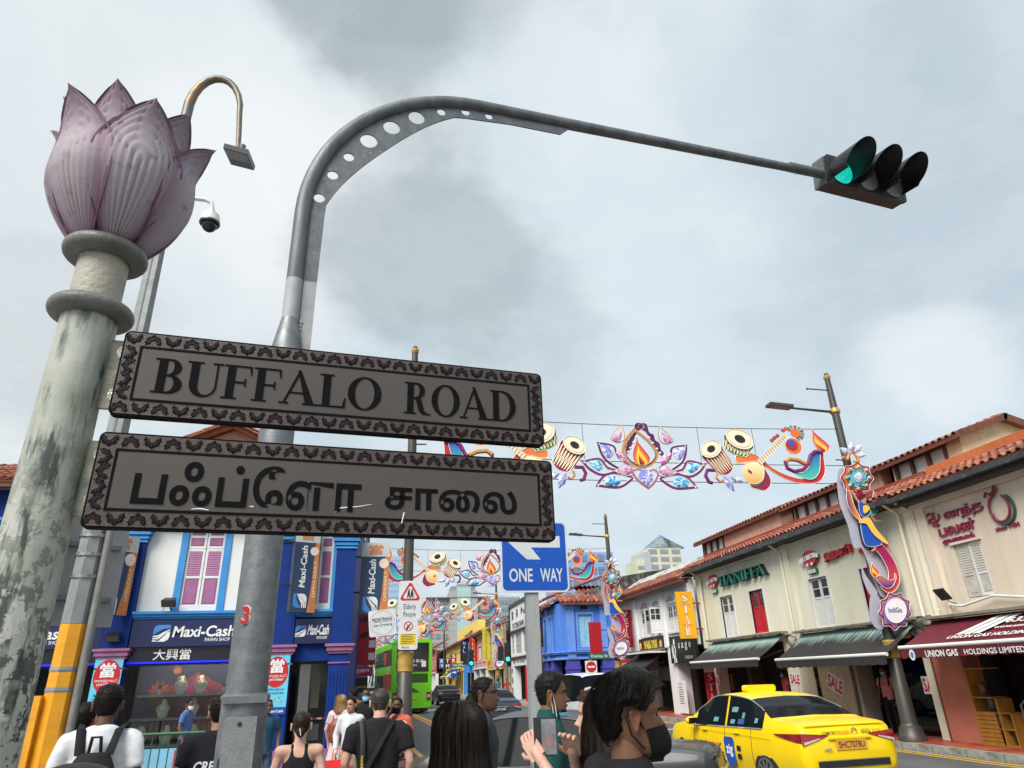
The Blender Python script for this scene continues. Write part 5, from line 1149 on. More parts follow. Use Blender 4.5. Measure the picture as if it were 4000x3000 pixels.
def restaurant():      # plaster shophouse with crimson Tamil letters
    t=thing('restaurant_house','pale plaster shophouse with crimson Tamil letters, grey shutters and burgundy awning','shophouse',(14,11,.14));F=R0
    mb=MB();F.wall(mb,-15.08,-4,2.72,5.85,[(-14.23,-13.42,3.22,4.44),(-11.0,-10.2,3.22,4.44)],.2);mb.build('upper_wall',CREAM2,t,smooth=0)
    for a,b in ((-14.23,-13.42),(-11.0,-10.2)):
        mb=MB();F.box(mb,a-.05,b+.05,4.44,4.5,-.02,.05);w=mb.build('window',CREAM2,t);m=(a+b)/2
        SH=pm('grey_shutter',S(196,192,180),S(170,166,154),scale=5,rough=.7,c3=S(120,112,98),s3=9,t3=.62)
        louvre_leaf(w,F,a+.02,m-.01,3.24,4.42,-.06,SH,SH,True,.42,11);louvre_leaf(w,F,m+.01,b-.02,3.24,4.42,-.06,WPAINT,SH,True,.42,11)
    mb=MB();F.box(mb,-15.05,-14.75,2.72,5.5,-.02,.09);F.box(mb,-15.08,-4,5.48,5.58,-.02,.10);F.box(mb,-15.08,-4,5.58,5.66,-.02,.16);mb.build('pilaster',CREAM2,t)
    for s,y,z,w,h in (('ஆ',14.55,5.17,.42,.3),('னந்த',13.62,5.14,1.15,.30),('பவன்',13.95,4.83,1.1,.27),('\u0bc8சவம்',13.98,4.57,.95,.15)):
        if s == 'ஆ':    # built from strokes: the letter A (long)
            mb=MB();O=F.p(-y,z,.06)
            for pts in ([(-.2,.1),(-.1,.17),(0,.1),(-.02,-.02),(-.16,-.05),(-.2,-.12),(-.08,-.17),(.12,-.14),(.22,-.04),(.2,.06)],[(.03,.17),(.03,-.3)],[(-.08,-.28),(.04,-.22),(.14,-.28),(.06,-.33)]):
                mb.tube([F.p(-y+p[0]*.9,z+p[1]*.72+.02,.03) for p in pts],.026,8)
            mb.build('lettering',CRIM,t)
        else:lettering(s,CRIM,t,F.p(-y,z,0),F.x,F.z,w=w,h=h,t=.05,offset=.022,solid=True)
    mb=MB();pts=[(.30*math.cos(R_(g)),.30*math.sin(R_(g))) for g in range(100,430,15)]
    mb.tube([F.p(-12.62+p[0]*.85,4.98+p[1],.05) for p in pts],.028,8);mb.build('emblem_ring',CRIM,t)
    mb=MB();mb.tube([F.p(-12.57+p[0]*1.0,4.94+p[1]*1.08,.03) for p in pts[6:]],.034,8);mb.build('emblem_ring',pm('dark_green',S(44,84,72)),t)
    mb=MB();mb.tube([F.p(-12.75+x,5.28+z,.05) for x,z in ((-.16,.0),(-.1,.1),(0,.03),(.1,.08),(.16,.2),(.22,.12),(.1,.0))],.025,8);mb.build('emblem_flourish',CRIM,t)
    lettering('since 1984',CRIM,t,F.p(-12.6,4.56,0),F.x,F.z,w=.62,h=.1,t=.03,offset=.015,solid=True)
    put=MB();put_serif(put,'AB',F.p(-11.55,5.1,0),F.x,F.z,.8,.42,.08);put.build('lettering',CRIM,t,smooth=0)
    # roof
    tiled_roof(t,F,-15.3,-4,5.86,.55,6.42,-.72,single=300)
    mb=MB();F.box(mb,-15.3,-4,5.70,5.82,.42,.60);mb.build('gutter',DKGUT,t);mb=MB();F.box(mb,-15.3,-4,5.60,5.84,-.1,.42);mb.build('soffit',pm('dark_soffit',S(58,50,46)),t)
    mb=MB();F.box(mb,-15.2,-4,6.30,6.68,-.95,-.74);mb.build('ridge_band',PLASTER_O,t)
    jack_roof(t,14.15,16.7,pm('attic_cream',S(222,196,158),S(204,178,140),rough=.8),6.58,wins=3)
    block_behind(t,F,-15.08,-4,.14,6.2,2.6,8,CREAM2)
    for y in (15.2,9.0):MB().tube([F.p(-y,2.8,.10),F.p(-y,5.5,.10),F.p(-y,5.72,.45)],.045,8).build('downpipe',CREAM2,t)
    MB().tube([F.p(-15.4,2.98,.06),F.p(-14.8,3.12,.05),F.p(-14.2,3.06,.2),F.p(-13.4,3.2,.12),F.p(-12.2,3.02,.1),F.p(-9,3.05,.1)],.028,8).build('white_conduit',WPAINT,t)
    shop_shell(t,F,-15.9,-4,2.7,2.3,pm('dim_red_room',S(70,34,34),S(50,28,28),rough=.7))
    SAL=pm('salmon_paint',S(206,128,104),S(190,112,90),scale=2,rough=.75,c3=S(186,182,170),s3=2.6,t3=.655,w3=.012)
    mb=MB();F.box(mb,-15.85,-14.95,.14,2.75,-.5,0);mb.build('salmon_pier',SAL,t);mb=MB();F.box(mb,-15.9,-15.85,.14,2.7,-.5,.01);mb.build('red_edge',pm('red_edge',S(150,62,52)),t)
    mb=MB();F.box(mb,-16.15,-15.92,.14,2.7,-.5,.005);mb.build('cream_pier',CREAM,t)
    aw=awning(t,5,15.35,13.3,2.82,12.2,2.22,pm('burgundy_fabric',S(104,24,40),S(88,20,36),scale=3,rough=.75),None)
    sl=Vector((-1.1,0,-.60)).normalized();up=-sl;nrm=Vector((0,-1,0)).cross(up)
    def onslope(u,y):return Vector((13.3,y,2.82))+sl*u+nrm*.02
    for k in range(3):
        y=13.95-k*.24;MB().add([onslope(.12,y-.62),onslope(.12,y-.80),onslope(.86,y-.20),onslope(.86,y)],[(0,1,2,3)]).build('stripe',LW,aw,smooth=0)
    for s,y,u,w,h in (('6333 5262',12.1,.42,1.5,.2),('www.uniongas.com',12.2,.70,1.6,.12),('UNION GAS HOLDINGS LIMITED',12.5,.98,3.1,.13)):
        lettering(s,LW,aw,onslope(u,y)+nrm*.01,(0,-1,0),up,w=w,h=h,offset=.02,shear=.3)
    V=Fr((12.155,0,0),(0,-1,0),(-1,0,0));lettering('UNION GAS',LW,aw,V.p(-14.05,2.06,.004),V.x,V.z,w=.95,h=.14,offset=.03);lettering('HOLDINGS LIMITED',LW,aw,V.p(-12.65,2.06,.004),V.x,V.z,w=1.5,h=.11,offset=.015)
    MB().prism([(.09*math.cos(R_(g)),.12*math.sin(R_(g))) for g in range(0,360,20)],V.p(-14.95,2.05,.004),V.x,V.z,.004).build('round_badge',LW,aw,smooth=0);MB().prism([(.05*math.cos(R_(g)),.07*math.sin(R_(g))) for g in range(0,360,30)],V.p(-14.95,2.05,.009),V.x,V.z,.002).build('badge_mark',pm('logo_blue',S(60,130,205)),aw,smooth=0)
    # wooden shelf unit, handrail
    sh=thing('shelf_unit','yellow wooden open shelf unit beside the salmon pier','shelf unit',(13.3,14.5,.14));YW=pm('yellow_wood',S(186,134,52),S(160,108,40),scale=6,rough=.6,streak=True)
    for (y0,y1,x0,x1,z0,z1) in ((14.86,14.92,13.35,13.75,.14,1.75),(14.2,14.26,13.35,13.75,.14,1.1),(13.9,13.95,13.35,13.75,.14,.8)):MB().box(x0,x1,y0,y1,z0,z1).build('side_board',YW,sh)
    for k in range(8):MB().box(13.30,13.34,14.3,14.86,.16+k*.085,.235+k*.085).build('slat',YW,sh)
    for z in (.16,.48,.8,1.1,1.7):MB().box(13.36,13.74,13.95 if z < .9 else 14.3,14.86,z,z+.03).build('shelf',YW,sh)
    for i,(y,z,c) in enumerate(((14.05,.2,S(40,40,44)),(14.35,.52,S(120,120,116)),(14.5,.84,S(70,72,70)),(14.65,1.14,S(110,60,50)))):
        b=MB().lathe([(.07,0),(.09,.03),(.09,.2),(.05,.26),(.03,.28)],12,(13.5,y,z+.03)).build('jar',pm('shelf_jar_%d' % i,c,rough=.3));tag(b,['black','grey','dull green','reddish'][i]+' jar standing on the yellow wooden shelf unit','jar','jars on the shelf unit')
    hr=thing('handrail','bent grey steel handrail at the restaurant entrance','handrail',(13.2,13.2,.14));MB().tube([(13.2,13.45,.14),(13.2,13.45,1.0),(13.2,13.1,1.25),(13.2,12.2,1.28)],.022,10).build('rail',GALV,hr);MB().tube([(13.2,12.4,.14),(13.2,12.4,1.27)],.02,8).build('post',GALV,hr)
    sp=thing('solar_floodlight','tilted black floodlight panel on the plaster wall above the burgundy awning','floodlight',F.p(-14.6,3.2,0));MB().obox(F.p(-14.62,3.36,.3),F.x*.16,(F.n*.6+F.z*.8)*.15,(F.n*.8-F.z*.6)*.02).build('panel',BLK,sp);MB().tube([F.p(-14.6,3.15,0),F.p(-14.6,3.2,.2),F.p(-14.6,3.33,.28)],.014,8).build('arm',GALV,sp)
restaurant()

def textile_house():
    t=thing('textile_house','cream shophouse with green HANIFFA letters, red and white shutter doors and striped awnings','shophouse',(14,22,.14));F=R0
    doors=[(-26.5,-25.45,3.02,4.57,0),(-24.15,-23.16,3.05,4.52,1),(-20.3,-19.32,2.98,4.44,0),(-17.75,-16.75,2.98,4.4,1)]
    mb=MB();F.wall(mb,-28.4,-15.08,2.72,5.92,[d[:4] for d in doors],.22);mb.build('upper_wall',CREAM,t,smooth=0)
    RD=pm('red_door_paint',S(196,36,46),S(172,28,40),scale=6,rough=.55,c3=S(206,120,100),s3=14,t3=.68,w3=.04)
    for a,b,z0,z1,r in doors:
        m=RD if r else WPAINT;mb=MB();F.box(mb,a-.05,a,z0,z1+.05,-.1,.03);F.box(mb,b,b+.05,z0,z1+.05,-.1,.03);F.box(mb,a,b,z1,z1+.05,-.1,.031);fr=mb.build('shutter_door',WPAINT,t)
        mid=(a+b)/2;pane_leaf(fr,F,a+.01,mid-.008,z0,z1-.01,-.09,m,.60);pane_leaf(fr,F,mid+.008,b-.01,z0,z1-.01,-.09,m,.60)
    for y0,y1 in ((28.4,28.0),(21.4,21.1),(15.45,15.1)):
        mb=MB();F.box(mb,-y0,-y1,2.72,5.6,-.02,.09);F.box(mb,-y0-.04,-y1+.04,5.5,5.72,-.02,.14);mb.build('pilaster',CREAM,t)
    mb=MB();F.box(mb,-28.4,-15.1,5.62,5.70,-.02,.12);mb.build('string_course',CREAM,t)
    GR=pm('green_letter',S(30,134,118),S(26,120,106),rough=.45);DG=pm('letter_side',S(40,52,46))
    mb=MB();put_serif(mb,'HANIFFA',F.p(-24.3,5.13,.14),F.x,F.z,3.55,.36,.03,gap=.02);mb.build('lettering',GR,t,smooth=0)
    mb=MB();put_serif(mb,'HANIFFA',F.p(-24.3,5.13,.0),F.x,F.z,3.6,.385,.135,gap=.02);mb.build('letter_returns',DG,t,smooth=0)
    def badge(y,z):
        s=signboard(t,F,-y-.42,-y+.42,z-.06,z+.06,0,.06,pm('badge_green',S(30,110,80)),'badge_arm')
        MB().prism([(.36*math.cos(R_(g)),.24*math.sin(R_(g))) for g in range(0,360,20)],F.p(-y,z,.02),F.x,F.z,.12).build('badge_disc',pm('badge_red',S(190,50,54)),s)
        MB().prism([(-.52,-.06),(-.3,-.02),(.3,.04),(.52,0),(.52,.14),(.3,.18),(-.3,.12),(-.52,.08)],F.p(-y,z-.05,.14),F.x,F.z,.02).build('badge_ribbon',LW,s,smooth=0)
        lettering('H   T',pm('badge_green',S(30,110,80)),s,F.p(-y,z+.01,.16),F.x,F.z,w=.5,h=.12,offset=.03)
        for d in (-.12,0,.12):MB().prism([(d+.06*math.cos(R_(g)),-.19+.05*math.sin(R_(g))) for g in range(0,360,40)],F.p(-y,z,.14),F.x,F.z,.012).build('badge_petal',LW if d else pm('badge_red',S(190,50,54)),s,smooth=0)
        e=signboard(t,F,-y-.25,-y+.2,z-.47,z-.33,0,.1,pm('badge_green',S(30,110,80)),'exit_box');lettering('Exit 出口',pm('badge_green',S(30,110,80)),signboard(e,F,-y-.23,-y+.18,z-.45,z-.35,.1,.104,LW,'exit_face'),F.p(-y-.02,z-.4,.105),F.x,F.z,w=.3,h=.06)
    badge(26.75,5.24);badge(19.85,5.05)
    RT=pm('red_letter',S(176,44,44),rough=.5)
    lettering('ஹனி',RT,t,F.p(-18.45,4.98,0),F.x,F.z,w=1.3,h=.36,t=.12,offset=.05,solid=True);lettering('ஃபா',RT,t,F.p(-16.9,4.93,0),F.x,F.z,w=1.1,h=.33,t=.12,offset=.05,solid=True)
    tiled_roof(t,F,-29.2,-15.2,5.93,.55,6.46,-.70,single=300)
    mb=MB();F.box(mb,-29.2,-15.3,5.74,5.88,.42,.62);g=mb.build('gutter',DKGUT,t);mb=MB();F.box(mb,-29.1,-15.3,5.72,5.90,-.1,.42);mb.build('soffit',pm('dark_soffit',S(58,50,46)),t)
    for k in range(14):MB().tube([F.p(-28.8+k,5.9,.45),F.p(-28.8+k,6.02,.5),F.p(-28.8+k,5.72,.62)],.008,6).build('gutter_strap',STEEL,g)
    mb=MB();F.box(mb,-28.9,-15.3,6.30,6.62,-.92,-.72);mb.build('ridge_band',PLASTER_R,t)
    AC=pm('attic_plaster',S(214,170,146),S(196,150,128),rough=.8)
    jack_roof(t,17.2,21.9,AC,6.60);jack_roof(t,22.8,29.4,AC,6.66,wins=3)
    block_behind(t,F,-28.4,-15.1,.14,6.3,2.6,8,CREAM)
    for y in (27.9,21.45,15.6):MB().tube([F.p(-y,2.9,.12),F.p(-y,5.5,.12),F.p(-y,5.76,.5)],.04,8).build('downpipe',CREAM,t)
    rgc=random.Random(2)
    for k in range(9):
        y=28-k*1.4;MB().tube([F.p(-y,2.93+rgc.uniform(-.02,.05),.1),F.p(-y+.5,2.86+rgc.uniform(-.03,.05),.13),F.p(-y+1.4,2.93+rgc.uniform(-.02,.05),.1)],.012,5).build('cable',DKGUT,t)
    for y,z in ((21.6,2.75),(15.9,2.7),(15.6,2.85)):
        for k in range(6):MB().tube([F.p(-y+.3*math.cos(g*.9+k),z-.12+.22*math.sin(g*.8+k*.7),.16+.03*k) for g in range(7)],.012,5).build('cable_tangle',DKGUT,t)
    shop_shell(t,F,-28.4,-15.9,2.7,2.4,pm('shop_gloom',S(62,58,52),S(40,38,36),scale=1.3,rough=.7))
    FA=faded_awning();awning(t,22.1,27.45,13.3,2.92,12.2,2.17,FA);awning(t,15.9,21.0,13.3,2.86,12.2,2.1,FA)
    for y0,y1,m in ((28.3,27.75,CREAM),(22.45,21.75,CREAM),(19.0,18.85,pm('door_post',S(150,146,130))),(25.2,25.0,TIMB)):
        mb=MB();F.box(mb,-y0,-y1,.14,2.72,-.5,0);p=mb.build('pier',m,t)
    mb=MB();F.box(mb,-21.75,-20.1,.14,2.3,-.75,-.65);d=mb.build('cream_door',pm('cream_door',S(198,190,160),S(182,172,142),rough=.7),t)
    RS=pm('sale_red',S(206,40,44),rough=.5)
    def sale(y,z,c,w,rot,n,par):
        P=F.p(-y,z,c);X=F.x*math.cos(rot)+F.z*math.sin(rot);Y=F.z*math.cos(rot)-F.x*math.sin(rot)
        pp=MB().prism(_rc(-w*.55,w*.55,-w*.34,w*.34),P,X,Y,.004).build('sale_poster',LW,par,smooth=0);lettering('SALE',RS,pp,P+F.n*.005,X,Y,w=w,h=w*.55,offset=.03)
    sale(22.1,1.52,.002,.52,R_(-4),0,t);sale(20.95,1.36,-.645,.72,R_(-22),1,d);sale(16.3,1.36,-.2,.6,R_(0),2,t);sale(27.85,1.5,.002,.5,0,3,t)
    # contents of the gloom: cabinets, doors, panels, mannequins are only hinted at by real boxes
    rg=random.Random(11)
    for i,(y,z0,z1,w,c) in enumerate([(20.0,.14,1.7,.9,(110,106,98)),(19.3,1.75,2.3,.35,(150,150,140)),(23.8,.14,2.2,1.6,(58,62,56)),(26.4,.14,2.4,.5,(92,78,60)),(25.9,.14,2.3,.28,(150,30,40)),(24.7,.5,1.6,.4,(90,96,110)),(17.8,.14,2.4,.9,(34,54,52)),(16.8,.5,2.2,1.1,(56,60,44))]):
        mb=MB();F.box(mb,-y-w/2,-y+w/2,z0,z1,-2.3,-2.2+.1*(i % 3));cb=mb.build('shop_cabinet',pm('cabinet_%d' % i,S(*c),rough=.6),t)
        if i == 0:
            for r in range(3):
                for q in range(3):mb=MB();F.box(mb,-y-w/2+q*.3+.02,-y-w/2+q*.3+.28,z0+r*.5+.03,z0+r*.5+.47,-2.0,-1.98) ;mb.build('locker_door',pm('locker',S(96,92,86)),cb)
        if i == 2:
            for q in range(4):mb=MB();F.box(mb,-y-.4+q*.3,-y-.2+q*.3,1.2,1.5,-2.0,-1.98);mb.build('notice',pm('notice_%d' % (q % 2),[(.5,.48,.4),(.45,.3,.1)][q % 2]),cb)
    # glazed shop window by the lamp post
    mb=MB();F.box(mb,-18.8,-16.2,.14,2.65,-.62,-.60);mb.build('shop_glass',clear_glass('shop_glass'),t,smooth=0)
    bn=thing('vertical_banner','red vertical banner reading STAR standing under the striped awning','banner',(13.1,27.6,.14));B=Fr((13.0,27.6,0),(1,0,0),(0,-1,0))
    mb=MB();B.box(mb,-.22,.22,.2,1.98,0,.02);b0=mb.build('cloth',pm('banner_red',S(190,32,48),rough=.6),bn);mb=MB();B.box(mb,-.22,.22,1.8,1.98,.021,.024);mb.build('heading',LW,b0,smooth=0)
    for i,ch in enumerate('STAR'):mb=MB();put_serif(mb,ch,B.p(0,1.62-.36*i,.022),B.x,B.z,.22,.27,.003);mb.build('letter',LW,b0,smooth=0)
    mb=MB();B.box(mb,-.02,.02,.14,2.0,-.03,-.01);mb.build('pole',GALV,bn)
textile_house()

def white_house():      # white shophouse with arched windows
    t=thing('arcade_house','white shophouse with arched casement windows and black fascia signs','shophouse',(13.6,34,.14));F=RF(13.0)
    W2=pm('white_wall_b',(.78,.79,.79),(.70,.71,.71),scale=1.5,rough=.8,streak=True,c3=(.5,.5,.48),s3=3,t3=.68,w3=.2)
    wins=[(-38.1,-36.9),(-34.7,-33.3),(-33.0,-31.9),(-31.2,-30.0),(-29.6,-28.6)]
    mb=MB();F.wall(mb,-39.0,-28.42,2.9,5.62,[(a,b,3.52,4.72) for a,b in wins],.2);mb.build('upper_wall',W2,t,smooth=0)
    for i,(a,b) in enumerate(wins):
        mb=MB();F.box(mb,a-.06,b+.06,3.46,3.53,-.05,.08);fr=mb.build('window',WPAINT,t);m=(a+b)/2
        if i == 2:
            G=Fr(F.p(a,0,0),(F.x*math.cos(R_(65))+F.n*math.sin(R_(65))),(F.n*math.cos(R_(65))-F.x*math.sin(R_(65))));pane_leaf(fr,G,.02,(b-a)/2,3.55,4.70,-.02,WPAINT,.5,2,2)
            G=Fr(F.p(b,0,0),(F.x*math.cos(R_(-75))+F.n*math.sin(R_(-75)))*1,(F.n*math.cos(R_(75))+F.x*math.sin(R_(75))));pane_leaf(fr,G,-(b-a)/2,-.02,3.55,4.70,-.02,WPAINT,.5,2,2)
        else:pane_leaf(fr,F,a+.02,m-.01,3.55,4.70,-.08,WPAINT,.5,2,2);pane_leaf(fr,F,m+.01,b-.02,3.55,4.70,-.08,WPAINT,.5,2,2)
        # arched fanlight
        r=(b-a)*.42;ar=[(m+r*math.cos(R_(g)),4.80+r*.62*math.sin(R_(g))) for g in range(0,181,15)]
        fl=MB().prism(ar,F.p(0,0,.003),F.x,F.z,.012).build('fanlight',GLASS,fr,smooth=0)
        rim=MB();rim.tube([F.p(p[0],p[1],.02) for p in ar+[ar[0]]],.035,6);rim.tube([F.p(m,4.80,.02),F.p(m,4.80+r*.62,.02)],.015,6);rim.tube([F.p(m-r*.5,4.80,.02),F.p(m-r*.5,4.80+r*.52,.02)],.015,6);rim.tube([F.p(m+r*.5,4.80,.02),F.p(m+r*.5,4.80+r*.52,.02)],.015,6);rim.tube([F.p(m-r*.9,4.80+r*.3,.02),F.p(m+r*.9,4.80+r*.3,.02)],.012,6);rim.build('fanlight_bar',WPAINT,fl)
    for y0,y1 in ((39.0,38.5),(36.6,35.2),(28.75,28.42)):
        if y1 == 35.2:y0,y1=35.55,35.2
        mb=MB();F.box(mb,-y0,-y1,2.9,5.4,-.02,.1);mb.build('pilaster',W2,t)
    mb=MB();F.box(mb,-31.7,-31.45,2.9,5.4,-.02,.1);mb.build('pilaster',W2,t)
    tiled_roof(t,F,-39.3,-28.2,5.62,.60,6.25,-.75,single=300)
    mb=MB();F.box(mb,-39.3,-28.2,5.42,5.58,.3,.55);mb.build('eave_board',WOODR,t);mb=MB();F.box(mb,-39.2,-28.4,5.55,5.62,-.1,.3);mb.build('soffit',WOODR,t)
    mb=MB();F.box(mb,-39.2,-28.4,6.15,6.35,-.95,-.75);mb.build('ridge_band',PLASTER_R,t)
    ASB=pm('weathered_sheet',S(206,204,200),S(150,148,146),scale=6,rough=.7,c3=S(96,96,96),s3=7,t3=.56,w3=.1)
    mb=MB();mb.obox((14.4,33.8,6.62),(.45,0,.26),(0,5.4,0),(-.02,0,.03));mb.build('flashing_sheet',ASB,t)
    for y in (30.2,34.0,37.4):mb=MB();mb.obox((14.0,y,6.45),(.5,0,.28),(0,.12,0),(-.03,0,.06));mb.build('party_ridge',ASB,t)
    block_behind(t,F,-39,-28.42,.14,6.6,2.6,8,W2)
    mb=MB();mb.box(13.0,20,38.98,39.05,.14,5.6);mb.build('flank_wall',W2,t)
    shop_shell(t,F,-39,-28.42,2.85,2.4,DARK)
    for y0,y1 in ((31.65,30.75),(39.0,38.4),(35.4,34.9)):mb=MB();F.box(mb,-y0,-y1,.14,2.95,-.6,0);mb.build('pier',W2,t)
    BS=pm('black_sign',(.015,.015,.018),rough=.3);YL=pm('yellow_letter',S(232,206,70))
    s1=signboard(t,F,-35.0,-31.8,2.82,3.42,0,.12,BS);mb=MB();put_serif(mb,'SAKTHI',F.p(-33.4,3.12,.12),F.x,F.z,1.75,.36,.02,gap=.03);mb.build('lettering',YL,s1,smooth=0)
    HANDC=pm('print_hand',S(206,150,96))
    for a,sg in ((-34.75,1),(-32.05,-1)):
        mb=MB()
        for k in range(5):mb.tube([F.p(a+sg*.03*k-.06*sg,2.95,.13),F.p(a+sg*(.06*k-.12),3.2+.04*(2-abs(k-2)),.13)],[.045,.016],6)
        mb.build('painted_hand',HANDC,s1)
    s2=signboard(t,F,-31.0,-28.3,2.2,3.32,0,.14,BS);lettering('s a g e',LW,s2,F.p(-29.35,2.86,.14),F.x,F.z,w=1.35,h=.32,t=.01,offset=.01);lettering('BY FADE AWAY',LW,s2,F.p(-29.0,2.42,.14),F.x,F.z,w=.8,h=.12,t=.01)
    mb=MB()
    for pts in ([(0,.95),(-.1,.8),(-.05,.68),(.06,.74),(.02,.9),(0,.95)],[(-.05,.68),(-.25,.55),(-.3,.3),(-.15,.1),(-.22,-.1)],[(.05,.66),(.12,.5),(.0,.2),(.15,-.08)],[(-.35,.7),(-.45,.5),(-.38,.3),(-.48,.12)]):mb.tube([F.p(-30.45+x*.6,2.3+z*.95,.15) for x,z in pts],.02,6)
    mb.build('line_figure',LW,s2)
    awning(t,31.9,35.6,13.0,2.80,11.9,2.1,pm('black_fabric',(.02,.02,.022),rough=.7),bar=BLK)
    mb=MB();mb.box(12.1,13.0,31.8,34.9,2.7,2.78);mb.build('white_canopy_top',WPAINT,t)
    s3=signboard(t,RF(12.9),-38.2,-35.7,2.0,2.55,0,.1,pm('red_sign',S(196,40,46)),'red_sign');lettering('TANDOORI CORNER',LW,s3,RF(12.9).p(-36.95,2.28,.1),F.x,F.z,w=2.0,h=.2,offset=.01)
    s4=signboard(t,RF(13.1),-35.4,-31.8,1.5,2.1,-.1,.0,BS);lettering('YAN MOTORS',YL,s4,RF(13.1).p(-34.2,1.8,0),F.x,F.z,w=1.7,h=.3,offset=.02)
    mb=MB();F.box(mb,-34.6,-31.7,.14,2.0,-1.4,-1.3);st=mb.build('roller_shutter',DSTEEL,t)
    sl=MB().box(-1.4,1.4,-.02,0,0,.07).mesh('slat',DSTEEL)
    for k in range(18):piece('slat',sl,st,F.M(-33.1,.2+k*.1,-1.3))
    mb=MB();F.box(mb,-30.9,-30.0,.2,1.5,.02,.05);nb=mb.build('menu_board',LW,t)
    for k in range(8):mb=MB();F.box(mb,-30.75,-30.35+.05*(k % 3),1.2-k*.09,1.23-k*.09,.05,.053);mb.build('menu_line',DKGUT,nb,smooth=0)
    lettering('SALE',pm('sale_red',S(206,40,44)),nb,F.p(-30.5,1.36,.05),F.x,F.z,w=.4,h=.12)
    for i in range(5):mb=MB();F.box(mb,-29.8+i*.25,-29.7+i*.25,.9+.2*(i % 3),1.7+.1*(i % 2),-1.6,-1.5);mb.build('hung_goods',pm('goods_%d' % i,[S(200,150,50),S(90,70,40),S(180,140,60),S(60,50,40),S(160,120,70)][i]),t)
white_house()

def blade_sign(name,label,y,x0,x1,z0,z1,face,letters,lm,serif_=True,edge=None,rot=0.,top=.94):
    "a projecting sign board hung square to the row"
    F=Fr((x0,y,0),(1,0,0),(0,-1,0));t=thing(name,label,'shop sign',(x0,y,z0),group='blade signs along the shop row')
    w,h=x1-x0,z1-z0;mb=MB();F.box(mb,0,w,z0,z1,-.12,0);b=mb.build('board',face,t)
    n=len(letters)
    for i,ch in enumerate(letters):
        if ch == ' ':continue
        z=z1-h*(1-top)/2-h*top*(i+.5)/n;hh=h*top/n*.74;ww=min(w*.55,hh*.95)*(.5 if ch == 'I' else 1)
        if serif_:
            mb=MB();put_serif(mb,ch,F.p(w/2,z,.003),F.x,F.z,ww,hh,.012)
            if edge:e=MB();put_serif(e,ch,F.p(w/2,z,.0),F.x,F.z,ww*1.22,hh*1.12,.004);e.build('letter_edge',edge,b,smooth=0)
            mb.build('letter',lm,b,smooth=0)
        else:lettering(ch,lm,b,F.p(w/2,z,.0),F.x,F.z,name='letter',w=ww,h=hh,t=.012,offset=.02)
    RDB=pm('sign_arm_red',S(150,40,44))
    for z in (z0+h*.2,z1-h*.25):MB().cyl((x1,y+.06,z),(x1+.35,y+.06,z),.03,n=8).build('arm',RDB,t)
    return t
RED1=pm('sign_red',S(176,28,40),S(164,24,36),rough=.4);YEL1=pm('sign_yellow',S(240,178,20),S(230,166,16),rough=.4)
blade_sign('star_sign','yellow blade sign with white and red letters STAR',28.2,12.25,12.98,3.12,5.0,YEL1,'STAR',LW,True,pm('sale_red',S(206,40,44)))
blade_sign('vetri_sign','red blade sign with white letters VETRI on the arcade house',36.0,12.3,12.95,3.1,4.98,RED1,'VETRI',LW,False)
bs_=blade_sign('red_blade_sign','red blade sign with faint crown emblem beside the blue corner house',41.3,12.15,12.9,2.95,4.75,RED1,'  ',LW,False)
# ---------------------------------------------------------------- street row beyond, towers
def simple_house(name,label,F,a0,a1,z1,wall,trim,wins,leaf,ground,roof=True,zw=(3.5,5.0),depth=7,piers=True,sign=None,single=0):
    t=thing(name,label,'shophouse',F.p((a0+a1)/2,.13,-1));w=a1-a0;n=wins;ww=w/n
    hs=[(a0+ww*(i+.5)-ww*.28,a0+ww*(i+.5)+ww*.28,zw[0],zw[1]) for i in range(n)] if n else []
    mb=MB();F.wall(mb,a0,a1,2.75,z1,hs,.2);mb.build('upper_wall',wall,t,smooth=0)
    for h in hs:
        f=MB();F.box(f,h[0]-.07,h[1]+.07,h[3],h[3]+.09,-.02,.06);F.box(f,h[0]-.07,h[1]+.07,h[2]-.08,h[2],-.02,.08);fr=f.build('window',trim,t);m=(h[0]+h[1])/2
        for u0,u1 in ((h[0],m-.01),(m+.01,h[1])):
            l=MB();F.box(l,u0,u1,h[2],h[3],-.1,-.06);lf=l.build('shutter_leaf',leaf,fr)
            l=MB();F.box(l,u0+.08,u1-.08,h[2]+.15,h[3]-.15,-.06,-.045);l.build('panel',trim,lf)
    mb=MB();F.box(mb,a0,a1,2.75,2.9,-.02,.12);F.box(mb,a0,a1,z1-.25,z1-.12,-.02,.14);mb.build('string_course',trim,t)
    block_behind(t,F,a0+.02,a1-.02,.13,z1+.1,2.3,depth,wall);shop_shell(t,F,a0,a1,2.7,2.2,ground,.13)
    if piers:
        k=max(1,int(w/4.5))
        for i in range(k+1):
            a=a0+.3+(w-.6)*i/k;mb=MB();F.box(mb,a-.28,a+.28,.13,2.8,-.5,.002);mb.build('pier',trim,t)
    if roof:
        tiled_roof(t,F,a0-.1,a1+.1,z1,.6,z1+1.35,-2.2,w=.34,l=.42,single=single)
        mb=MB();F.box(mb,a0-.1,a1+.1,z1-.16,z1-.02,.35,.55);mb.build('eave_board',WOODR,t)
    return t
PB=pm('cornflower_paint',S(78,126,210),S(66,110,196),scale=2,rough=.65,c3=S(112,140,200),s3=4,t3=.62,w3=.1,streak=True);PB2=pm('pale_cornflower',S(104,150,222),S(92,136,210),scale=3,rough=.6)
VIO=pm('violet_base',S(74,74,168),S(62,60,150),scale=2,rough=.65);CYA=pm('cyan_shutter',S(150,200,226),S(120,176,214),scale=4,rough=.6)
STAIN=pm('stained_gable',S(120,114,108),S(58,54,52),scale=2.2,rough=.9,c3=S(200,196,188),s3=6,t3=.66,w3=.05,lo=.4,hi=.55)
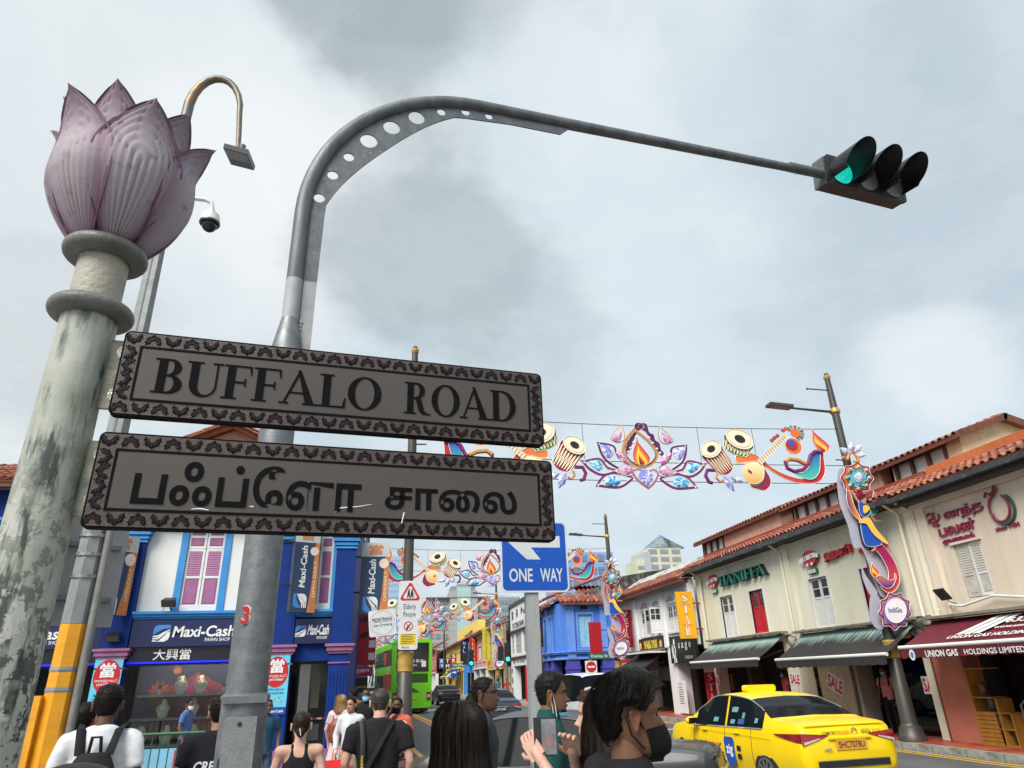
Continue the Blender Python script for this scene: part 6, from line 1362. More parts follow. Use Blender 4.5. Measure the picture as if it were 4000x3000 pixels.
def blue_corner():
    t=thing('blue_corner_house','cornflower blue corner shophouse with pale shutters and violet columns','shophouse',(13,48,.13))
    A=Fr((12.15,46.5,0),(1,0,0),(0,-1,0));B=RF(11.55);c0=Vector((11.55,47.6,0));c1=Vector((12.15,46.5,0));xd=(c1-c0).normalized();Cc=Fr(c0,xd,Vector((xd.y,-xd.x,0)));L=(c1-c0).length
    mb=MB();A.wall(mb,0,3.2,2.9,6.4,[(.75,1.75,3.55,5.62),(1.0,1.5,5.95,6.2)],.2);B.wall(mb,-51.2,-47.6,2.9,6.4,[(-50.6,-50.0,3.5,5.6),(-48.9,-48.3,3.5,5.6)],.2);Cc.wall(mb,0,L,2.9,6.4,[],.2);mb.build('upper_wall',PB,t,smooth=0)
    for F,a0,a1,z0,z1 in ((A,.75,1.75,3.55,5.62),(B,-50.6,-50.0,3.5,5.6),(B,-48.9,-48.3,3.5,5.6)):
        f=MB();F.box(f,a0-.12,a0,z0-.1,z1+.15,-.02,.08);F.box(f,a1,a1+.12,z0-.1,z1+.15,-.02,.08);F.box(f,a0,a1,z1,z1+.15,-.02,.09);F.box(f,a0-.2,a1+.2,z0-.2,z0-.08,-.02,.14);w=f.build('window',PB2,t);m=(a0+a1)/2
        louvre_leaf(w,F,a0+.01,m-.01,z0,z1,-.09,CYA,CYA,True,.45,12);louvre_leaf(w,F,m+.01,a1-.01,z0,z1,-.09,CYA,CYA,True,.45,12)
    mb=MB();A.box(mb,1.0,1.5,5.95,6.2,-.12,-.1);mb.build('vent_grille',DARK,t)
    for F,a0,a1 in ((A,-.05,.5),(A,2.3,2.75),(B,-51.2,-50.9),(B,-49.6,-49.2)):
        mb=MB();F.box(mb,a0,a1,2.9,6.3,-.02,.12);F.box(mb,a0-.05,a1+.05,6.0,6.2,-.02,.18);mb.build('pilaster',PB2,t)
    for F,a0,a1 in ((A,-.1,3.2),(B,-51.2,-47.5),(Cc,-.05,L+.05)):mold(t,F,a0,a1,[(2.82,2.95,.1),(3.15,3.25,.16),(3.25,3.32,.24)],PB2,'ledge')
    for F,a0,a1 in ((A,-.1,.75),(A,2.3,3.2),(B,-51.1,-50.2),(B,-49.2,-48.5)):
        mb=MB();F.box(mb,a0,a1,.13,2.88,-.6,.002);F.box(mb,a0-.04,a1+.04,2.2,2.4,-.6,.05);mb.build('violet_column',VIO,t)
    shop_shell(t,A,.0,6,2.8,2.5,DSTEEL);shop_shell(t,B,-51.2,-47.6,2.8,2.2,DARK)
    for k in range(20):mb=MB();A.box(mb,.8,2.3,.2+k*.12,.29+k*.12,-2.48,-2.44);mb.build('shutter_slat',DSTEEL,t)
    tiled_roof(t,A,-.5,3.6,6.4,.55,7.0,-.8,w=.3,l=.36,single=60);tiled_roof(t,B,-51.5,-47.2,6.4,.55,7.0,-.8,w=.3,l=.36,single=40)
    for F,a0,a1 in ((A,-.45,3.6),(B,-51.5,-47.1)):mb=MB();F.box(mb,a0,a1,6.22,6.4,.35,.52);mb.build('eave_board',WOODR,t)
    MB().prism([(0,6.2),(9,6.2),(9,9.0),(5.0,8.4),(0,6.5)],(12.1,48.3,0),(1,0,0),(0,0,1),-.3).build('gable_wall',STAIN,t,smooth=0)
    G=Fr((15.6,48.0,0),(1,0,0),(0,-1,0));tiled_roof(t,G,-1.6,4,6.6,.3,8.0,-3,w=.34,l=.42,single=0)
    mb=MB();mb.box(15.3,19,46.6,47.2,.13,6.4);mb.box(12.3,19,49,54,.13,6.8);mb.build('rear_block',PB,t)
    PLR=pm('red_roof',S(150,56,48),rough=.7);MB().obox((14.2,51.5,8.0),(2.6,0,.9),(0,1.6,0),(0,0,.06)).build('red_roof_sheet',PLR,t)
blue_corner()
simple_house('jewellery_house','narrow brown shophouse with black GMT sign between blue and white houses',RF(11.3),-54.4,-51.3,6.6,pm('brown_wall',S(120,96,82),S(98,78,68),rough=.8),TIMB,1,TIMB,DARK)
G1=thing('gmt_sign','tall black board with orange letters GMT on the brown house','shop sign',(10.6,49.6,3.7));Fg=Fr((10.55,49.6,0),(1,0,0),(0,-1,0));b_=signboard(G1,Fg,-.02,.62,3.75,5.75,-.1,0,pm('black_sign',(.015,.015,.018),rough=.3),'board')
OL=pm('orange_letter',S(226,138,36))
for i,ch in enumerate('GMT'):mb=MB();put_serif(mb,ch,Fg.p(.3,5.0-.4*i,.0),Fg.x,Fg.z,.36,.3,.012);mb.build('letter',OL,b_,smooth=0)
MB().lathe([(.13,0),(.13,.02),(.1,.02),(.1,0)],16,tuple(Fg.p(.3,5.45,0.0)),axis='Y',caps=False).build('emblem',OL,b_)
lettering('JEWELLERS',OL,b_,Fg.p(.3,3.92,0),Fg.x,Fg.z,w=.45,h=.07,t=.012)
def chinese_house():
    F=RF(11.0);BKM=pm('black_trim',(.02,.02,.022),rough=.5);WH=pm('bright_white_wall',(.76,.77,.78),(.7,.71,.72),rough=.7)
    t=thing('white_pawn_house','tall white shophouse with black trim and large Chinese characters','shophouse',(11.5,58,.13))
    mb=MB();F.wall(mb,-62,-54.5,2.7,7.55,[(-59.8,-56.9,3.6,5.2),(-61.6,-60.2,3.6,5.2),(-56.3,-55.0,3.6,5.2)],.2);mb.build('upper_wall',WH,t,smooth=0)
    for a0,a1,c in ((-59.8,-56.9,6),(-61.6,-60.2,3),(-56.3,-55.0,3)):framed_window(t,F,a0,a1,3.6,5.2,-.12,WPAINT,c,4)
    for z0,z1 in ((7.45,7.7),(5.3,5.5),(3.25,3.4)):mb=MB();F.box(mb,-62.05,-54.5,z0,z1,-.02,.12);mb.build('black_band',BKM,t)
    for y0,y1 in ((62.05,61.8),(54.7,54.5)):mb=MB();F.box(mb,-y0,-y1,3.2,7.5,-.02,.10);mb.build('black_edge',BKM,t)
    for i,ch in enumerate('當通泰'):lettering(ch,BKM,t,F.p(-60.6+i*2.1,6.75,0),F.x,F.z,w=.9,h=.75,t=.01,offset=.03)
    lettering('TAI TONG PAWN',BKM,t,F.p(-58.2,5.85,0),F.x,F.z,w=5.2,h=.5,t=.01,offset=.04);lettering('當  TAI TONG',BKM,t,F.p(-58.2,3.03,0),F.x,F.z,w=5,h=.3,t=.01,offset=.02)
    mb=MB();F.box(mb,-62,-60.7,.13,2.75,-.6,.01);F.box(mb,-55.2,-54.5,.13,2.75,-.6,.01);mb.build('pier',WH,t)
    for i,ch in enumerate('泰通當'):lettering(ch,BKM,t,F.p(-61.35,2.3-i*.75,.01),F.x,F.z,w=.6,h=.55,t=.01,offset=.03)
    shop_shell(t,F,-62,-54.5,2.7,2.2,pm('maroon_room',S(70,24,40)));block_behind(t,F,-62,-54.5,.13,7.4,2.3,9,WH)
    mb=MB();F.box(mb,-54.52,-54.44,.13,2.6,-.3,.25);mb.build('red_post',pm('sale_red',S(206,40,44)),t)
chinese_house()
KC=pm('komala_cream',S(226,208,166),S(206,188,148),rough=.8,streak=True);PK=pm('dusty_pink',S(206,150,146),S(188,134,130),rough=.8)
t_=simple_house('cream_restaurant_house','cream shophouse with dark tall windows and grey metal roof',RF(10.45),-72,-62.1,6.35,KC,KC,4,pm('dark_louvre',S(70,66,60)),DARK,roof=False)
mb=MB();mb.obox((12.2,67,7.0),(2.2,0,.8),(0,5.0,0),(-.05,0,.05));mb.build('metal_roof',pm('grey_roof',S(150,158,168),S(130,138,148),rough=.5,metal=.3),t_)
sg_=signboard(t_,RF(10.45),-71.8,-62.3,2.55,3.45,0,.2,pm('restaurant_sign',S(226,190,70)));lettering('KOMALA VILAS RESTAURANT',pm('sale_red',S(206,40,44)),sg_,RF(10.45).p(-67,3.15,.2),(0,-1,0),(0,0,1),w=8,h=.4,offset=.02);lettering('Pure Vegetarian',pm('sign_green',S(50,120,60)),sg_,RF(10.45).p(-68,2.75,.2),(0,-1,0),(0,0,1),w=5,h=.25,offset=.01)
simple_house('pink_house','dusty pink shophouse on the corner of the side road',RF(10.3),-82,-72.1,6.2,PK,WPAINT,3,pm('pink_shutter',S(170,110,108)),DARK)
def vsign(name,label,x0,x1,y,z0,z1,face,s,lm,**k):return blade_sign(name,label,y,x0,x1,z0,z1,face,s,lm,**k)
vsign('komala_sign','tall olive yellow blade sign with green letters KOMALA VILAS',9.55,10.3,69.4,3.45,6.4,pm('olive_yellow',S(196,178,52)),'KOMALA VILAS',pm('sign_green',S(50,120,60)),serif_=False)
vsign('meena_sign','red blade sign with yellow letters MEENA',9.4,10.35,79.2,3.6,6.1,RED1,'MEENA',YL_ := pm('yellow_letter',S(232,206,70)))
vsign('nalan_sign','black blade sign with pale blue letters NALAN on the blue house',8.95,9.85,84.0,3.7,5.95,pm('black_sign',(.015,.015,.018),rough=.3),'NALAN',pm('pale_blue_letter',S(150,190,240)),serif_=False)
def nalan():
    YW=pm('lemon_wall',S(232,208,104),S(216,190,88),rough=.75);BB=pm('bright_blue_wall',S(58,132,206),S(48,118,190),rough=.7)
    t=simple_house('yellow_corner_house','yellow and bright blue corner shophouse with tiled roof beyond the side road',RF(9.7),-112,-87.5,6.0,YW,YW,9,pm('grey_blue_shutter',S(120,150,170)),pm('blue_gloom',S(30,60,90)))
    A=Fr((9.7,87.4,0),(1,0,0),(0,-1,0));mb=MB();A.wall(mb,0,6,.13,5.9,[(.6,1.1,3.6,5.1),(1.9,2.4,3.6,5.1),(.5,2.4,.13,2.5)],.3);mb.build('blue_flank',BB,t,smooth=0)
    for a in (.6,1.9):mb=MB();A.box(mb,a,a+.5,3.6,5.1,-.2,-.1);mb.build('yellow_shutter',YW,t)
    mb=MB();mb.box(11.5,12.5,88,112,6.0,8.6);mb.build('parapet_wall',YW,t)
    MB().prism([(0,6.0),(7,6.0),(7,9.6),(2.5,8.9),(0,7)],(10.5,93,0),(1,0,0),(0,0,1),-.3).build('gable_wall',STAIN,t,smooth=0)
nalan()
fw=[('red_brick_house','dull red shophouse far along the row',-130,-112.2,6.4,S(170,84,74),7),('green_trim_house','pale shophouse with green roof trim far along the row',-150,-130.2,6.6,S(196,186,160),8),('orange_far_house','orange brown shophouse at the bend of the street',-180,-150.2,7.0,S(196,120,80),9)]
for i,(nm,lb,a0,a1,z,c,n) in enumerate(fw):simple_house(nm,lb,RF(13.4+xs(-a0-8)-.4),a0,a1,z,pm(nm+'_wall',c,rough=.8),WPAINT,n,pm('far_shutter',S(90,100,110)),DARK)
# awnings and small signs of the far row
FAW=[('orange_awning',S(226,120,50),90),('blue_awning',S(40,96,176),93.5),('white_awning',S(200,200,196),97),('black_awning',S(40,40,42),101),('green_awning',S(150,176,60),105)]
for i,(n_,c,y) in enumerate(FAW):
    t=thing('far_awning',n_.replace('_',' ')+' sloping out over the far shop fronts','awning',(9.3,y,2.6),group='awnings on the far row');awning(t,y,y+3.2,9.7,2.95,8.6,2.2,pm(n_,c,rough=.7),name='awning_sheet')
for i,(y,x,z0,z1,c,s) in enumerate([(96,8.9,3.2,5.0,S(150,40,60),'SRI'),(103,8.7,3.2,4.6,S(24,24,26),'TM'),(110,8.5,3.4,4.8,S(40,90,170),'KV'),(120,8.2,3.4,5.0,S(190,40,40),'RAJ')]):
    vsign('far_blade_sign',['crimson','black','blue','scarlet'][i]+' blade sign far along the row of shops',x,x+.9,y,z0,z1,pm('far_sign_%d' % i,c),s,LW,serif_=False)

# the other side of the main street, beyond the pawn shop
for i,(nm,lb,y0,y1,z,c,cs) in enumerate([('goldsmith_house','ochre shophouse beyond the pawn shop on the same side',44.1,60,6.4,S(190,150,90),S(120,60,40)),('teal_house','teal shophouse further down the pawn shop side',60.1,80,6.6,S(80,150,150),S(190,60,60)),('rose_house','rose coloured shophouse far down the pawn shop side',80.1,110,6.8,S(190,110,120),S(80,90,140)),('ivory_house','ivory shophouse at the far bend of the street',110.1,170,7.2,S(210,200,180),S(90,100,130))]):
    F=Fr((-1.4+xs((y0+y1)/2),0,0),(0,1,0),(1,0,0));simple_house(nm,lb,F,y0,y1,z,pm(nm+'_wall',c,rough=.8),WPAINT,int((y1-y0)/3),pm(nm+'_leaf',cs),DARK)
ls=thing('goldsmith_sign','tall red shop sign with white bands beside the blue corner pilaster','shop sign',(-.2,24,2.2));Fl=Fr((-.35,24.0,0),(1,0,0),(0,-1,0));b_=signboard(ls,Fl,-.62,.12,2.35,4.1,-.1,0,RED1,'board')
for k in range(4):mb=MB();Fl.box(mb,-.1,.1,2.5+k*.38,2.72+k*.38,.0,.01);mb.build('white_band',LW,b_,smooth=0)
for k in range(2):MB().prism([(-.3,0),(-.1,.12),(.12,.22),(.1,.08),(-.05,-.02)],Fl.p(-.2,3.2+k*.5,0),Fl.x,Fl.z,.012).build('black_bird_mark',BLK,b_,smooth=0)
s2_=signboard(ls,Fl,-.62,.05,2.02,2.3,-.1,0,RED1,'name_board');lettering('ந\u0bc8க',LW,s2_,Fl.p(-.25,2.16,0),Fl.x,Fl.z,w=.45,h=.16,t=.01,offset=.02)
s3_=signboard(ls,Fl,-.62,-.08,1.55,1.98,-.1,0,BLK,'lower_board');lettering('JEWELLERS',pm('yellow_letter',S(232,206,70)),s3_,Fl.p(-.3,1.7,0),Fl.x,Fl.z,w=.4,h=.08,t=.01)

# ---- towers far behind the rows
HAZE_TINT=lambda c,k=.35:tuple(x*(1-k)+y*k for x,y in zip(c,(.5,.56,.6)))  # distance haze mixed into the tower colours, no real air is built
def tower(name,label,x0,x1,y,z1,wall,band,rows,cols,zb=0,depth=18,wfrac=.55,rot=0.,cat='building'):
    t=thing(name,label,cat,((x0+x1)/2,y,0));w=x1-x0;F=Fr((x0,y,0),(math.cos(rot),math.sin(rot),0),(math.sin(rot),-math.cos(rot),0))
    mb=MB();F.box(mb,0,w,zb,z1,-depth,0);mb.build('wall',wall,t);h=(z1-zb)/rows
    me=MB().box(-w/cols*.36,w/cols*.36,-.15,0,h*.25,h*(.25+wfrac)).mesh('window',band)
    ms=MB().box(-w/cols*.36,w/cols*.36,-.35,0,0,.3).mesh('sill',wall)
    r0=max(0,int((1.85+y*.03-zb)/h))
    for r in range(r0,rows):
        for c in range(cols):piece('window',me,t,F.M(w*(c+.5)/cols,zb+r*h,0))
    return t,F
PWALL=pm('hotel_wall',HAZE_TINT(S(140,134,126)),rough=.8);PGL=pm('hotel_glass',HAZE_TINT(S(60,72,84)),rough=.2);PG2=pm('hotel_green_glass',HAZE_TINT(S(150,186,178)),rough=.2)
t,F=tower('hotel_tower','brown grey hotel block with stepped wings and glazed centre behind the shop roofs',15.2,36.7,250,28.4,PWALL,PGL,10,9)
mb=MB();F.box(mb,7.5,17.5,0,30.8,-10,1.2);mb.build('centre_bay',PWALL,t);mb=MB();F.box(mb,10.2,15,0,30.9,.5,1.4);cg=mb.build('glass_bay',PG2,t);mb=MB();F.box(mb,8.0,16.8,30.8,32.4,-8,.6);mb.build('roof_plant',pm('plant_dark',HAZE_TINT(S(84,80,80))),t)
s_=signboard(t,F,10.0,15.2,30.9,33.4,-2,1.0,PG2,'roof_sign');lettering('PARKROYAL',pm('hotel_letter',HAZE_TINT(S(50,60,60))),s_,F.p(12.6,32.6,1.0),F.x,F.z,w=4.8,h=.9,t=.05,offset=.02)
mb=MB();F.box(mb,-.8,22.2,28.4,28.7,-2,1.5);mb.build('roof_edge',pm('plant_dark',HAZE_TINT(S(84,80,80))),t)
tower('grey_flats','blue grey block of flats beside the hotel tower',38.5,45.5,252,28.2,pm('flats_grey',HAZE_TINT(S(104,118,134)),rough=.8),pm('flats_dark',HAZE_TINT(S(60,74,92)),rough=.3),11,5)
tower('pale_flats','pale block of flats partly behind the white pawn house',47.5,58,300,34,pm('flats_pale',HAZE_TINT(S(120,132,146)),rough=.8),pm('flats_dark',HAZE_TINT(S(60,74,92)),rough=.3),11,6)
tower('low_white_flats','small white apartment block between hotel and grey flats',35.5,39.5,230,19,pm('flats_white',HAZE_TINT(S(196,200,204)),rough=.8),pm('flats_dark',HAZE_TINT(S(60,74,92)),rough=.3),7,4)
tower('glass_office_tower','tall blue glass office tower behind the left lamp post',.6,11.8,400,68,pm('tower_glass',HAZE_TINT(S(110,150,196),.4),rough=.2),pm('tower_pane',HAZE_TINT(S(140,180,216),.4),rough=.12),20,7)
tower('blue_white_flats','blue and white block of flats above the blue corner house',39,51,150,27.5,pm('bw_flats',HAZE_TINT(S(110,150,196),.25),rough=.7),pm('bw_dark',HAZE_TINT(S(60,90,130),.25),rough=.4),10,6)
HD=pm('flats_green_cream',HAZE_TINT(S(206,206,172),.2),S(190,190,160),scale=.3,rough=.8);HB=pm('flats_recess',HAZE_TINT(S(120,126,140),.2),rough=.6)
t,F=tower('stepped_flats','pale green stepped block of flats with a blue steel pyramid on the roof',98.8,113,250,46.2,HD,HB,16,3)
mb=MB();F.box(mb,-4.2,-.05,0,42,-14,-1);mb.build('left_wing',HD,t);mb=MB();F.box(mb,-1.0,1.2,0,44.6,-14,.4);mb.build('grey_shaft',pm('flats_shaft',HAZE_TINT(S(170,172,184),.2)),t)
me=MB().box(-1.3,1.3,-.15,0,.6,1.9).mesh('window',HB)
for r in range(8,14):piece('window',me,t,F.M(-2.6,r*2.9,-1))
PY=pm('pyramid_steel',HAZE_TINT(S(96,140,176),.2),rough=.4);apex=Vector((107.5,256,52.4));bs4=[Vector((100.5,250,46.4)),Vector((114.5,250,46.4)),Vector((114.5,262,46.4)),Vector((100.5,262,46.4))]
for i in range(4):
    MB().cyl(bs4[i],apex,.18,n=6).build('pyramid_rib',PY,t);MB().cyl(bs4[i],bs4[(i+1) % 4],.18,n=6).build('pyramid_edge',PY,t);m_=(bs4[i]+bs4[(i+1) % 4])/2;MB().cyl(m_,apex,.12,n=6).build('pyramid_rib',PY,t)
    for k in range(1,4):MB().cyl(bs4[i].lerp(apex,k/4),bs4[(i+1) % 4].lerp(apex,k/4),.08,n=5).build('pyramid_tie',PY,t)
MB().add([*[b*.985+apex*.015 for b in bs4],apex-Vector((0,0,.3))],[(0,1,4),(1,2,4),(2,3,4),(3,0,4)]).build('pyramid_glass',clear_glass('pyramid_glass',(.92,.95,.98)),t,smooth=0)
# roadside trees at the far bend
def far_tree(x,y,h,label):
    t=thing('street_tree',label,'tree',(x,y,0));rg=random.Random(int(x*7+y));MB().tube([(x,y,0),(x+.1,y,h*.35),(x-.1,y,h*.6)],[.28,.2,.1],8).build('trunk',pm('bark',(.09,.07,.05)),t)
    mb=MB();cl=[(rg.gauss(0,h*.2),rg.gauss(0,h*.2),h*(.5+rg.random()*.45)) for _ in range(16)]
    for k in range(1500):
        c=rg.choice(cl);r=h*.11;p=Vector((x+c[0]+rg.gauss(0,r),y+c[1]+rg.gauss(0,r),c[2]+rg.gauss(0,r*.8)));d=Vector((rg.gauss(0,1),rg.gauss(0,1),rg.gauss(0,1))).normalized()*.22;e=d.orthogonal().normalized()*.12
        mb.add([p-d,p+e,p+d,p-e],[(0,1,2,3)])
    mb.build('crown',pm('leaf_green',(.05,.09,.03),(.08,.13,.045),scale=1,rough=.6),t,smooth=0)
far_tree(-1.8,150,9,'leafy green tree at the bend beyond the decorations');far_tree(3.5,205,12,'tall tree rising behind the far shop roofs');far_tree(-6,120,8,'small roadside tree by the rose coloured house')
# ---------------------------------------------------------------- festive decorations and lamp posts
def gm(name,c1,c2,axis,p0,p1,c3=None,rough=.4):
    if name in _MC:return _MC[name]
    m=bpy.data.materials.new(name);m.use_nodes=True;_MC[name]=m;N=m.node_tree.nodes;L=m.node_tree.links;b=N['Principled BSDF']
    tc=N.new('ShaderNodeTexCoord');sp=N.new('ShaderNodeSeparateXYZ');L.new(tc.outputs['Object'],sp.inputs[0]);r=N.new('ShaderNodeMapRange');L.new(sp.outputs[axis],r.inputs[0]);r.inputs[1].default_value=p0;r.inputs[2].default_value=p1
    cr=N.new('ShaderNodeValToRGB');L.new(r.outputs[0],cr.inputs[0]);cr.color_ramp.elements[0].color=(*c1,1);cr.color_ramp.elements[1].color=(*c2,1)
    if c3:q=cr.color_ramp.elements.new(.5);q.color=(*c3,1)
    L.new(cr.outputs[0],b.inputs['Base Color']);b.inputs['Roughness'].default_value=rough;return m
pc=lambda n,r,g,b:pm('print_'+n,S(r,g,b),vary=.06,rough=.4)
PURP,PLUM,GOLD,CREAMP,REDP_,ORNG,YELP,TEAL,BLUEP,PINKP=pc('purple',116,32,100),pc('plum',84,28,84),pc('gold',196,140,82),pc('cream',236,220,186),pc('maroon',146,26,66),pc('orange',226,110,44),pc('yellow',244,200,70),pc('teal',56,168,162),pc('blue',40,90,186),pc('pink',206,120,150)
WEDGE=pc('light_edge',236,228,222);GREENP=pc('green',72,124,52);BLACKP=pc('black',34,30,34)
GEMS={'b':[pc('gem_b%d' % i,*c) for i,c in enumerate([(70,170,216),(150,214,234),(44,130,196),(190,226,240)])],'p':[pc('gem_p%d' % i,*c) for i,c in enumerate([(206,140,176),(236,196,214),(170,110,160),(220,160,200)])],'v':[pc('gem_v%d' % i,*c) for i,c in enumerate([(150,150,210),(200,196,232),(110,130,200),(220,214,240)])],'w':[pc('gem_w%d' % i,*c) for i,c in enumerate([(176,182,206),(226,228,238),(140,150,190),(206,200,220)])]}
def cat_(pts,n=6,closed=True):
    "Catmull-Rom smoothing; a point given as (x, y, 1) stays a sharp corner"
    k=len(pts);out=[]
    for i in range(k if closed else k-1):
        p0,p1,p2,p3=(pts[(i-1) % k],pts[i],pts[(i+1) % k],pts[(i+2) % k])
        if not closed:p0=pts[max(i-1,0)];p3=pts[min(i+2,k-1)]
        if len(p1) > 2:p0=p1
        if len(p2) > 2:p3=p2
        for j in range(n):
            t=j/n;out.append(tuple(.5*((2*p1[d])+(-p0[d]+p2[d])*t+(2*p0[d]-5*p1[d]+4*p2[d]-p3[d])*t*t+(-p0[d]+3*p1[d]-3*p2[d]+p3[d])*t**3) for d in (0,1)))
    if not closed:out.append(tuple(pts[-1][:2]))
    return out
def inset(pts,d):
    k=len(pts);ar=sum(pts[i][0]*pts[(i+1) % k][1]-pts[(i+1) % k][0]*pts[i][1] for i in range(k));sg=1 if ar > 0 else -1;out=[]
    for i in range(k):
        a,b=Vector(pts[(i-1) % k]),Vector(pts[(i+1) % k]);t=(b-a);t=t.normalized() if t.length > 1e-9 else Vector((1,0));out.append((pts[i][0]-t.y*d*sg,pts[i][1]+t.x*d*sg))
    return out
class Deco:
    "flat printed panels stacked in depth; local x right, z up, facing -y"
    def __init__(s,t,f):s.t=t;s.f=f;s.d=0.
    def poly(s,pts,m,name,d=0.,th=.02,raw=False,par=None,rim=None):
        q=pts if raw else cat_([s.f(*p) for p in pts]);s.d += .0006
        o=MB().prism(q,(0,-d-s.d,0),(1,0,0),(0,0,1),th).build(name,m,par or s.t,smooth=0)
        if rim:MB().tube([(x,-d-s.d-th-.004,z) for x,z in q],rim,5,closed=True).build('rim_light',WEDGE,o)
        return o
    def ring(s,pts,w,m,name,d=0.,rim=.008):
        q=cat_([s.f(*p) for p in pts]);s.d += .0006;k=inset(q,w)
        o=MB().prism([q,k[::-1]],(0,-d-s.d,0),(1,0,0),(0,0,1),.02).build(name,m,s.t,smooth=0)
        MB().tube([(x,-d-s.d-.023,z) for x,z in k],rim,5,closed=True).build('rim_light',WEDGE,o);return o
    def gem(s,pts,kind,d=.02,par=None):
        q=cat_([s.f(*p) for p in pts],3);k=len(q);c=(sum(p[0] for p in q)/k,sum(p[1] for p in q)/k);s.d += .0006;mb=MB();y=-d-s.d
        mid=[(c[0]+(p[0]-c[0])*.5,c[1]+(p[1]-c[1])*.5) for p in q]
        vs=[(c[0],y-.05,c[1])]+[(p[0],y-.045,p[1]) for p in mid]+[(p[0],y-.015,p[1]) for p in q]+[(p[0],y,p[1]) for p in q];rg=random.Random(k+int(c[0]*50))
        for i in range(k):
            j=(i+1) % k;mb.add([vs[0],vs[1+i],vs[1+j]],[(0,1,2)],rg.randrange(4));mb.add([vs[1+i],vs[1+k+i],vs[1+k+j],vs[1+j]],[(0,1,2,3)],rg.randrange(4));mb.add([vs[1+k+i],vs[1+2*k+i],vs[1+2*k+j],vs[1+k+j]],[(0,1,2,3)],0)
        return mb.build('gem',GEMS[kind],par or s.t,smooth=0)
    def line(s,pts,r,m,name,d=.03,n=5,closed=False):s.d += .0003;return MB().tube([(x,-d-s.d,z) for x,z in [s.f(*p) for p in pts]],r,n,closed=closed).build(name,m,s.t)
    def flame(s,tip,base,w,d=.02,lean=0.):
        tx,ty=tip;bx,by=base
        def fl(k,up):
            h=(ty-by)*up;return [(bx+(tx-bx)*up,by+h,1),(bx-w*.16*k+(tx-bx)*.7,by+h*.78),(bx-w*.42*k+(tx-bx)*.35,by+h*.5),(bx-w*.5*k,by+h*.26),(bx-w*.28*k,by+h*.06),(bx,by),(bx+w*.3*k,by+h*.06),(bx+w*.52*k,by+h*.26),(bx+w*.36*k+(tx-bx)*.35,by+h*.5),(bx+w*.06*k+(tx-bx)*.7,by+h*.78)]
        o=s.poly(fl(1,1),gm('flame_outer',S(206,40,90),S(240,130,50),2,0,1) if False else pc('flame_pink',214,60,96),'flame',d,rim=.006)
        for k,up,m in ((.8,.86,ORNG),(.6,.7,YELP),(.32,.42,pc('flame_red',196,60,36)),(.14,.22,BLACKP)):s.poly(fl(k,up),m,'flame_layer',d+.012,.008,par=o)
        return o
def lotus_deco():
    t=thing('lotus_light_panel','purple lotus light panel with a flame hung over the road','decoration',group='festive lotus panels over the road');D=Deco(t,lambda x,y,*k:((x-832)*.00465,(345-y)*.0044,*k))
    for sgn in (1,-1):
        m=(lambda pts:pts) if sgn == 1 else (lambda pts:[((1664-p[0]),*p[1:]) for p in pts])
        D.ring(m([(915,475),(1020,448),(1090,472),(1138,537,1),(1010,549),(940,515)]),.068,PURP,'petal');D.gem(m([(988,505),(1030,472),(1080,492),(1075,528),(1020,535)]),'b')
        D.ring(m([(1055,415),(1100,362),(1208,385,1),(1165,440),(1090,474),(990,440)]),.068,PURP,'petal');D.gem(m([(1085,415),(1115,382),(1165,388),(1140,430),(1105,445)]),'b')
        D.ring(m([(985,345),(1010,280),(1108,262,1),(1090,340),(1050,395),(970,440),(915,415)]),.062,PLUM,'petal');D.gem(m([(1010,330),(1030,292),(1082,282),(1075,340),(1040,366)]),'v');D.gem(m([(925,385),(940,345),(998,318),(985,365),(955,395)]),'p')
        D.ring(m([(935,205),(950,140,1),(1000,200),(1025,240),(985,264),(945,250)]),.03,GOLD,'leaf');D.gem(m([(955,190,1),(1005,220),(1010,250),(980,262),(960,230)]),'p')
        D.gem(m([(908,430),(950,405),(1000,440),(960,466),(925,458)]),'p');D.ring(m([(900,420),(950,400),(1015,442),(960,472),(905,462)]),.018,PLUM,'petal')
        crest=D.poly(m([(812,160),(835,130),(870,140),(880,190),(905,205),(912,240),(935,260),(940,300),(955,325),(935,340),(905,290),(870,215),(850,185)]),PLUM,'crest',.01,rim=.006)
        for x,y in ((872,228),(890,262),(912,298),(928,324)):mb=MB();x_,z_=D.f(*m([(x,y)])[0]);mb.ball((x_,-.06,z_),.035,10,6);mb.build('pearl',WEDGE,crest)
        D.line(m([(842,170),(850,150),(838,142),(828,156)]),.025,PURP,'swirl')
    D.ring([(787,165,1),(870,240),(918,325),(880,395),(808,425),(735,395),(698,325),(725,240)],.085,GOLD,'drop_frame',.02);D.ring([(787,185,1),(860,250),(900,325),(868,385),(808,408),(748,385),(716,325),(735,250)],.02,pc('brown',110,60,50),'drop_beading',.04,.004)
    D.flame((797,225),(812,412),100,.03)
    D.ring([(745,450),(780,425),(835,440),(880,425),(905,455),(880,510),(835,553,1),(780,510)],.06,pc('rose_gold',170,100,120),'heart',.02);D.gem([(780,470),(825,428),(868,470),(850,515),(828,538,1),(800,510)],'v',.04)
    return t
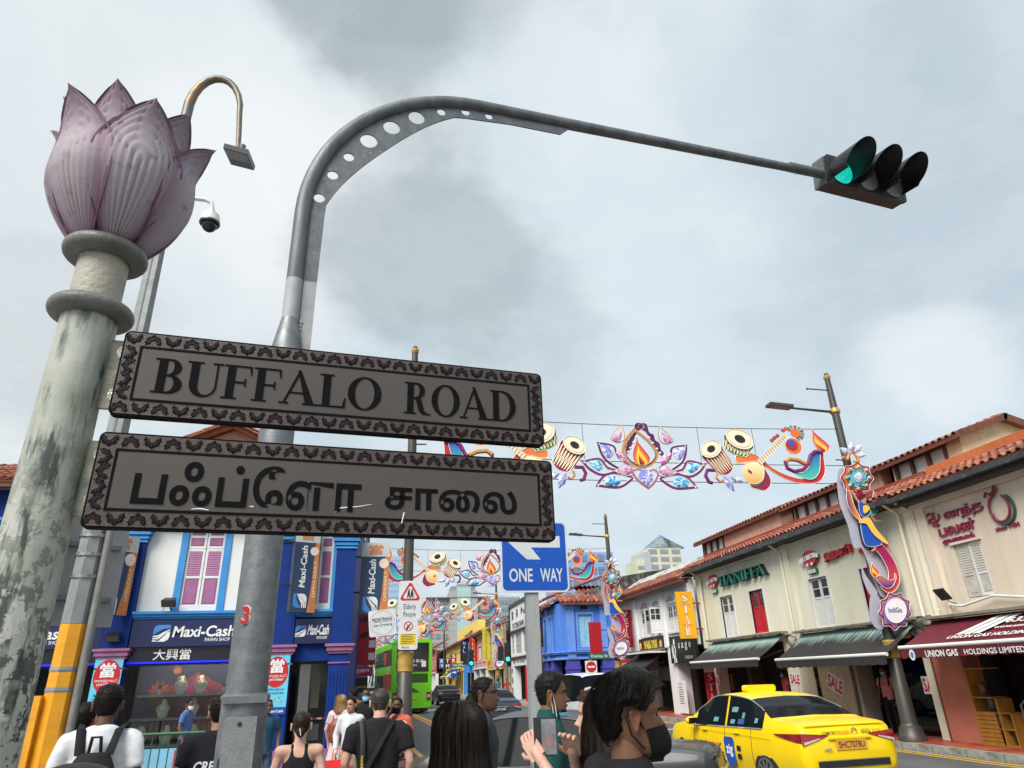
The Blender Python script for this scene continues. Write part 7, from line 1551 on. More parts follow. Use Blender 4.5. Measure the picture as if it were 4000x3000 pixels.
def instrument_deco():
    "two hand drums, a veena, a scroll lamp and its flame; origin at the lotus centre"
    t=thing('instrument_light_panel','light panel of hand drums, veena and oil lamp hung right of a lotus panel','decoration',group='festive instrument panels over the road');D=Deco(t,lambda x,y,*k:((x-832)*.00465,(345-y)*.0044,*k))
    def drum(c,top_r,ax,body,rope,name):
        cx,cy=c;L=(ax[0]**2+ax[1]**2)**.5;u=(ax[0]/L,ax[1]/L);v=(-u[1],u[0]);rw=top_r
        P=lambda a,b:(cx+v[0]*a+u[0]*b,cy+v[1]*a+u[1]*b)
        o=D.poly([P(-rw,0),P(-rw*1.04,L*.4),P(-rw*.86,L*.85),P(0,L*1.02),P(rw*.86,L*.85),P(rw*1.04,L*.4),P(rw,0)],body,name,.0,rim=.008)
        for k in range(-3,4):
            D.line([P(rw*.30*k,rw*.45),P(rw*.24*k+rw*.12,L*.92)],.014,rope,'rope');D.line([P(rw*.30*k,rw*.45),P(rw*.24*k-rw*.12,L*.92)],.012,rope,'rope')
        el=lambda s:[P(rw*s*math.cos(R_(g)),rw*.72*s*math.sin(R_(g))) for g in range(0,360,45)]
        D.poly(el(1.06),CREAMP,'drum_head',.045,rim=.01);D.poly(el(.84),pc('head_inner',250,236,206),'drum_skin',.055);D.poly(el(.42),BLACKP,'drum_spot',.065)
    D.poly([(1400,330),(1440,305),(1500,305),(1560,335),(1620,395),(1700,440),(1790,465),(1870,455),(1920,410),(1935,350),(1955,285),(1978,282),(1978,340),(1965,420),(1915,480),(1840,496),(1740,485),(1650,445),(1580,395),(1500,365),(1410,372)],gm('scroll_print',S(226,130,56),S(190,30,56),0,2.6,5.2,S(206,70,50)),'scroll',rim=.009)
    D.poly([(1760,430),(1820,425),(1870,380),(1895,320),(1930,285),(1958,284),(1945,350),(1925,415),(1880,462),(1820,465)],gm('lamp_print',S(70,190,170),S(40,80,180),2,-.5,.25),'lamp_bowl',.025,rim=.008)
    D.line([(1845,368),(1800,345),(1745,338),(1715,360),(1720,400),(1760,420),(1820,408),(1865,365),(1890,310),(1925,284),(1970,288)],.055,PURP,'lamp_lip',.04,7);D.line([(1845,368),(1800,345),(1745,338),(1715,360)],.062,GOLD,'lamp_lip',.035,7)
    D.flame((1933,125),(1980,290),95,.04)
    drum((1440,218),82,(-40,100),GREENP,CREAMP,'green_drum');drum((1245,290),66,(95,150),REDP_,CREAMP,'red_drum')
    D.poly([(1545,400),(1585,440),(1592,500),(1550,545),(1500,540),(1462,512)],REDP_,'veena_belly',.02,rim=.008)
    D.line([(1460,510),(1480,518),(1505,515),(1530,500),(1550,475),(1560,440),(1558,410)],.02,TEAL,'belly_trim',.04)
    D.poly([(1420,430),(1440,385),(1500,362),(1550,372),(1560,420),(1540,480),(1490,508),(1440,495)],gm('veena_print',S(250,236,190),S(240,150,50),2,-.1,-.75),'veena_body',.045,rim=.008)
    D.poly([(1458,415,1),(1478,430,1),(1478,445,1),(1458,432,1)],pc('brown',110,60,50),'bridge',.06)
    D.poly([(1525,358,1),(1745,172,1),(1762,198,1),(1548,384,1)],CREAMP,'veena_neck',.05,rim=.007)
    for k in range(14):f=k/14;D.line([(1530+215*f,362-186*f),(1546+215*f,384-186*f)],.008,pc('fret',150,120,80),'fret',.075)
    for x,y in ((1648,222),(1668,205),(1690,190),(1735,152),(1755,140)):D.poly([(x+13*math.cos(R_(g)),y+13*math.sin(R_(g))) for g in range(0,360,60)],pc('rust',176,70,50),'peg',.05)
    for g in range(-70,160,30):D.poly([(1808,170),(1808+58*math.cos(R_(g))-12*math.sin(R_(g)),170-48*math.sin(R_(g))-12*math.cos(R_(g))),(1808+66*math.cos(R_(g)),170-56*math.sin(R_(g)),1),(1808+58*math.cos(R_(g))+12*math.sin(R_(g)),170-48*math.sin(R_(g))+12*math.cos(R_(g)))],TEAL if (g//30) % 2 else pc('rust',176,70,50),'head_petal',.05,rim=.005)
    D.poly([(1808+30*math.cos(R_(g)),170+28*math.sin(R_(g))) for g in range(0,360,45)],ORNG,'head_boss',.075)
    D.poly([(1780+54*math.cos(R_(g)),258+54*math.sin(R_(g))) for g in range(0,360,30)],ORNG,'gourd',.05,rim=.006);D.poly([(1770+36*math.cos(R_(g)),248+34*math.sin(R_(g))) for g in range(0,360,45)],pc('gourd_red',170,40,60),'gourd_band',.072);D.poly([(1764+22*math.cos(R_(g)),238+20*math.sin(R_(g))) for g in range(0,360,45)],BLUEP,'gourd_eye',.08)
    D.line([(1250,425),(1205,425),(1190,460),(1205,500),(1225,505)],.05,PURP,'curl',.02,7);D.line([(1262,450),(1255,475),(1275,498),(1295,485)],.035,GOLD,'curl',.02,6)
    D.gem([(1300,460,1),(1345,490),(1352,558,1),(1312,525)],'v');D.gem([(1335,460,1),(1380,462),(1418,495,1),(1370,500)],'w')
    return t
LP0=lotus_deco();IP0=instrument_deco()
CABM=pm('cable_dark',(.06,.06,.065),rough=.5)
def string_at(i,xc,y,z,s,label):
    a=LP0 if i == 0 else copy_thing(LP0);b=IP0 if i == 0 else copy_thing(IP0);c=copy_thing(IP0)
    a['label']='purple lotus light panel with flame, hung %s' % label;b['label']='drums and veena panel on the shop row side, %s' % label;c['label']='drums and veena panel on the pawn shop side, %s' % label
    for o in (a,b):move(o,(xc,y,z),0,s)
    c.location=(xc,y,z);c.rotation_euler=(0,0,0);c.scale=(-s,s,s)
    W=6.1*s;k=thing('suspension_cable','thin dark cable carrying the light panels %s' % label,'cable',(xc,y,z+s),group='cables across the street')
    for zz,sag in ((1.0,.12),(-.1,.05),(-.62,.05)):MB().tube([(xc-W+2*W*u/12,y+.03,z+s*zz-sag*(1-((u-6)/6)**2)) for u in range(13)],.011,5).build('wire',CABM,k)
    for u in (-.6,-.3,.3,.6):MB().cyl((xc+u*W*.9,y+.02,z+s*1.0-.1),(xc+u*W*.9,y+.02,z-s*.1),.008,n=5).build('tie_wire',CABM,k)
string_at(0,6.65,16.3,7.15,1.0,'between the two nearest lamp posts')
string_at(1,5.33,34.5,6.95,1.0,'between the second pair of lamp posts')
string_at(2,3.2,52,6.55,.95,'between the third pair of lamp posts')
for i,(y,lab) in enumerate(((62,'above the cream restaurant house'),(74,'above the pink corner house'),(88,'above the side road junction'),(102,'above the yellow house'),(118,'above the dull red house'),(136,'above the pale green trimmed house'),(156,'at the far bend'))):
    string_at(3+i,4.6+xs(y)*1.25-.6,y,6.3-.05*i,.95,lab)

BRONZE=pm('lamp_bronze',S(82,78,72),S(66,63,58),scale=3,rough=.45,metal=.35,streak=True);GOLDP=pm('gold_paint',S(192,158,86),S(168,132,66),scale=6,rough=.4,metal=.3);LHEAD=pm('lamp_head_dark',S(62,62,64),rough=.4)
def lamp_post(x,y,label,arm=-1,big=True):
    t=thing('street_lamp',label,'street lamp',(x,y,.13),group='bronze street lamps')
    MB().lathe([(.31,.13),(.31,.26),(.28,.30),(.25,.46),(.20,.50),(.185,.56),(.15,2.08),(.135,2.1)],20,(x,y,0)).build('pedestal',BRONZE,t)
    MB().lathe([(.14,2.0),(.172,2.04),(.165,2.14),(.178,2.24),(.16,2.32),(.185,2.4),(.15,2.44)],20,(x,y,0)).build('gold_collar',GOLDP,t)
    MB().lathe([(.125,2.4),(.11,5),(.105,8.7),(.10,8.75),(.075,9.75)],20,(x,y,0)).build('shaft',BRONZE,t)
    MB().lathe([(.11,8.6),(.145,8.64),(.145,8.72),(.11,8.78)],20,(x,y,0)).build('gold_ring',GOLDP,t);MB().lathe([(.078,9.70),(.098,9.73),(.098,9.80),(.07,9.83)],20,(x,y,0)).build('gold_ring',GOLDP,t);MB().ball((x,y,9.84),(.07,.07,.08),14,8).build('cap',BRONZE,t)
    MB().cyl((x,y,9.35),(x+arm*.72,y,9.37),.02,n=8).build('banner_rod',BRONZE,t);MB().ball((x+arm*.74,y,9.37),.035,8,6).build('rod_tip',BRONZE,t)
    MB().cyl((x,y,8.66),(x+arm*1.45,y,8.74),.04,.03,n=10).build('lamp_arm',BRONZE,t);M=Mat4((x+arm*1.75,y,8.77)) @ Matrix.Rotation(R_(-4)*arm,4,'Y')
    h=MB().box(-.36,.36,-.15,.15,-.03,.05).xform(M).build('lamp_head',LHEAD,t);MB().box(-.3,.3,-.12,.12,-.036,-.03).xform(M).build('lens',pm('lamp_lens',S(150,150,142)),h);MB().cyl((0,0,.05),(0,0,.1),.06,n=10).xform(M).build('sensor',GALV,h)
    MB().cyl((x,y,7.2),(x+arm*.35,y-.02,7.2),.018,n=6).build('hook_rod',BRONZE,t)
    return t
lamp_post(12.7,16.3,'bronze street lamp with gold collar on the kerb before the striped awnings',-1);lamp_post(11.7,35.1,'bronze street lamp with gold rings before the arcade house',-1);lamp_post(9.75,61.5,'bronze street lamp before the cream restaurant house',-1);lamp_post(8.8,105,'bronze street lamp before the far yellow house',-1)
lamp_post(.5,15.95,'bronze street lamp carrying the elderly people and police notices',1);lamp_post(-.95,33.8,'bronze street lamp behind the pedestrians sign',1);lamp_post(-2.6,62,'bronze street lamp far down the pawn shop side',1)

def post_deco():
    t=thing('post_light_panel','light panel with rosette, dancer and oil lamp','decoration',group='festive panels on lamp posts')
    D=Deco(t,lambda x,y,*k:((x-(290+(y-190)*.244))*.0046,6.60-(y-448)*.00412,*k))
    BK=pc('panel_back',176,176,190);ROS=lambda r,k,n,a=0:[((365+r*(1 if i % 2 == 0 else k)*math.cos(2*math.pi*i/(2*n)+a)),(448+r*(1 if i % 2 == 0 else k)*math.sin(2*math.pi*i/(2*n)+a))) for i in range(2*n)]
    D.poly([(255,400),(300,380),(330,520),(380,700),(430,900),(560,950),(600,1150),(540,1200),(430,920),(370,900),(330,760),(270,600)],BK,'back_panel',-.12);D.poly([(420,1020,1),(450,1080),(520,1180),(480,1200),(430,1100)],BK,'back_panel',-.12);D.poly([(480,1200),(530,1210),(560,1380),(510,1390),(475,1320)],BK,'back_panel',-.12)
    for g in (-150,-95,-50,0):
        c,s=math.cos(R_(g)),math.sin(R_(g));D.gem([(330+20*c,285+20*s,1),(330+55*c-22*s,285+55*s+22*c),(330+98*c,285+98*s,1),(330+55*c+22*s,285+55*s-22*c)],'w')
    D.line([(270,300),(300,320),(310,280),(340,255),(370,300),(375,330),(350,335)],.05,GOLD,'gold_spray',.0,7)
    D.poly(ROS(112,.86,8),PURP,'rosette',.0,rim=.008);D.poly(ROS(100,.82,8),ORNG,'rosette_layer',.02);D.poly(ROS(84,.74,8),YELP,'rosette_layer',.03);D.poly(ROS(76,.8,8,.39),pc('leaf',70,110,80),'rosette_layer',.04);D.poly(ROS(66,.72,8,.2),TEAL,'rosette_layer',.05,rim=.005);D.poly(ROS(52,.8,8),pc('sky',90,180,200),'rosette_layer',.06);D.gem([(365+32*math.cos(R_(g)),448+34*math.sin(R_(g))) for g in range(0,360,45)],'w',.085)
    for k in range(8):g=2*math.pi*k/8;D.gem([(365+74*math.cos(g)+12*math.cos(g+d),448+74*math.sin(g)+12*math.sin(g+d)) for d in (0,1.57,3.14,4.71)],'b',.07)
    D.poly([(296,510),(325,560),(345,630),(385,710),(380,730),(330,680),(300,610)],gm('scarf_print',S(90,30,110),S(230,140,50),0,-.42,-.2),'scarf',.0,rim=.007)
    D.poly([(470,900),(520,880),(600,980),(640,1090),(620,1160),(570,1188),(520,1150),(560,1120),(565,1050),(520,960)],gm('tail_print',S(160,20,90),S(226,80,60),2,4.4,3.6),'lower_scroll',.0,rim=.008)
    # dancer: skirt, bodice, sash, arms, feet, hair
    SK=pc('print_skin',206,140,110)
    D.line([(400,640),(360,590),(325,530)],.035,SK,'arm',.02,6);D.line([(440,680),(480,735),(535,738)],.032,SK,'arm',.02,6);D.line([(555,880),(575,920),(588,935)],.028,SK,'leg',.02,6);D.line([(490,895),(480,920),(460,930)],.028,SK,'foot',.02,6)
    D.poly([(385,740),(425,720),(470,780),(520,870),(505,895),(430,900),(400,850)],BLUEP,'skirt',.03,rim=.006)
    for k in range(5):D.line([(405+k*12,760),(425+k*20,895)],.008,pc('blue_dark',26,60,150),'pleat',.055)
    D.poly([(370,612),(400,615),(440,640),(445,690),(410,715),(380,690)],pc('bodice',44,84,180),'bodice',.04,rim=.005);D.poly([(375,735),(430,715),(480,790),(552,872),(540,882),(470,830),(420,760),(378,752)],YELP,'sash',.06,rim=.005);D.poly([(400,640),(430,640),(440,660),(405,690)],YELP,'sash',.065)
    D.poly([(388,590),(402,572),(418,590),(415,618),(398,622)],SK,'head',.045);D.poly([(385,595),(372,575),(395,560),(418,575),(405,580)],pc('hair',90,20,50),'hair',.06);D.poly([(358,540),(400,540),(398,580),(370,585)],REDP_,'veil',.01)
    D.flame((468,535),(488,640),50,.03);D.poly([(440,650),(470,632),(505,636),(500,660),(475,700),(455,690)],TEAL,'small_lamp',.02,rim=.006)
    D.poly([(480,1092),(520,1085),(560,1110),(595,1105),(602,1070),(610,1100),(585,1150),(545,1160),(505,1130)],gm('lower_lamp_print',S(90,30,130),S(226,140,60),2,3.7,4.1),'lamp_bowl',.03,rim=.007);D.flame((455,1000),(475,1092),55,.04)
    R2=lambda r,k,n:[((600+r*(1 if i % 2 == 0 else k)*math.cos(math.pi*i/n+.2)),(1295+r*1.05*(1 if i % 2 == 0 else k)*math.sin(math.pi*i/n+.2))) for i in range(2*n)]
    D.poly(R2(108,.84,9),PURP,'disc_rosette',.02,rim=.007);D.poly(R2(96,.8,9),pc('disc_orange',206,120,90),'disc_layer',.035);D.poly(R2(88,.82,9),pc('disc_violet',110,90,170),'disc_layer',.045);d=D.poly([(600+66*math.cos(R_(g)),1292+74*math.sin(R_(g))) for g in range(0,360,30)],pc('disc_white',232,230,236),'disc',.055,rim=.005)
    return t,d,D
PD0,PDd,PDD=post_deco()
cx_,cz_=PDD.f(598,1290);lettering('IndiGo',pc('indigo',40,50,120),PDd,(cx_-.02,-.081-PDD.d,cz_),(1,0,0),(0,0,1),w=.38,h=.12,t=.004,offset=.01)
PD1=copy_thing(PD0,'rosette, dancer and oil lamp light panel on the lamp before the arcade house',(11.62,34.85,-.1),0,1.0);PD2=copy_thing(PD0,'rosette, dancer and oil lamp light panel behind the pedestrians sign',(-.9,33.6,-.1),0,(-1,1,1));PD3=copy_thing(PD0,'rosette, dancer and oil lamp light panel before the cream restaurant house',(9.7,61.2,-.1),0,1.0)
PD0['label']='rosette, dancer and oil lamp light panel on the lamp before the striped awnings';move(PD0,(12.62,16.05,0))

# signs on the lamp posts
def plate_sign(name,label,x,y,z,w,h,tilt=0.,m=None):
    t=thing(name,label,'sign',(x,y,z));c,s=math.cos(tilt),math.sin(tilt);X,Z=Vector((c,0,s)),Vector((-s,0,c))
    r=.05;a,b=w/2,h/2;q=[p for cx_,cy_,st in ((a-r,-b+r,-90),(a-r,b-r,0),(-a+r,b-r,90),(-a+r,-b+r,180)) for p in arc(cx_,cy_,r,st,st+90,4)]
    MB().prism(q,(x,y,z),X,Z,.01).build('plate',pm('notice_plate',S(206,208,210),rough=.45),t);return t,(lambda u,v,d=.0105:Vector((x,y-d,z))+X*u+Z*v),X,Z
BKP=pm('sign_black_print',(.02,.02,.022),rough=.5);RDP=pm('sign_red_print',S(190,34,44),rough=.45)
t,P,X,Z=plate_sign('elderly_sign','white Elderly People warning sign with red triangle on the lamp post',.55,15.72,3.49,.5,.82)
tri=lambda r,o=0:[(r*math.cos(R_(90+120*k+d)),r*math.sin(R_(90+120*k+d))+o) for k in range(3) for d in (-7,7)]
MB().prism([tri(.235),tri(.165)[::-1]],P(0,.13),X,Z,.003).build('triangle',RDP,t,smooth=0)
for x_,s in ((-.035,1),(.035,1.08)):
    mb=MB();mb.ball(tuple(P(x_+.01,.215*1,.014)),(.017,.004,.019),8,6);mb.prism([(x_-.02,.19),(x_+.02,.2),(x_+.03,.1),(x_+.035,.045),(x_+.02,.045),(x_,.09),(x_-.02,.045),(x_-.035,.045),(x_-.025,.1)],P(0,0,.012),X,Z,.002);mb.build('elderly_figure',BKP,t,smooth=0)
MB().tube([P(.06,.15,.013),P(.085,.12,.013),P(.085,.045,.013)],.004,5).build('walking_stick',BKP,t)
lettering('Elderly',BKP,t,P(0,-.16),X,Z,w=.27,h=.15,t=.002,offset=.0);lettering('People',BKP,t,P(0,-.315),X,Z,w=.27,h=.14,t=.002)
t,P,X,Z=plate_sign('police_notice','white police notice with no bottles symbol and yellow text panel',.53,15.72,2.77,.42,.62)
MB().prism([[(.1*math.cos(R_(g)),.1*math.sin(R_(g))+.17) for g in range(0,360,15)],[(.082*math.cos(R_(g)),.082*math.sin(R_(g))+.17) for g in range(345,-1,-15)]],P(0,0),X,Z,.003).build('ban_ring',RDP,t,smooth=0);MB().prism([(-.065,.1+.13),(-.055,.24),(.065,.11),(.055,.1)],P(0,0),X,Z,.004).build('ban_bar',RDP,t,smooth=0)
MB().prism([(-.05,.1),(-.02,.09),(.02,.165),(.06,.215),(.05,.23),(.0,.19),(-.04,.14)],P(0,0),X,Z,.002).build('bottle',BKP,t,smooth=0);y_=MB().prism(_rc(-.17,.17,-.21,.02),P(0,0),X,Z,.002).build('yellow_panel',pm('notice_yellow',S(226,196,40)),t,smooth=0)
for k in range(6):MB().prism(_rc(-.15,.15-.05*(k % 2),-.0-.034*k-.012,-.0-.034*k),P(0,0,.013),X,Z,.001).build('text_line',BKP,y_,smooth=0)
lettering('POLICE',BKP,t,P(-.05,-.265),X,Z,w=.15,h=.035,t=.002,offset=.01)
t,P,X,Z=plate_sign('pedestrian_sign','tilted square white PEDESTRIANS Use Crossing sign by the pawn shop corner',-.03,15.7,3.02,.58,.54,R_(6))
MB().prism([[(.255*math.cos(R_(g)),.25*math.sin(R_(g))) for g in range(0,360,10)],[(.251*math.cos(R_(g)),.246*math.sin(R_(g))) for g in range(350,-1,-10)]],P(0,0),X,Z,.002).build('circle_line',BKP,t,smooth=0);lettering('PEDESTRIANS',BKP,t,P(0,.07),X,Z,w=.42,h=.072,t=.002,offset=.02);MB().prism(_rc(-.21,.21,.015,.021),P(0,0),X,Z,.002).build('underline',BKP,t,smooth=0);lettering('Use Crossing',BKP,t,P(0,-.05),X,Z,w=.42,h=.075,t=.002,offset=.008)
MB().tube([P(.05,-.27,-.02),P(.06,-.42,-.02),Vector((.45,15.8,2.55))],.012,6).build('bracket',GALV_D,t)
t,P,X,Z=plate_sign('far_pedestrian_sign','white pedestrian crossing sign on the lamp before the striped awnings',13.05,16.35,2.98,.55,.62,R_(-3));lettering('PEDESTRIANS',BKP,t,P(0,.06),X,Z,w=.42,h=.06,t=.002,offset=.02);lettering('Use Crossing',BKP,t,P(0,-.06),X,Z,w=.42,h=.07,t=.002,offset=.01)
t,P,X,Z=plate_sign('arrow_sign','small orange arrow plate under the pedestrian sign on the kerb lamp',13.12,16.3,2.55,.44,.17,R_(2));MB().prism(_rc(-.21,.21,-.075,.075),P(0,0),X,Z,.003).build('orange_face',pm('arrow_orange',S(240,160,30)),t,smooth=0);MB().prism([(-.15,0),(-.07,.05),(-.07,.012),(.15,.012),(.15,-.012),(-.07,-.012),(-.07,-.05)],P(0,0,.0136),X,Z,.002).build('arrow',BKP,t,smooth=0)
# no-entry sign and green street plate by the side road
ne=thing('no_entry_sign','square no entry sign under a green street name plate by the side road','sign',(11.8,41.2,.13));MB().cyl((12.05,41.2,.13),(12.05,41.2,2.95),.05,n=10).build('post',WPAINT,ne);q=MB().box(11.70,12.40,41.08,41.12,1.95,2.6).build('plate',LW,ne)
MB().prism([(.3*math.cos(R_(g)),.3*math.sin(R_(g))) for g in range(0,360,15)],(12.05,41.08,2.27),(1,0,0),(0,0,1),.006).build('red_disc',RDP,q,smooth=0);MB().box(11.84,12.26,41.06,41.073,2.22,2.32).build('white_bar',LW,q);g_=MB().box(11.95,13.3,41.1,41.13,2.68,2.98).build('name_plate',pm('plate_green',S(20,110,84)),ne);lettering('Dunlop St',LW,g_,(12.6,41.1,2.83),(1,0,0),(0,0,1),w=1.0,h=.2,t=.004,offset=.01)
up_=thing('side_road_plate','green street name plate reading Upp Dickson with blue arrow sign below','sign',(8.9,83,.13));MB().cyl((9.0,83,.13),(9.0,83,3.6),.06,n=8).build('post',GALV,up_);g_=MB().box(7.9,9.5,82.9,82.95,3.1,3.5).build('name_plate',pm('plate_green',S(20,110,84)),up_);lettering('Upp Dickson',LW,g_,(8.7,82.9,3.3),(1,0,0),(0,0,1),w=1.4,h=.25,t=.005,offset=.01);q=MB().box(7.75,8.5,82.9,82.95,2.0,2.9).build('arrow_plate',pm('sign_blue',S(0,78,176)),up_);MB().prism([(-.25,.05),(.05,.05),(.05,.15),(.28,0),(.05,-.15),(.05,-.05),(-.25,-.05)],(8.12,82.89,2.55),(1,0,0),(0,0,1),.005).build('arrow',LW,q,smooth=0)
def small_signal(x,y,label):
    t=thing('far_traffic_signal',label,'traffic light',(x,y,.1),group='green signals down the street');MB().cyl((x,y,.1),(x,y,4.1),.06,n=10).build('post',GALV_D,t);MB().box(x-.2,x+.2,y-.25,y-.05,2.75,3.95).build('housing',BLK,t);MB().box(x-.62,x-.25,y-.15,y+.05,2.85,3.75).build('side_housing',BLK,t)
    for k,m in ((0,pm('signal_on',S(40,230,200),emit=1.2)),(1,BLK),(2,BLK)):MB().lathe([(.13,0),(.13,.02),(.0,.03)],14,(x,y-.25,2.95+k*.38),axis='Y').xform(Matrix.Translation((0,-.03,0))).build('lens',m,t)
    for k in range(3):MB().tube([(x+.15*math.cos(R_(g)),y-.25,2.95+k*.38+.15*math.sin(R_(g))) for g in range(0,181,20)],.025,5).build('visor',BLK,t)
small_signal(8.1,47,'green traffic signal on a pole before the white pawn house');small_signal(6.9,57,'green traffic signal on a pole before the red MEENA sign')
# ---------------------------------------------------------------- vehicles
TYRE=pm('tyre',(.015,.015,.016),rough=.85);RIM=pm('alloy_rim',(.42,.43,.44),rough=.3,metal=.8);CGL=glassy('car_glass',(.008,.011,.012),.05,.05);CHR=pm('chrome',(.6,.6,.6),rough=.12,metal=1.);TAIL=pm('tail_light',S(150,16,26),S(110,8,18),scale=12,rough=.15,coat=.6);CLR=pm('tail_clear',S(190,170,170),rough=.15)
def paint(name,c):return pm(name,c,tuple(x*.94 for x in c),scale=1,rough=.35,coat=.25,spec=.35)
def car(name,label,loc,rz,body,L=4.7,W=1.8,H=1.46,kind='sedan',plate='',pm_=None,group='cars on the main road'):
    "lofted car, rear at y=0, front at y=L, x across"
    t=thing(name,label,'taxi' if name == 'taxi' else 'car',group=None if name == 'taxi' else group);k=L/4.7;hw=W/2
    if kind == 'sedan':ST=[(0,.80,.42,.66,.66,.68),(.025,.90,.37,.84,.86,.88),(.08,.94,.33,.93,.99,1.02),(.18,.96,.30,.965,1.045,1.07),(.45,.985,.26,.97,1.075,1.095),(.72,1,.24,.965,1.10,1.115),(1.15,1,.24,.955,1.28,1.30),(1.55,1,.24,.95,1.395,1.43),(2.1,1,.24,.94,1.44,1.475),(2.65,1,.24,.93,1.41,1.45),(3.1,1,.24,.92,1.23,1.27),(3.55,1,.25,.92,.98,1.0),(4.1,.97,.26,.86,.90,.92),(4.5,.86,.32,.72,.78,.80),(4.7,.62,.40,.56,.62,.64)]
    else:ST=[(0,.80,.45,.90,.92,.93),(.05,.93,.36,1.08,1.45,1.50),(.18,.97,.32,1.10,1.74,1.80),(.6,1,.26,1.08,1.80,1.84),(1.5,1,.25,1.06,1.82,1.86),(2.6,1,.25,1.04,1.78,1.83),(3.2,1,.25,1.02,1.45,1.50),(3.7,1,.26,1.0,1.08,1.10),(4.3,.95,.3,.9,.95,.97),(4.7,.7,.4,.6,.68,.7)]
    sc_=H/(1.47 if kind == 'sedan' else 1.86);N_=48;K=len(ST)
    def stn(y):
        for i in range(K-1):
            if y <= ST[i+1][0]+1e-9:
                a,b=ST[i],ST[i+1];f=(y-a[0])/(b[0]-a[0]);p0=ST[max(i-1,0)];p3=ST[min(i+2,K-1)]
                h_=b[0]-a[0];m0=[(b[d]-p0[d])/max(b[0]-p0[0],1e-6)*h_ for d in range(6)];m1=[(p3[d]-a[d])/max(p3[0]-a[0],1e-6)*h_ for d in range(6)]
                if h_ < .12:return [a[d]+(b[d]-a[d])*f for d in range(6)]
                return [a[d]*(2*f**3-3*f*f+1)+m0[d]*.8*(f**3-2*f*f+f)+b[d]*(3*f*f-2*f**3)+m1[d]*.8*(f**3-f*f) for d in range(6)]
        return list(ST[-1])
    def ring(y):
        _,w,zb,bt,re,rc=stn(y);w *= hw;cab=max(0,min(1,(re-bt)/.4));wr=w*(.96-.2*cab)
        pts=[(w*.55,zb),(w*.93,zb+.03),(w*.985,zb+(bt-zb)*.30),(w,zb+(bt-zb)*.52),(w*.985,zb+(bt-zb)*.78),(w*.955,bt),(w*.955+(wr-w*.955)*.5,bt+(re-bt)*.5),(wr,re),(wr*.80,re+(rc-re)*.65),(wr*.45,rc),(0,rc+.012)]
        return [(x,y*k,z*sc_) for x,z in pts]
    ys=sorted({*[s[0] for s in ST],*[4.7*i/N_ for i in range(N_+1)]})
    RG=[ring(y) for y in ys];n=len(RG[0])
    full=[[(-p[0],p[1],p[2]) for p in r]+[p for p in r[::-1]][1:] for r in RG];m=len(full[0])
    yr0,yr1,yf0,yf1=(.78,1.50,2.72,3.5) if kind == 'sedan' else (.04,.17,2.7,3.65)
    gl=MB();rw=MB();ws=MB();bd=MB()
    groups={'body':bd,'rear_window':rw,'windscreen':ws}
    sides={}
    for i in range(len(ys)-1):
        ym=(ys[i]+ys[i+1])/2
        for j in range(m-1):
            jj=j if j < n-1 else m-2-j;q=[full[i][j],full[i+1][j],full[i+1][j+1],full[i][j+1]];tgt=bd
            if jj in (7,8,9) and yr0 < ym < yr1:tgt=rw
            elif jj in (7,8,9) and yf0 < ym < yf1:tgt=ws
            elif jj in (5,6):
                _,w_,_,bt,re,_=stn(ym)
                if re-bt > .10:
                    seg=0 if ym < 1.42 else (1 if 1.47 < ym < 2.1 else (2 if 2.2 < ym < 3.28 else None)) if kind == 'sedan' else (0 if .5 < ym < 1.35 else (1 if 1.42 < ym < 2.3 else (2 if 2.38 < ym < 3.45 else None)))
                    if kind == 'sedan' and ym < 1.0:seg=None
                    if seg is not None:tgt=sides.setdefault((j < n-1,seg),MB())
            tgt.add(q,[(0,1,2,3)])
    bd.add(full[0],[tuple(range(m))]);bd.add(full[-1],[tuple(range(m))[::-1]]);bd.add([p for r in full for p in (r[0],r[-1])],[(2*i,2*i+1,2*i+3,2*i+2) for i in range(len(full)-1)])
    def weld(mb,nm,mt,par):
        o=mb.build(nm,mt,par,smooth=0);b=bmesh.new();b.from_mesh(o.data);bmesh.ops.remove_doubles(b,verts=b.verts,dist=1e-4);bmesh.ops.recalc_face_normals(b,faces=b.faces);b.to_mesh(o.data);b.free();o.data.polygons.foreach_set('use_smooth',[True]*len(o.data.polygons));o.data.set_sharp_from_angle(angle=R_(50));return o
    B=weld(bd,'body',body,t);weld(rw,'rear_window',CGL,t);weld(ws,'windscreen',CGL,t)
    for (lf,s),mb in sides.items():weld(mb,'side_window',CGL,t)
    for sx in (-1,1):
        # window trim, mirrors, wheels, lights, handles
        x=sx*hw
        tr=[full[i][n-6 if sx < 0 else m-(n-5)] for i in range(len(ys)) if (.95 if kind == 'sedan' else .5) < ys[i] < 3.35]
        belt=[Vector(ring(y)[5])*1 for y in [1.0+.1*i for i in range(24)]];MB().tube([(sx*(p.x+.004),p.y,p.z) for p in belt],.012,6).build('belt_trim',CHR if name == 'taxi' else BLK,B)
        top=[Vector(ring(y)[7]) for y in [1.0+.1*i for i in range(24)]];MB().tube([(sx*(p.x+.002),p.y,p.z) for p in top],.010,6).build('roof_trim',CHR if name == 'taxi' else BLK,B)
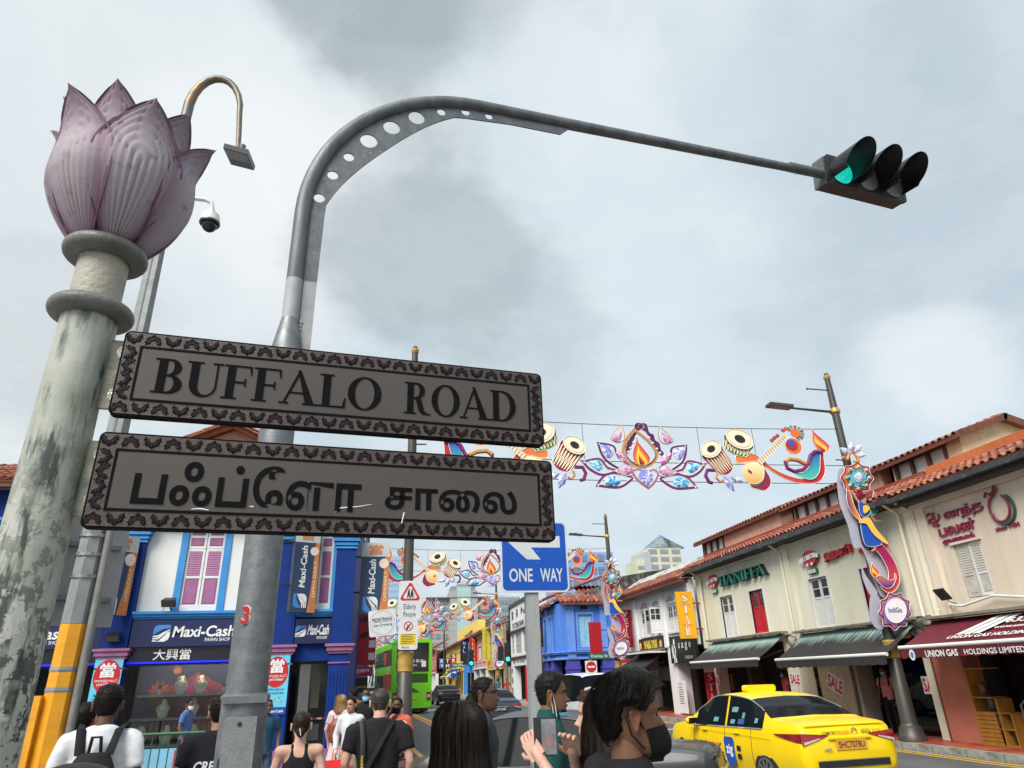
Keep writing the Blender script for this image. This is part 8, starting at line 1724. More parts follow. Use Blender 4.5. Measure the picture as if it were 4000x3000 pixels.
        for yw in (.98*k,3.78*k):
            w=MB().lathe([(.335,-.0),(.335,.02),(.30,.03)],28,(0,0,0),axis='X').xform(Matrix.Translation((x*.962,yw,.33)) @ Matrix.Scale(sx,4,(1,0,0))).build('wheel_arch',TYRE,t)
            w=MB().lathe([(.20,-.2),(.315,-.2),(.32,-.1),(.32,-.02),(.30,.0),(.22,.012)],28,axis='X').xform(Matrix.Translation((x*.99,yw,.32)) @ Matrix.Scale(sx,4,(1,0,0))).build('wheel',TYRE,t)
            rm=MB()
            for q in range(10):g=R_(36*q);rm.obox((x*1.0,yw+.115*math.cos(g),.32+.115*math.sin(g)),(.008,0,0),(0,.10*math.cos(g),.10*math.sin(g)),(0,-.016*math.sin(g),.016*math.cos(g)))
            rm.lathe([(.225,-.01),(.225,.012),(.2,.012),(.2,-.01)],28,axis='X',caps=False);rm.v=rm.v[:80]+[(v[0]*sx+x*1.0,v[1]+yw,v[2]+.32) for v in rm.v[80:]];rm.cyl((x*.99,yw,.32),(x*1.008,yw,.32),.05,n=12);rm.build('rim',RIM,w)
        mb=MB();mb.ball((x*1.12,3.12*k,1.0*sc_),(.11,.09,.07),14,10);mr=mb.build('wing_mirror',body,t);MB().box(x*1.12-.085,x*1.12+.085,3.12*k-.095,3.12*k-.075,1.0*sc_-.045,1.0*sc_+.05).build('mirror_glass',CGL,mr)
        for yd in (1.75,2.85):MB().ball((x*1.0,yd*k,.86*sc_),(.022,.10,.018),12,6).build('door_handle',body,B)
        if kind == 'sedan':
            yz=lambda z:next((ST[i][0]+(ST[i+1][0]-ST[i][0])*(z-ST[i][5])/(ST[i+1][5]-ST[i][5]) for i in range(4) if z <= ST[i+1][5]),.45)
            def rear(u,v):z=.865+.03*(1-u)-.055*u*(1-v)-.0+(.075*(1-u)*0+.10*u)*(v-.35)+.012*v;xx=hw*(.40+.53*u);return (sx*xx,(yz(z)-.012+.06*max(0,u-.8))*k,z*sc_)
            def side(u,v):y=.05+.60*u;r=ring(y);z=(.80+.10*u+(.125*(1-u))*v+.012*v);return (sx*(r[4][0]+.010),y*k,z*sc_)
            q=MB().grid(rear,8,5).grid(side,8,5).build('tail_light',TAIL,t,smooth=60)
            MB().grid(lambda u,v:tuple(Vector(rear(.35+.6*u,.02+.25*v))+Vector((0,-.006,0))),5,3).build('reverse_light',CLR,q,smooth=0)
            for yg,i0,i1 in ((1.32,1,5),(2.16,1,7),(3.28,1,5)):MB().tube([Vector((sx*(ring(yg)[i][0]+.003),ring(yg)[i][1]+(.0 if i > 2 else 0),ring(yg)[i][2])) for i in range(i0,i1+1)],.0045,5).build('door_gap',BLK,B)
            MB().tube([Vector((sx*(ring(y)[3][0]+.002),y*k,(.82+.02*y)*sc_)) for y in (.75,1.3,2,2.8,3.5)],.004,5).build('crease_line',body,B)
        else:
            MB().box(x*.82-.06,x*.82+.06,-.03,.04,1.0,1.45).build('tail_light',TAIL,t)
    pl=MB().box(-.27,.27,-.015,.03,.70*sc_,.84*sc_).build('number_plate',pm_ or pm('plate_dark',(.02,.02,.02)),t)
    if plate:lettering(plate,pm('plate_black',(.02,.018,.015)) if pm_ else LW,pl,(0,-.016,.77*sc_),(1,0,0),(0,0,1),w=.46,h=.09,t=.003,offset=.008)
    MB().box(-hw*.70,hw*.70,-.02,.05,.47,.55).build('bumper_strip',BLK,t);MB().box(-hw*.70,hw*.70,-.024,.04,.552,.566).build('bumper_chrome',CHR,t);MB().tube([(x_*hw,.075*k,1.035*sc_) for x_ in (-.8,-.4,0,.4,.8)],.014,6).build('boot_lip',body,t);MB().tube([(-hw*.62,.02*k,.64*sc_),(-hw*.66,.03*k,.86*sc_),(-hw*.72,.10*k,1.045*sc_)],.004,5).build('boot_gap',BLK,B);MB().tube([(hw*.62,.02*k,.64*sc_),(hw*.66,.03*k,.86*sc_),(hw*.72,.10*k,1.045*sc_)],.004,5).build('boot_gap',BLK,B);MB().box(-hw*.7,hw*.7,.02,.2,.26,.40).build('diffuser',BLK,t)
    MB().box(-hw*.42,hw*.42,-.012,.04,.845*sc_,.87*sc_).build('boot_trim',CHR if name != 'taxi' else body,t)
    move(t,loc,rz);return t,ring,hw
TY=paint('taxi_yellow',S(244,206,12))
tx,rg_,hw=car('taxi','bright yellow taxi saloon with roof sign and blue door badge',(7.1,10.5,0),R_(4),TY,plate='SHC7078U',pm_=pm('plate_orange',S(224,156,50)))
MB().prism([p for cx,cy,s in ((.26,-.015,-90),(.26,.015,0),(-.26,.015,90),(-.26,-.015,180)) for p in arc(cx,cy,.045,s,s+90,4)],(0,2.32,1.525),(1,0,0),(0,0,1),.16).build('roof_sign',TY,tx)
DKT=pm('taxi_print',S(60,60,40));ORT=pm('taxi_orange',S(226,110,30));ZB=pm('zig_blue',S(28,76,170))
xl=-hw-.004;Yd,Zd=Vector((0,-1,0)),Vector((0,0,1))
bdg=MB().prism([p for cx,cy,s in ((.1,-.16,-90),(.1,.16,0),(-.1,.16,90),(-.1,-.16,180)) for p in arc(cx,cy,.06,s,s+90,4)],(xl+.002,2.02,.56),Yd,Zd,.006).build('door_badge',ZB,tx,smooth=0);lettering('zig',LW,bdg,(xl-.005,2.02,.57),Yd,Zd,w=.22,h=.2,t=.002,offset=.03)
lettering('COMFORT',DKT,tx,(xl-.001,3.05,.62),Yd,Zd,w=.48,h=.10,t=.003,offset=.01);lettering('DELGRO',ORT,tx,(xl-.001,2.6,.62),Yd,Zd,w=.42,h=.10,t=.003,offset=.01);lettering('BOOK NOW',DKT,tx,(xl-.001,2.02,.30),Yd,Zd,w=.28,h=.05,t=.003)
for z in (.62,.5):MB().prism(_rc(-.06,.06,-.04,.04),(xl,1.72,z),Yd,Zd,.004).build('door_sticker',BLK,tx,smooth=0)
for y0,y1,z0,z1,c in ((1.78,1.98,1.17,1.25,0),(1.55,1.63,1.08,1.17,0),(1.84,1.98,.99,1.06,0),(1.55,1.74,.99,1.07,1),(2.4,2.56,1.0,1.07,0),(1.13,1.22,1.03,1.1,0)):
    zm=(z0+z1)/2;xx=-(rg_((y0+y1)/2)[5][0]+(rg_((y0+y1)/2)[7][0]-rg_((y0+y1)/2)[5][0])*(zm-.95)/.48)-.012;MB().add([(xx-.008,y0,z0),(xx-.008,y1,z0),(xx+.03,y1,z1),(xx+.03,y0,z1)],[(0,3,2,1)]).build('window_sticker',pm('sticker_%d' % c,S(92,150,152) if not c else S(40,80,140)),tx,smooth=0)
for s,x,z,w,h,m in (('COMFORT',-.33,.925,.26,.05,DKT),('DELGRO',-.08,.925,.22,.05,ORT),('6552 1111',.42,.93,.34,.06,DKT),('i40',-.42,.70,.13,.05,CHR),('Spot the cows and win!',-.05,.36,1.0,.07,BLK)):lettering(s,m,tx,(x,-.012 if z < .5 else (-.004 if z < .8 else .028),z),(1,0,0),(0,.35,.94),w=w,h=h,t=.004,offset=.01)
MB().lathe([(.055,0),(.055,.01),(.04,.01),(.04,0)],20,(.12,.025,.93),axis='Y',caps=False).build('badge',CHR,tx)
BKC=paint('black_car',S(22,24,28));GRC=paint('slate_car',S(58,66,80));WHC=paint('white_van',S(214,216,218))
nc,r2,h2=car('saloon_car','black saloon car turning into the side road behind the crowd',(3.9,8.15,0),R_(62),BKC,4.55,1.78,1.45)
car('saloon_car','slate grey saloon car with plate SLW1394T',(4.45,27.6,0),R_(3),GRC,4.6,1.78,1.46,plate='SLW1394T');car('saloon_car','black saloon car far ahead beside the green bus',(5.3,57.5,0),R_(4),BKC,4.8,1.82,1.45)
car('people_carrier','white people carrier with dark rear window behind the man in green',(6.75,21.6,0),R_(2),WHC,4.9,1.85,1.9,'van');car('saloon_car','silver car queuing beyond the bronze lamp on the pawn shop side',(-.3,62,0),R_(10),paint('silver_car',S(170,172,176)),4.5,1.75,1.46);car('people_carrier','silver van queuing far down the street beyond the pawn shop',(-2.6,74,0),R_(10),paint('silver_car',S(170,172,176)),4.9,1.85,1.95,'van')
def bus():
    t=thing('double_decker_bus','lime green double decker bus with black rear window','bus',group=None);G=paint('bus_green',S(112,206,34));W,H,L=2.4,4.2,11
    def rr(a,b,r):return [p for cx,cy,s in ((a-r,-b+r,-90),(a-r,b-r,0),(-a+r,b-r,90),(-a+r,-b+r,180)) for p in arc(cx,cy,r,s,s+90,5)]
    MB().prism(rr(W/2,1.95,.22),(0,L,2.27),(1,0,0),(0,0,1),L).build('body',G,t,smooth=30)
    F=Fr((0,0,0),(1,0,0),(0,-1,0));mb=MB();F.box(mb,-.98,.98,2.35,4.0,-.1,.03);rw=mb.build('rear_window',glassy('bus_black',(.012,.012,.014),.08),t)
    lettering('SBS BUS',LW,rw,F.p(.2,2.95,.03),F.x,F.z,w=.9,h=.16,t=.004,offset=.02);lettering('TRAM',LW,rw,F.p(.0,2.7,.03),F.x,F.z,w=.5,h=.13,t=.004);mb=MB();F.box(mb,.55,.82,2.6,2.95,.031,.036);mb.build('white_sticker',LW,rw,smooth=0)
    for z0,n_,w in ((1.75,6,.95),(1.2,4,.7)):
        for k in range(n_):mb=MB();F.box(mb,-.95,-.95+w*2-(.15*k if n_ == 4 else 0),z0+k*.085,z0+k*.085+.05,0,.02);mb.build('vent_louvre',BLK,t)
    for sx in (-1,1):
        mb=MB();F.box(mb,sx*1.02-.13,sx*1.02+.13,.75,1.2,-.1,.03);q=mb.build('tail_light',TAIL,t);mb=MB();F.box(mb,sx*1.02-.1,sx*1.02+.1,.9,1.05,.03,.035);mb.build('clear_lens',CLR,q)
        S_=Fr((sx*W/2,0,0),(0,sx,0),(sx,0,0))
        for z0,z1 in ((1.35,2.2),(2.75,3.7)):mb=MB();mb.box(sx*W/2-.02,sx*W/2+.012,.7,L-.3,z0,z1);mb.build('side_window',CGL,t)
        for yw in (2.6,8.4):MB().lathe([(.2,-.25),(.5,-.25),(.5,0),(.3,.02)],24,axis='X').xform(Matrix.Translation((sx*(W/2-.01),yw,.5)) @ Matrix.Scale(sx,4,(1,0,0))).build('wheel',TYRE,t)
    for i,(y0,y1,z0,z1,c) in enumerate(((.8,3,1.3,2.25,(150,40,40)),(3.2,5,1.3,2.25,(120,70,60)),(.8,4,2.25,2.7,(130,176,70)),(1,3,2.8,3.6,(60,40,30)),(3.4,5,2.8,3.6,(170,60,50)))):MB().box(-W/2-.022,-W/2-.014,y0,y1,z0,z1).build('side_advert',pm('bus_advert_%d' % i,S(*c),rough=.3),t)
    mb=MB();F.box(mb,-.3,.3,.8,.92,0,.02);p=mb.build('number_plate',pm('plate_orange',S(224,156,50)),t);mb=MB();F.box(mb,-1.1,1.1,.32,.6,-.2,-.05);mb.build('bumper',BLK,t);mb=MB();mb.box(-1.0,1.0,.1,L-.2,.15,.33);mb.build('chassis',BLK,t)
    MB().tube([(-1.25,L,2.2),(-1.5,L+.2,2.3),(-1.55,L+.2,1.8)],.05,6).build('mirror',BLK,t)
    move(t,(1.85,45,0),R_(6))
bus()
def bicycle():
    t=thing('bicycle','parked bicycle with wire basket behind the man in black','bicycle',group=None)
    for y in (0,1.05):MB().tube([(0,y+.32*math.cos(R_(g)),.33+.32*math.sin(R_(g))) for g in range(0,360,15)],.018,6,closed=True).build('wheel',TYRE,t)
    MB().tube([(0,1.05,.33),(0,.92,.85),(0,.88,1.02)],.018,8).build('fork',GALV,t);MB().tube([(0,.92,.8),(0,.4,.4),(0,0,.33),(0,.25,.85),(0,.4,.4)],.016,8).build('frame',pm('bike_red',S(130,40,50)),t);MB().tube([(-.28,.78,1.06),(-.1,.9,1.06),(.1,.9,1.06),(.28,.78,1.06)],.014,8).build('handlebar',BLK,t);MB().box(-.07,.07,.12,.38,.86,.92).build('saddle',BLK,t)
    for z in (.72,.82,.92):MB().tube([(-.15,1.0,z),(.15,1.0,z),(.15,1.28,z),(-.15,1.28,z)],.006,5,closed=True).build('basket_hoop',WPAINT,t)
    MB().box(-.12,.12,1.03,1.25,.74,.96).build('basket_load',pm('pink_bag',S(206,150,160)),t);move(t,(.42,8.4,0),R_(20))
bicycle()
# ---------------------------------------------------------------- people
def remesh(mb,vox=.018,it=6,fold=0.,seed=0):
    "fuse overlapping primitives into one skin"
    me=bpy.data.meshes.new('r');me.from_pydata(mb.v,[],mb.f);o=bpy.data.objects.new('r',me)
    m=o.modifiers.new('r','REMESH');m.mode='VOXEL';m.voxel_size=vox;s=o.modifiers.new('s','SMOOTH');s.iterations=it;s.factor=.5
    e=eval_in_side_scene(o);r=e.to_mesh();out=MB();vs=[v.co.copy() for v in r.vertices];ns=[v.normal.copy() for v in r.vertices]
    if fold:vs=[v+n*(fold*(noise.noise(Vector((v.x*7+seed,v.y*7,v.z*4)))+.6*noise.noise(Vector((v.x*16,v.y*16+seed,v.z*9))))) for v,n in zip(vs,ns)]
    out.add(vs,[tuple(p.vertices) for p in r.polygons]);e.to_mesh_clear();bpy.data.objects.remove(o);bpy.data.meshes.remove(me);return out
def caps(mb,p0,p1,r0,r1,n=12):
    p0,p1=Vector(p0),Vector(p1);d=(p1-p0).normalized();pts=[];rs=[]
    for a in (80,55,30):pts.append(p0-d*r0*math.sin(R_(a)));rs.append(r0*math.cos(R_(a)))
    pts += [p0,p1];rs += [r0,r1]
    for a in (30,55,80):pts.append(p1+d*r1*math.sin(R_(a)));rs.append(r1*math.cos(R_(a)))
    return mb.tube(pts,rs,n)
def loft(mb,L,n=20):    # (z, rx, ry, yc)
    vs=[(rx*math.cos(2*math.pi*j/n),yc+ry*math.sin(2*math.pi*j/n),z) for z,rx,ry,yc in L for j in range(n)];k=len(L)
    return mb.add(vs,[(i*n+j,i*n+(j+1) % n,(i+1)*n+(j+1) % n,(i+1)*n+j) for i in range(k-1) for j in range(n)]+[tuple(range(n))[::-1],tuple((k-1)*n+j for j in range(n))])
HS=[(0,.066,-.005,.026),(.012,.086,-.03,.044),(.034,.090,-.05,.057),(.052,.092,-.065,.062),(.07,.090,-.075,.066),(.098,.087,-.088,.071),(.122,.084,-.096,.0745),(.142,.092,-.099,.076),(.168,.090,-.100,.076),(.194,.074,-.090,.069),(.214,.048,-.066,.052),(.227,.02,-.034,.027),(.232,-.002,-.010,.006)]
def head_pt(phi,z,off=0.,nose=True):
    "phi 0 = face, head faces +y; z from the chin"
    z=max(0,min(.232,z));i=0
    while i < len(HS)-2 and z > HS[i+1][0]:i += 1
    a,b=HS[i],HS[i+1];t=(z-a[0])/(b[0]-a[0]);f,k,w=(a[d]+(b[d]-a[d])*t for d in (1,2,3));ry=(f-k)/2
    x=(w+off)*math.sin(phi);y=(f+k)/2+(ry+off)*math.cos(phi)
    if nose and math.cos(phi) > 0:
        g=lambda u,s:math.exp(-(u/s)**2)
        nz=max(0,min(1,(.128-z)/.05)) if z > .078 else max(0,1-(.078-z)/.014);y += .030*nz*g(x,.012+.006*max(0,1-abs(z-.076)/.02))
        y += .006*(g(z-.056,.005)+g(z-.044,.005))*g(x,.02)-.010*g(abs(x)-.032,.016)*g(z-.122,.009)+.004*g(z-.140,.008)*g(abs(x)-.03,.025)+.006*g(z-.014,.012)*g(x,.02)
    return Vector((x,y,z))
def add_head(mb,M):
    nu,nv=56,48;b=len(mb.v);mb.grid(lambda u,v:M @ head_pt(2*math.pi*u,.232*v),nu,nv,cu=True);mb.f.append(tuple(b+i for i in range(nu)));mb.m.append(0)
    for s in (-1,1):
        pts=[(.0,-.022),(.004,-.034),(.010,-.030),(.014,-.016),(.018,.004),(.020,.022),(.012,.033),(-.004,.030),(-.012,.014),(-.006,-.006)]
        k=len(pts);c=Vector((s*.075,-.012,.112));vs=[]
        for d,sc_ in ((0,.85),(.012,1.0),(.016,.82),(.009,.55)):vs += [M @ (c+Vector((s*(d+.006),-p[0]*1.25*sc_,p[1]*1.05*sc_))) for p in pts]
        fs=[(i*k+j,i*k+(j+1) % k,(i+1)*k+(j+1) % k,(i+1)*k+j) for i in range(3) for j in range(k)]+[tuple(3*k+j for j in range(k))];mb.add(vs,fs)
def hairline(phi,st):
    a=abs(math.degrees(math.atan2(math.sin(phi),math.cos(phi))))
    P={'short':[(0,.196),(28,.190),(45,.176),(62,.150),(78,.112),(92,.128),(108,.125),(122,.06),(150,.035),(180,.030)],'back':[(0,.186),(25,.192),(45,.190),(60,.178),(72,.155),(82,.125),(92,.150),(116,.148),(130,.075),(180,.03)],'bun':[(0,.2),(45,.18),(75,.13),(100,.12),(125,.055),(180,.035)]}[st]
    for (x,y),(u,v) in zip(P,P[1:]):
        if a <= u:return y+(v-y)*(a-x)/(u-x)
    return .03
def hair_cap(M,st,th,top,mat,par,seed=1,wild=.004):
    mb=MB()
    def fn(u,v):
        phi=2*math.pi*u;z=.02+.212*v;h=hairline(phi,st);k=max(0,min(1,(z-h)/.016));o=-.010+k*(.010+th+(top-th)*max(0,min(1,(z-.12)/.09))*(.6+.4*math.cos(phi)))
        p=head_pt(phi,z,o,False);up=max(0,(z-.17)/.06)*top*k;q=noise.noise(Vector((p.x*55+seed,p.y*55,p.z*55)))*wild*k;return M @ (p+Vector((0,0,up))+(p-Vector((0,0,.12))).normalized()*q)
    mb.grid(fn,72,44,cu=True);mb.f.append(tuple(43*72+i for i in range(72)));mb.m.append(0);return mb.build('hair',mat,par,smooth=60)
def strands(paths,r,mat,par,name='hair_strands'):
    mb=MB()
    for p in paths:k=len(p);mb.tube(p,[r*(.5+.5*min(1,(k-1-i)/2)) for i in range(k)],3,caps=False)
    return mb.build(name,mat,par,smooth=80,kind='stuff')
rg=random.Random(9)
def swept(M,st,L0,L1,o0,o1,tp):
    a=rg.uniform(-math.pi,math.pi);z0=rg.uniform(.05,.228);
    if z0 < hairline(a,st)+.012:z0=hairline(a,st)+.02
    L=rg.uniform(L0,L1);pts=[];ph_,z=a,z0
    for i in range(7):
        f=i/6;pts.append(M @ (head_pt(ph_,max(.02,z),o0+o1*math.sin(f*2.4)+rg.uniform(-.001,.004)+(tp-o0)*.5*max(0,min(1,(z-.12)/.09)),False)+Vector((0,0,max(0,(z-.17)/.06)*tp))));sgn=1 if math.sin(ph_) >= 0 else -1;ph_ += sgn*L*2.6/7*(1 if abs(ph_) < 2.6 else 0);z=max(z-L*.42/7*(1 if z0 < .2 else .6),hairline(ph_,st)+.004)
    return pts
HB_=pm('black_hair',(.008,.007,.006),(.014,.012,.010),scale=60,rough=.5,streak=True,spec=.12);HBR=pm('dark_brown_hair',(.014,.009,.007),(.026,.017,.013),scale=60,rough=.45,streak=True,spec=.2);HBL=pm('blonde_hair',S(176,142,98),S(140,106,70),scale=40,rough=.5,streak=True)
def skin(n,c):return pm('skin_'+n,S(*c),S(*[int(q*.9) for q in c]),scale=14,rough=.5,bump=.06,bscale=220,c3=S(*[int(q*.8) for q in c]),s3=40,t3=.66,w3=.1)
SK1,SK2,SK3,SK4=skin('brown',(124,84,62)),skin('dark',(98,66,50)),skin('tan',(176,126,100)),skin('fair',(214,168,146))
def hand(mb,w,d,n,side,curl=.5,s=1.):
    "five fingers from wrist w along d, palm normal n, thumb on the given side"
    w,d,n=Vector(w),Vector(d).normalized(),Vector(n).normalized();x=d.cross(n).normalized()*side;c=w+d*.045*s
    mb.obox(c,x*.038*s,d*.045*s,n*.013*s);caps(mb,w-d*.03,w+d*.03*s,.026*s,.026*s,10)
    for k,(u,L) in enumerate(((-.030,.062),(-.010,.074),(.010,.080),(.029,.072))):
        p=c+x*u*s+d*.045*s;L *= s;a=curl*(1+.12*(3-k));q1=p+(d*math.cos(a*.5)+n*math.sin(a*.5))*L*.45;q2=q1+(d*math.cos(a*1.3)+n*math.sin(a*1.3))*L*.32;q3=q2+(d*math.cos(a*1.9)+n*math.sin(a*1.9))*L*.25
        mb.tube([p-d*.012,p,q1,q2,q3,q3+(q3-q2)*.15],[.0095*s,.0095*s,.009*s,.008*s,.0066*s,.003*s],8)
    p=c-d*.022*s+x*.036*s;q=p+(x*.75+d*.6+n*.3).normalized()*.034*s;r=q+(x*.25+d*.9+n*.45*(.5+curl)).normalized()*.030*s;mb.tube([p-x*.02,p,q,r,r+(r-q)*.15],[.014*s,.0125*s,.0105*s,.0085*s,.003*s],8)
def person(label,loc,rz,h,sk,top,bot,hair=('short',HB_),arms=None,sleeve='short',look=0.,wide=1.,nod=0.,group='pedestrians',female=False,skirt=False,vox=.018,hoff=(.004,.012),eyes=True,curl=.5):
    t=thing('person',label,'person',group=group);W=wide*(.9 if female else 1);sh=.185*W
    M=Matrix.Translation((0,.02,1.468)) @ Matrix.Rotation(look,4,'Z') @ Matrix.Rotation(-nod,4,'X');arms=arms or [((-sh-.07,-.03,1.12),(-sh-.05,.08,.86)),((sh+.07,-.03,1.12),(sh+.05,.08,.86))]
    b=MB();caps(b,(0,-.015,1.36),(0,0,1.53),.062*W,.052,14)
    for s,(e,w) in zip((-1,1),arms):caps(b,(s*sh,0,1.385),e,.048*W,.039,10);caps(b,e,w,.039,.027,10)
    if sleeve == 'none':caps(b,(-sh,-.01,1.38),(sh,-.01,1.38),.056,.056);loft(b,[(1.0,.13,.09,0),(1.2,.14*W,.095,0),(1.36,.15*W,.08,0),(1.42,.1,.06,0)])
    if skirt:[caps(b,(s*.08,0,.5),(s*.09,0,.1),.055,.04) for s in (-1,1)]
    body=remesh(b,min(vox,.014),5);add_head(body,M)
    for s,(e,w) in zip((-1,1),arms):d=(Vector(w)-Vector(e)).normalized();hand(body,w,d,Vector((-s,0,0)) if abs(d.x) < .8 else Vector((0,1,0)),1 if s < 0 else -1,curl)
    B=body.build('body',sk,t,smooth=60)
    c=MB()
    if sleeve != 'none':
        loft(c,[(.84,.165*W,.112,0),(.95,.158*W,.108,0),(1.1,.155*W,.108,0),(1.25,.178*W,.118,.005),(1.36,.18*W,.10,0),(1.43,.13*W,.078,-.01),(1.47,.075,.068,-.01)]);caps(c,(-sh*.95,0,1.375),(sh*.95,0,1.375),.066,.066)
        for s,(e,w) in zip((-1,1),arms):
            e=Vector(e);p=Vector((s*sh,0,1.38));f=.68 if sleeve == 'short' else 1.;q=p+(e-p)*f;c.tube([p,q,q+(q-p).normalized()*.002],[.066*W,.060*W,.02],12)
            if sleeve == 'long':caps(c,e,Vector(w),.056,.042)
    else:loft(c,[(.86,.15,.105,0),(1.0,.132,.1,0),(1.15,.138,.108,.01),(1.27,.145,.11,.01),(1.34,.10,.09,0)]);[caps(c,(s*.055,-.07,1.30),(s*.06,-.04,1.43),.026,.022) for s in (-1,1)]
    S_=remesh(c,vox,4,.010,len(label)).build('top',top,t,smooth=70)
    c=MB();loft(c,[(.80,.15*W,.11,0),(.9,.16*W,.112,0),(.98,.145*W,.1,0)])
    if skirt:loft(c,[(.45,.24,.2,0),(.7,.19,.15,0),(.95,.14,.1,0)])
    else:[(caps(c,(s*.085,0,.86),(s*.10,.015,.5),.088,.066),caps(c,(s*.10,.015,.5),(s*.105,-.01,.1),.066,.055)) for s in (-1,1)]
    remesh(c,vox,4,.008).build('skirt' if skirt else 'trousers',bot,t,smooth=70)
    for s in (-1,1):MB().ball((s*.105,.05,.045),(.048,.13,.045),14,8).build('shoe',pm('shoe_dark',(.03,.03,.03)),t)
    if eyes:
        for s in (-1,1):
            mb=MB();p=M @ head_pt(s*R_(24),.122,-.006);mb.ball(p,.0105,10,8);mb.build('eye',pm('eye_white',(.6,.58,.55),rough=.2),B);mb=MB();mb.ball(M @ head_pt(s*R_(24),.122,.003),.006,8,6);mb.build('iris',pm('iris',(.015,.01,.008),rough=.1),B)
            mb=MB();mb.tube([M @ head_pt(s*R_(g),.139+.004*math.sin(g/10.),.003) for g in (9,16,24,32,38)],[.002,.0045,.0045,.004,.0015],6);mb.build('eyebrow',HB_,B)
        mb=MB();mb.tube([M @ head_pt(R_(g),.050-.0015*abs(g)/14,.0025) for g in range(-15,16,5)],[.002,.0045,.006,.0065,.006,.0045,.002],6);mb.build('lips',pm('lips',S(124,72,64)),B)
    st,hm=hair
    if st in ('short','back','bun'):
        H_=hair_cap(M,st,*hoff,hm,t,len(label))
        if vox < .02 and st == 'short':strands([swept(M,st,.012,.03,hoff[0]+.001,.003,hoff[1]) for k in range(500)],.0011,hm,t)
    else:H_=None
    if st == 'bun':MB().ball(M @ Vector((0,-.105,.07)),(.04,.035,.045),14,10).build('hair_bun',hm,t);MB().tube([M @ Vector((-.008,-.142,.10)),M @ Vector((.0,-.148,.07)),M @ Vector((.004,-.14,.045))],.005,6).build('hair_clip',WPAINT,t)
    if st == 'long':
        def fn(u,v):
            phi=2*math.pi*u;a=abs(math.atan2(math.sin(phi),math.cos(phi)));z=.232-.40*v;zz=max(z,.07);o=.016+.034*min(1,max(0,(.2-z)/.22));p=head_pt(phi,zz,o,False);front=max(0,min(1,(R_(62)-a)/R_(18))) if z < .19 else 0;p=p*(1-.0)+Vector((0,0,min(0,z-.07)))
            if z < -.09:p *= 1-.0;p.x *= 1-.8*(-.09-z);p.y *= 1-.5*(-.09-z)
            p += p.normalized()*(.010*noise.noise(Vector((phi*6,z*7,3)))+.006*noise.noise(Vector((phi*16,z*5,3)))+.012*math.sin(max(0,-z)*38)*max(0,min(1,-z/.08)))
            if front:q=head_pt(phi,max(.07,z),-.02,False);p=p.lerp(Vector((q.x,q.y,p.z)),front)
            return p
        mb=MB();mb.grid(lambda u,v:M @ fn(u,v),64,30,cu=True);mb.f.append(tuple(range(64)));mb.m.append(0);mb.build('hair',hm,t,smooth=70);rg=random.Random(4)
        strands([[M @ (fn((ph+.02*math.sin(5*i/12+k))/6.2832 % 1,.02+.98*i/12*ln)*(1.004+.5*(k % 9)*.006+.006*math.sin(i*1.1+k))) for i in range(13)] for k in range(1300) for ph,ln in ((rg.uniform(R_(66),2*math.pi-R_(66)),rg.uniform(.8,1.03)),)],.0011,hm,t)
    s=h/1.7;move(t,loc,rz,s);return t,M,B,S_
def cloth(n,c,rough=.85):return pm('cloth_'+n,S(*c),S(*[int(q*.86) for q in c]),scale=9,rough=rough,bump=.25,bscale=420,spec=.25)
BT=cloth('black',(34,34,38));DN=cloth('denim',(72,92,124));BEI=cloth('beige',(176,156,130));WT=cloth('white',(224,226,230));PV=.12
# man with backpack
t,M,B,S_=person('man seen from behind in white T-shirt with black backpack',(-1.87,5.6,PV),R_(8),1.755,SK2,WT,DN,hoff=(.006,.018),wide=1.0)
bp=thing('backpack','black backpack worn by the man in the white T-shirt','backpack');c=MB();loft(c,[(.86,.13,.07,-.16),(.95,.16,.09,-.17),(1.1,.165,.10,-.17),(1.22,.14,.085,-.16),(1.31,.09,.05,-.14)]);remesh(c,.015,6,.006).build('bag',BT,bp,smooth=60)
for s in (-1,1):MB().tube([(s*.085,-.13,1.30),(s*.11,-.075,1.44),(s*.125,.02,1.46),(s*.12,.10,1.36),(s*.13,.13,1.15)],[(.03,.012)]*5,8).build('strap',BT,bp)
MB().tube([(-.035,-.13,1.31),(-.025,-.145,1.40),(.025,-.145,1.40),(.035,-.13,1.31)],.011,8).build('grab_loop',BT,bp);MB().tube([(.13*math.cos(R_(g)),-.255,1.02+.15*math.sin(R_(g))) for g in range(20,161,14)],.006,6).build('zip',pm('zip_grey',(.08,.08,.08),rough=.3),bp);move(bp,(-1.87,5.6,PV),R_(8),1.755/1.7)
def back_text(S_,s,z,w,h):lettering(s,LW,S_,(0,-.1385,z),(1,0,0),(0,0,1),w=w,h=h,t=.002,offset=.03,shear=.15)
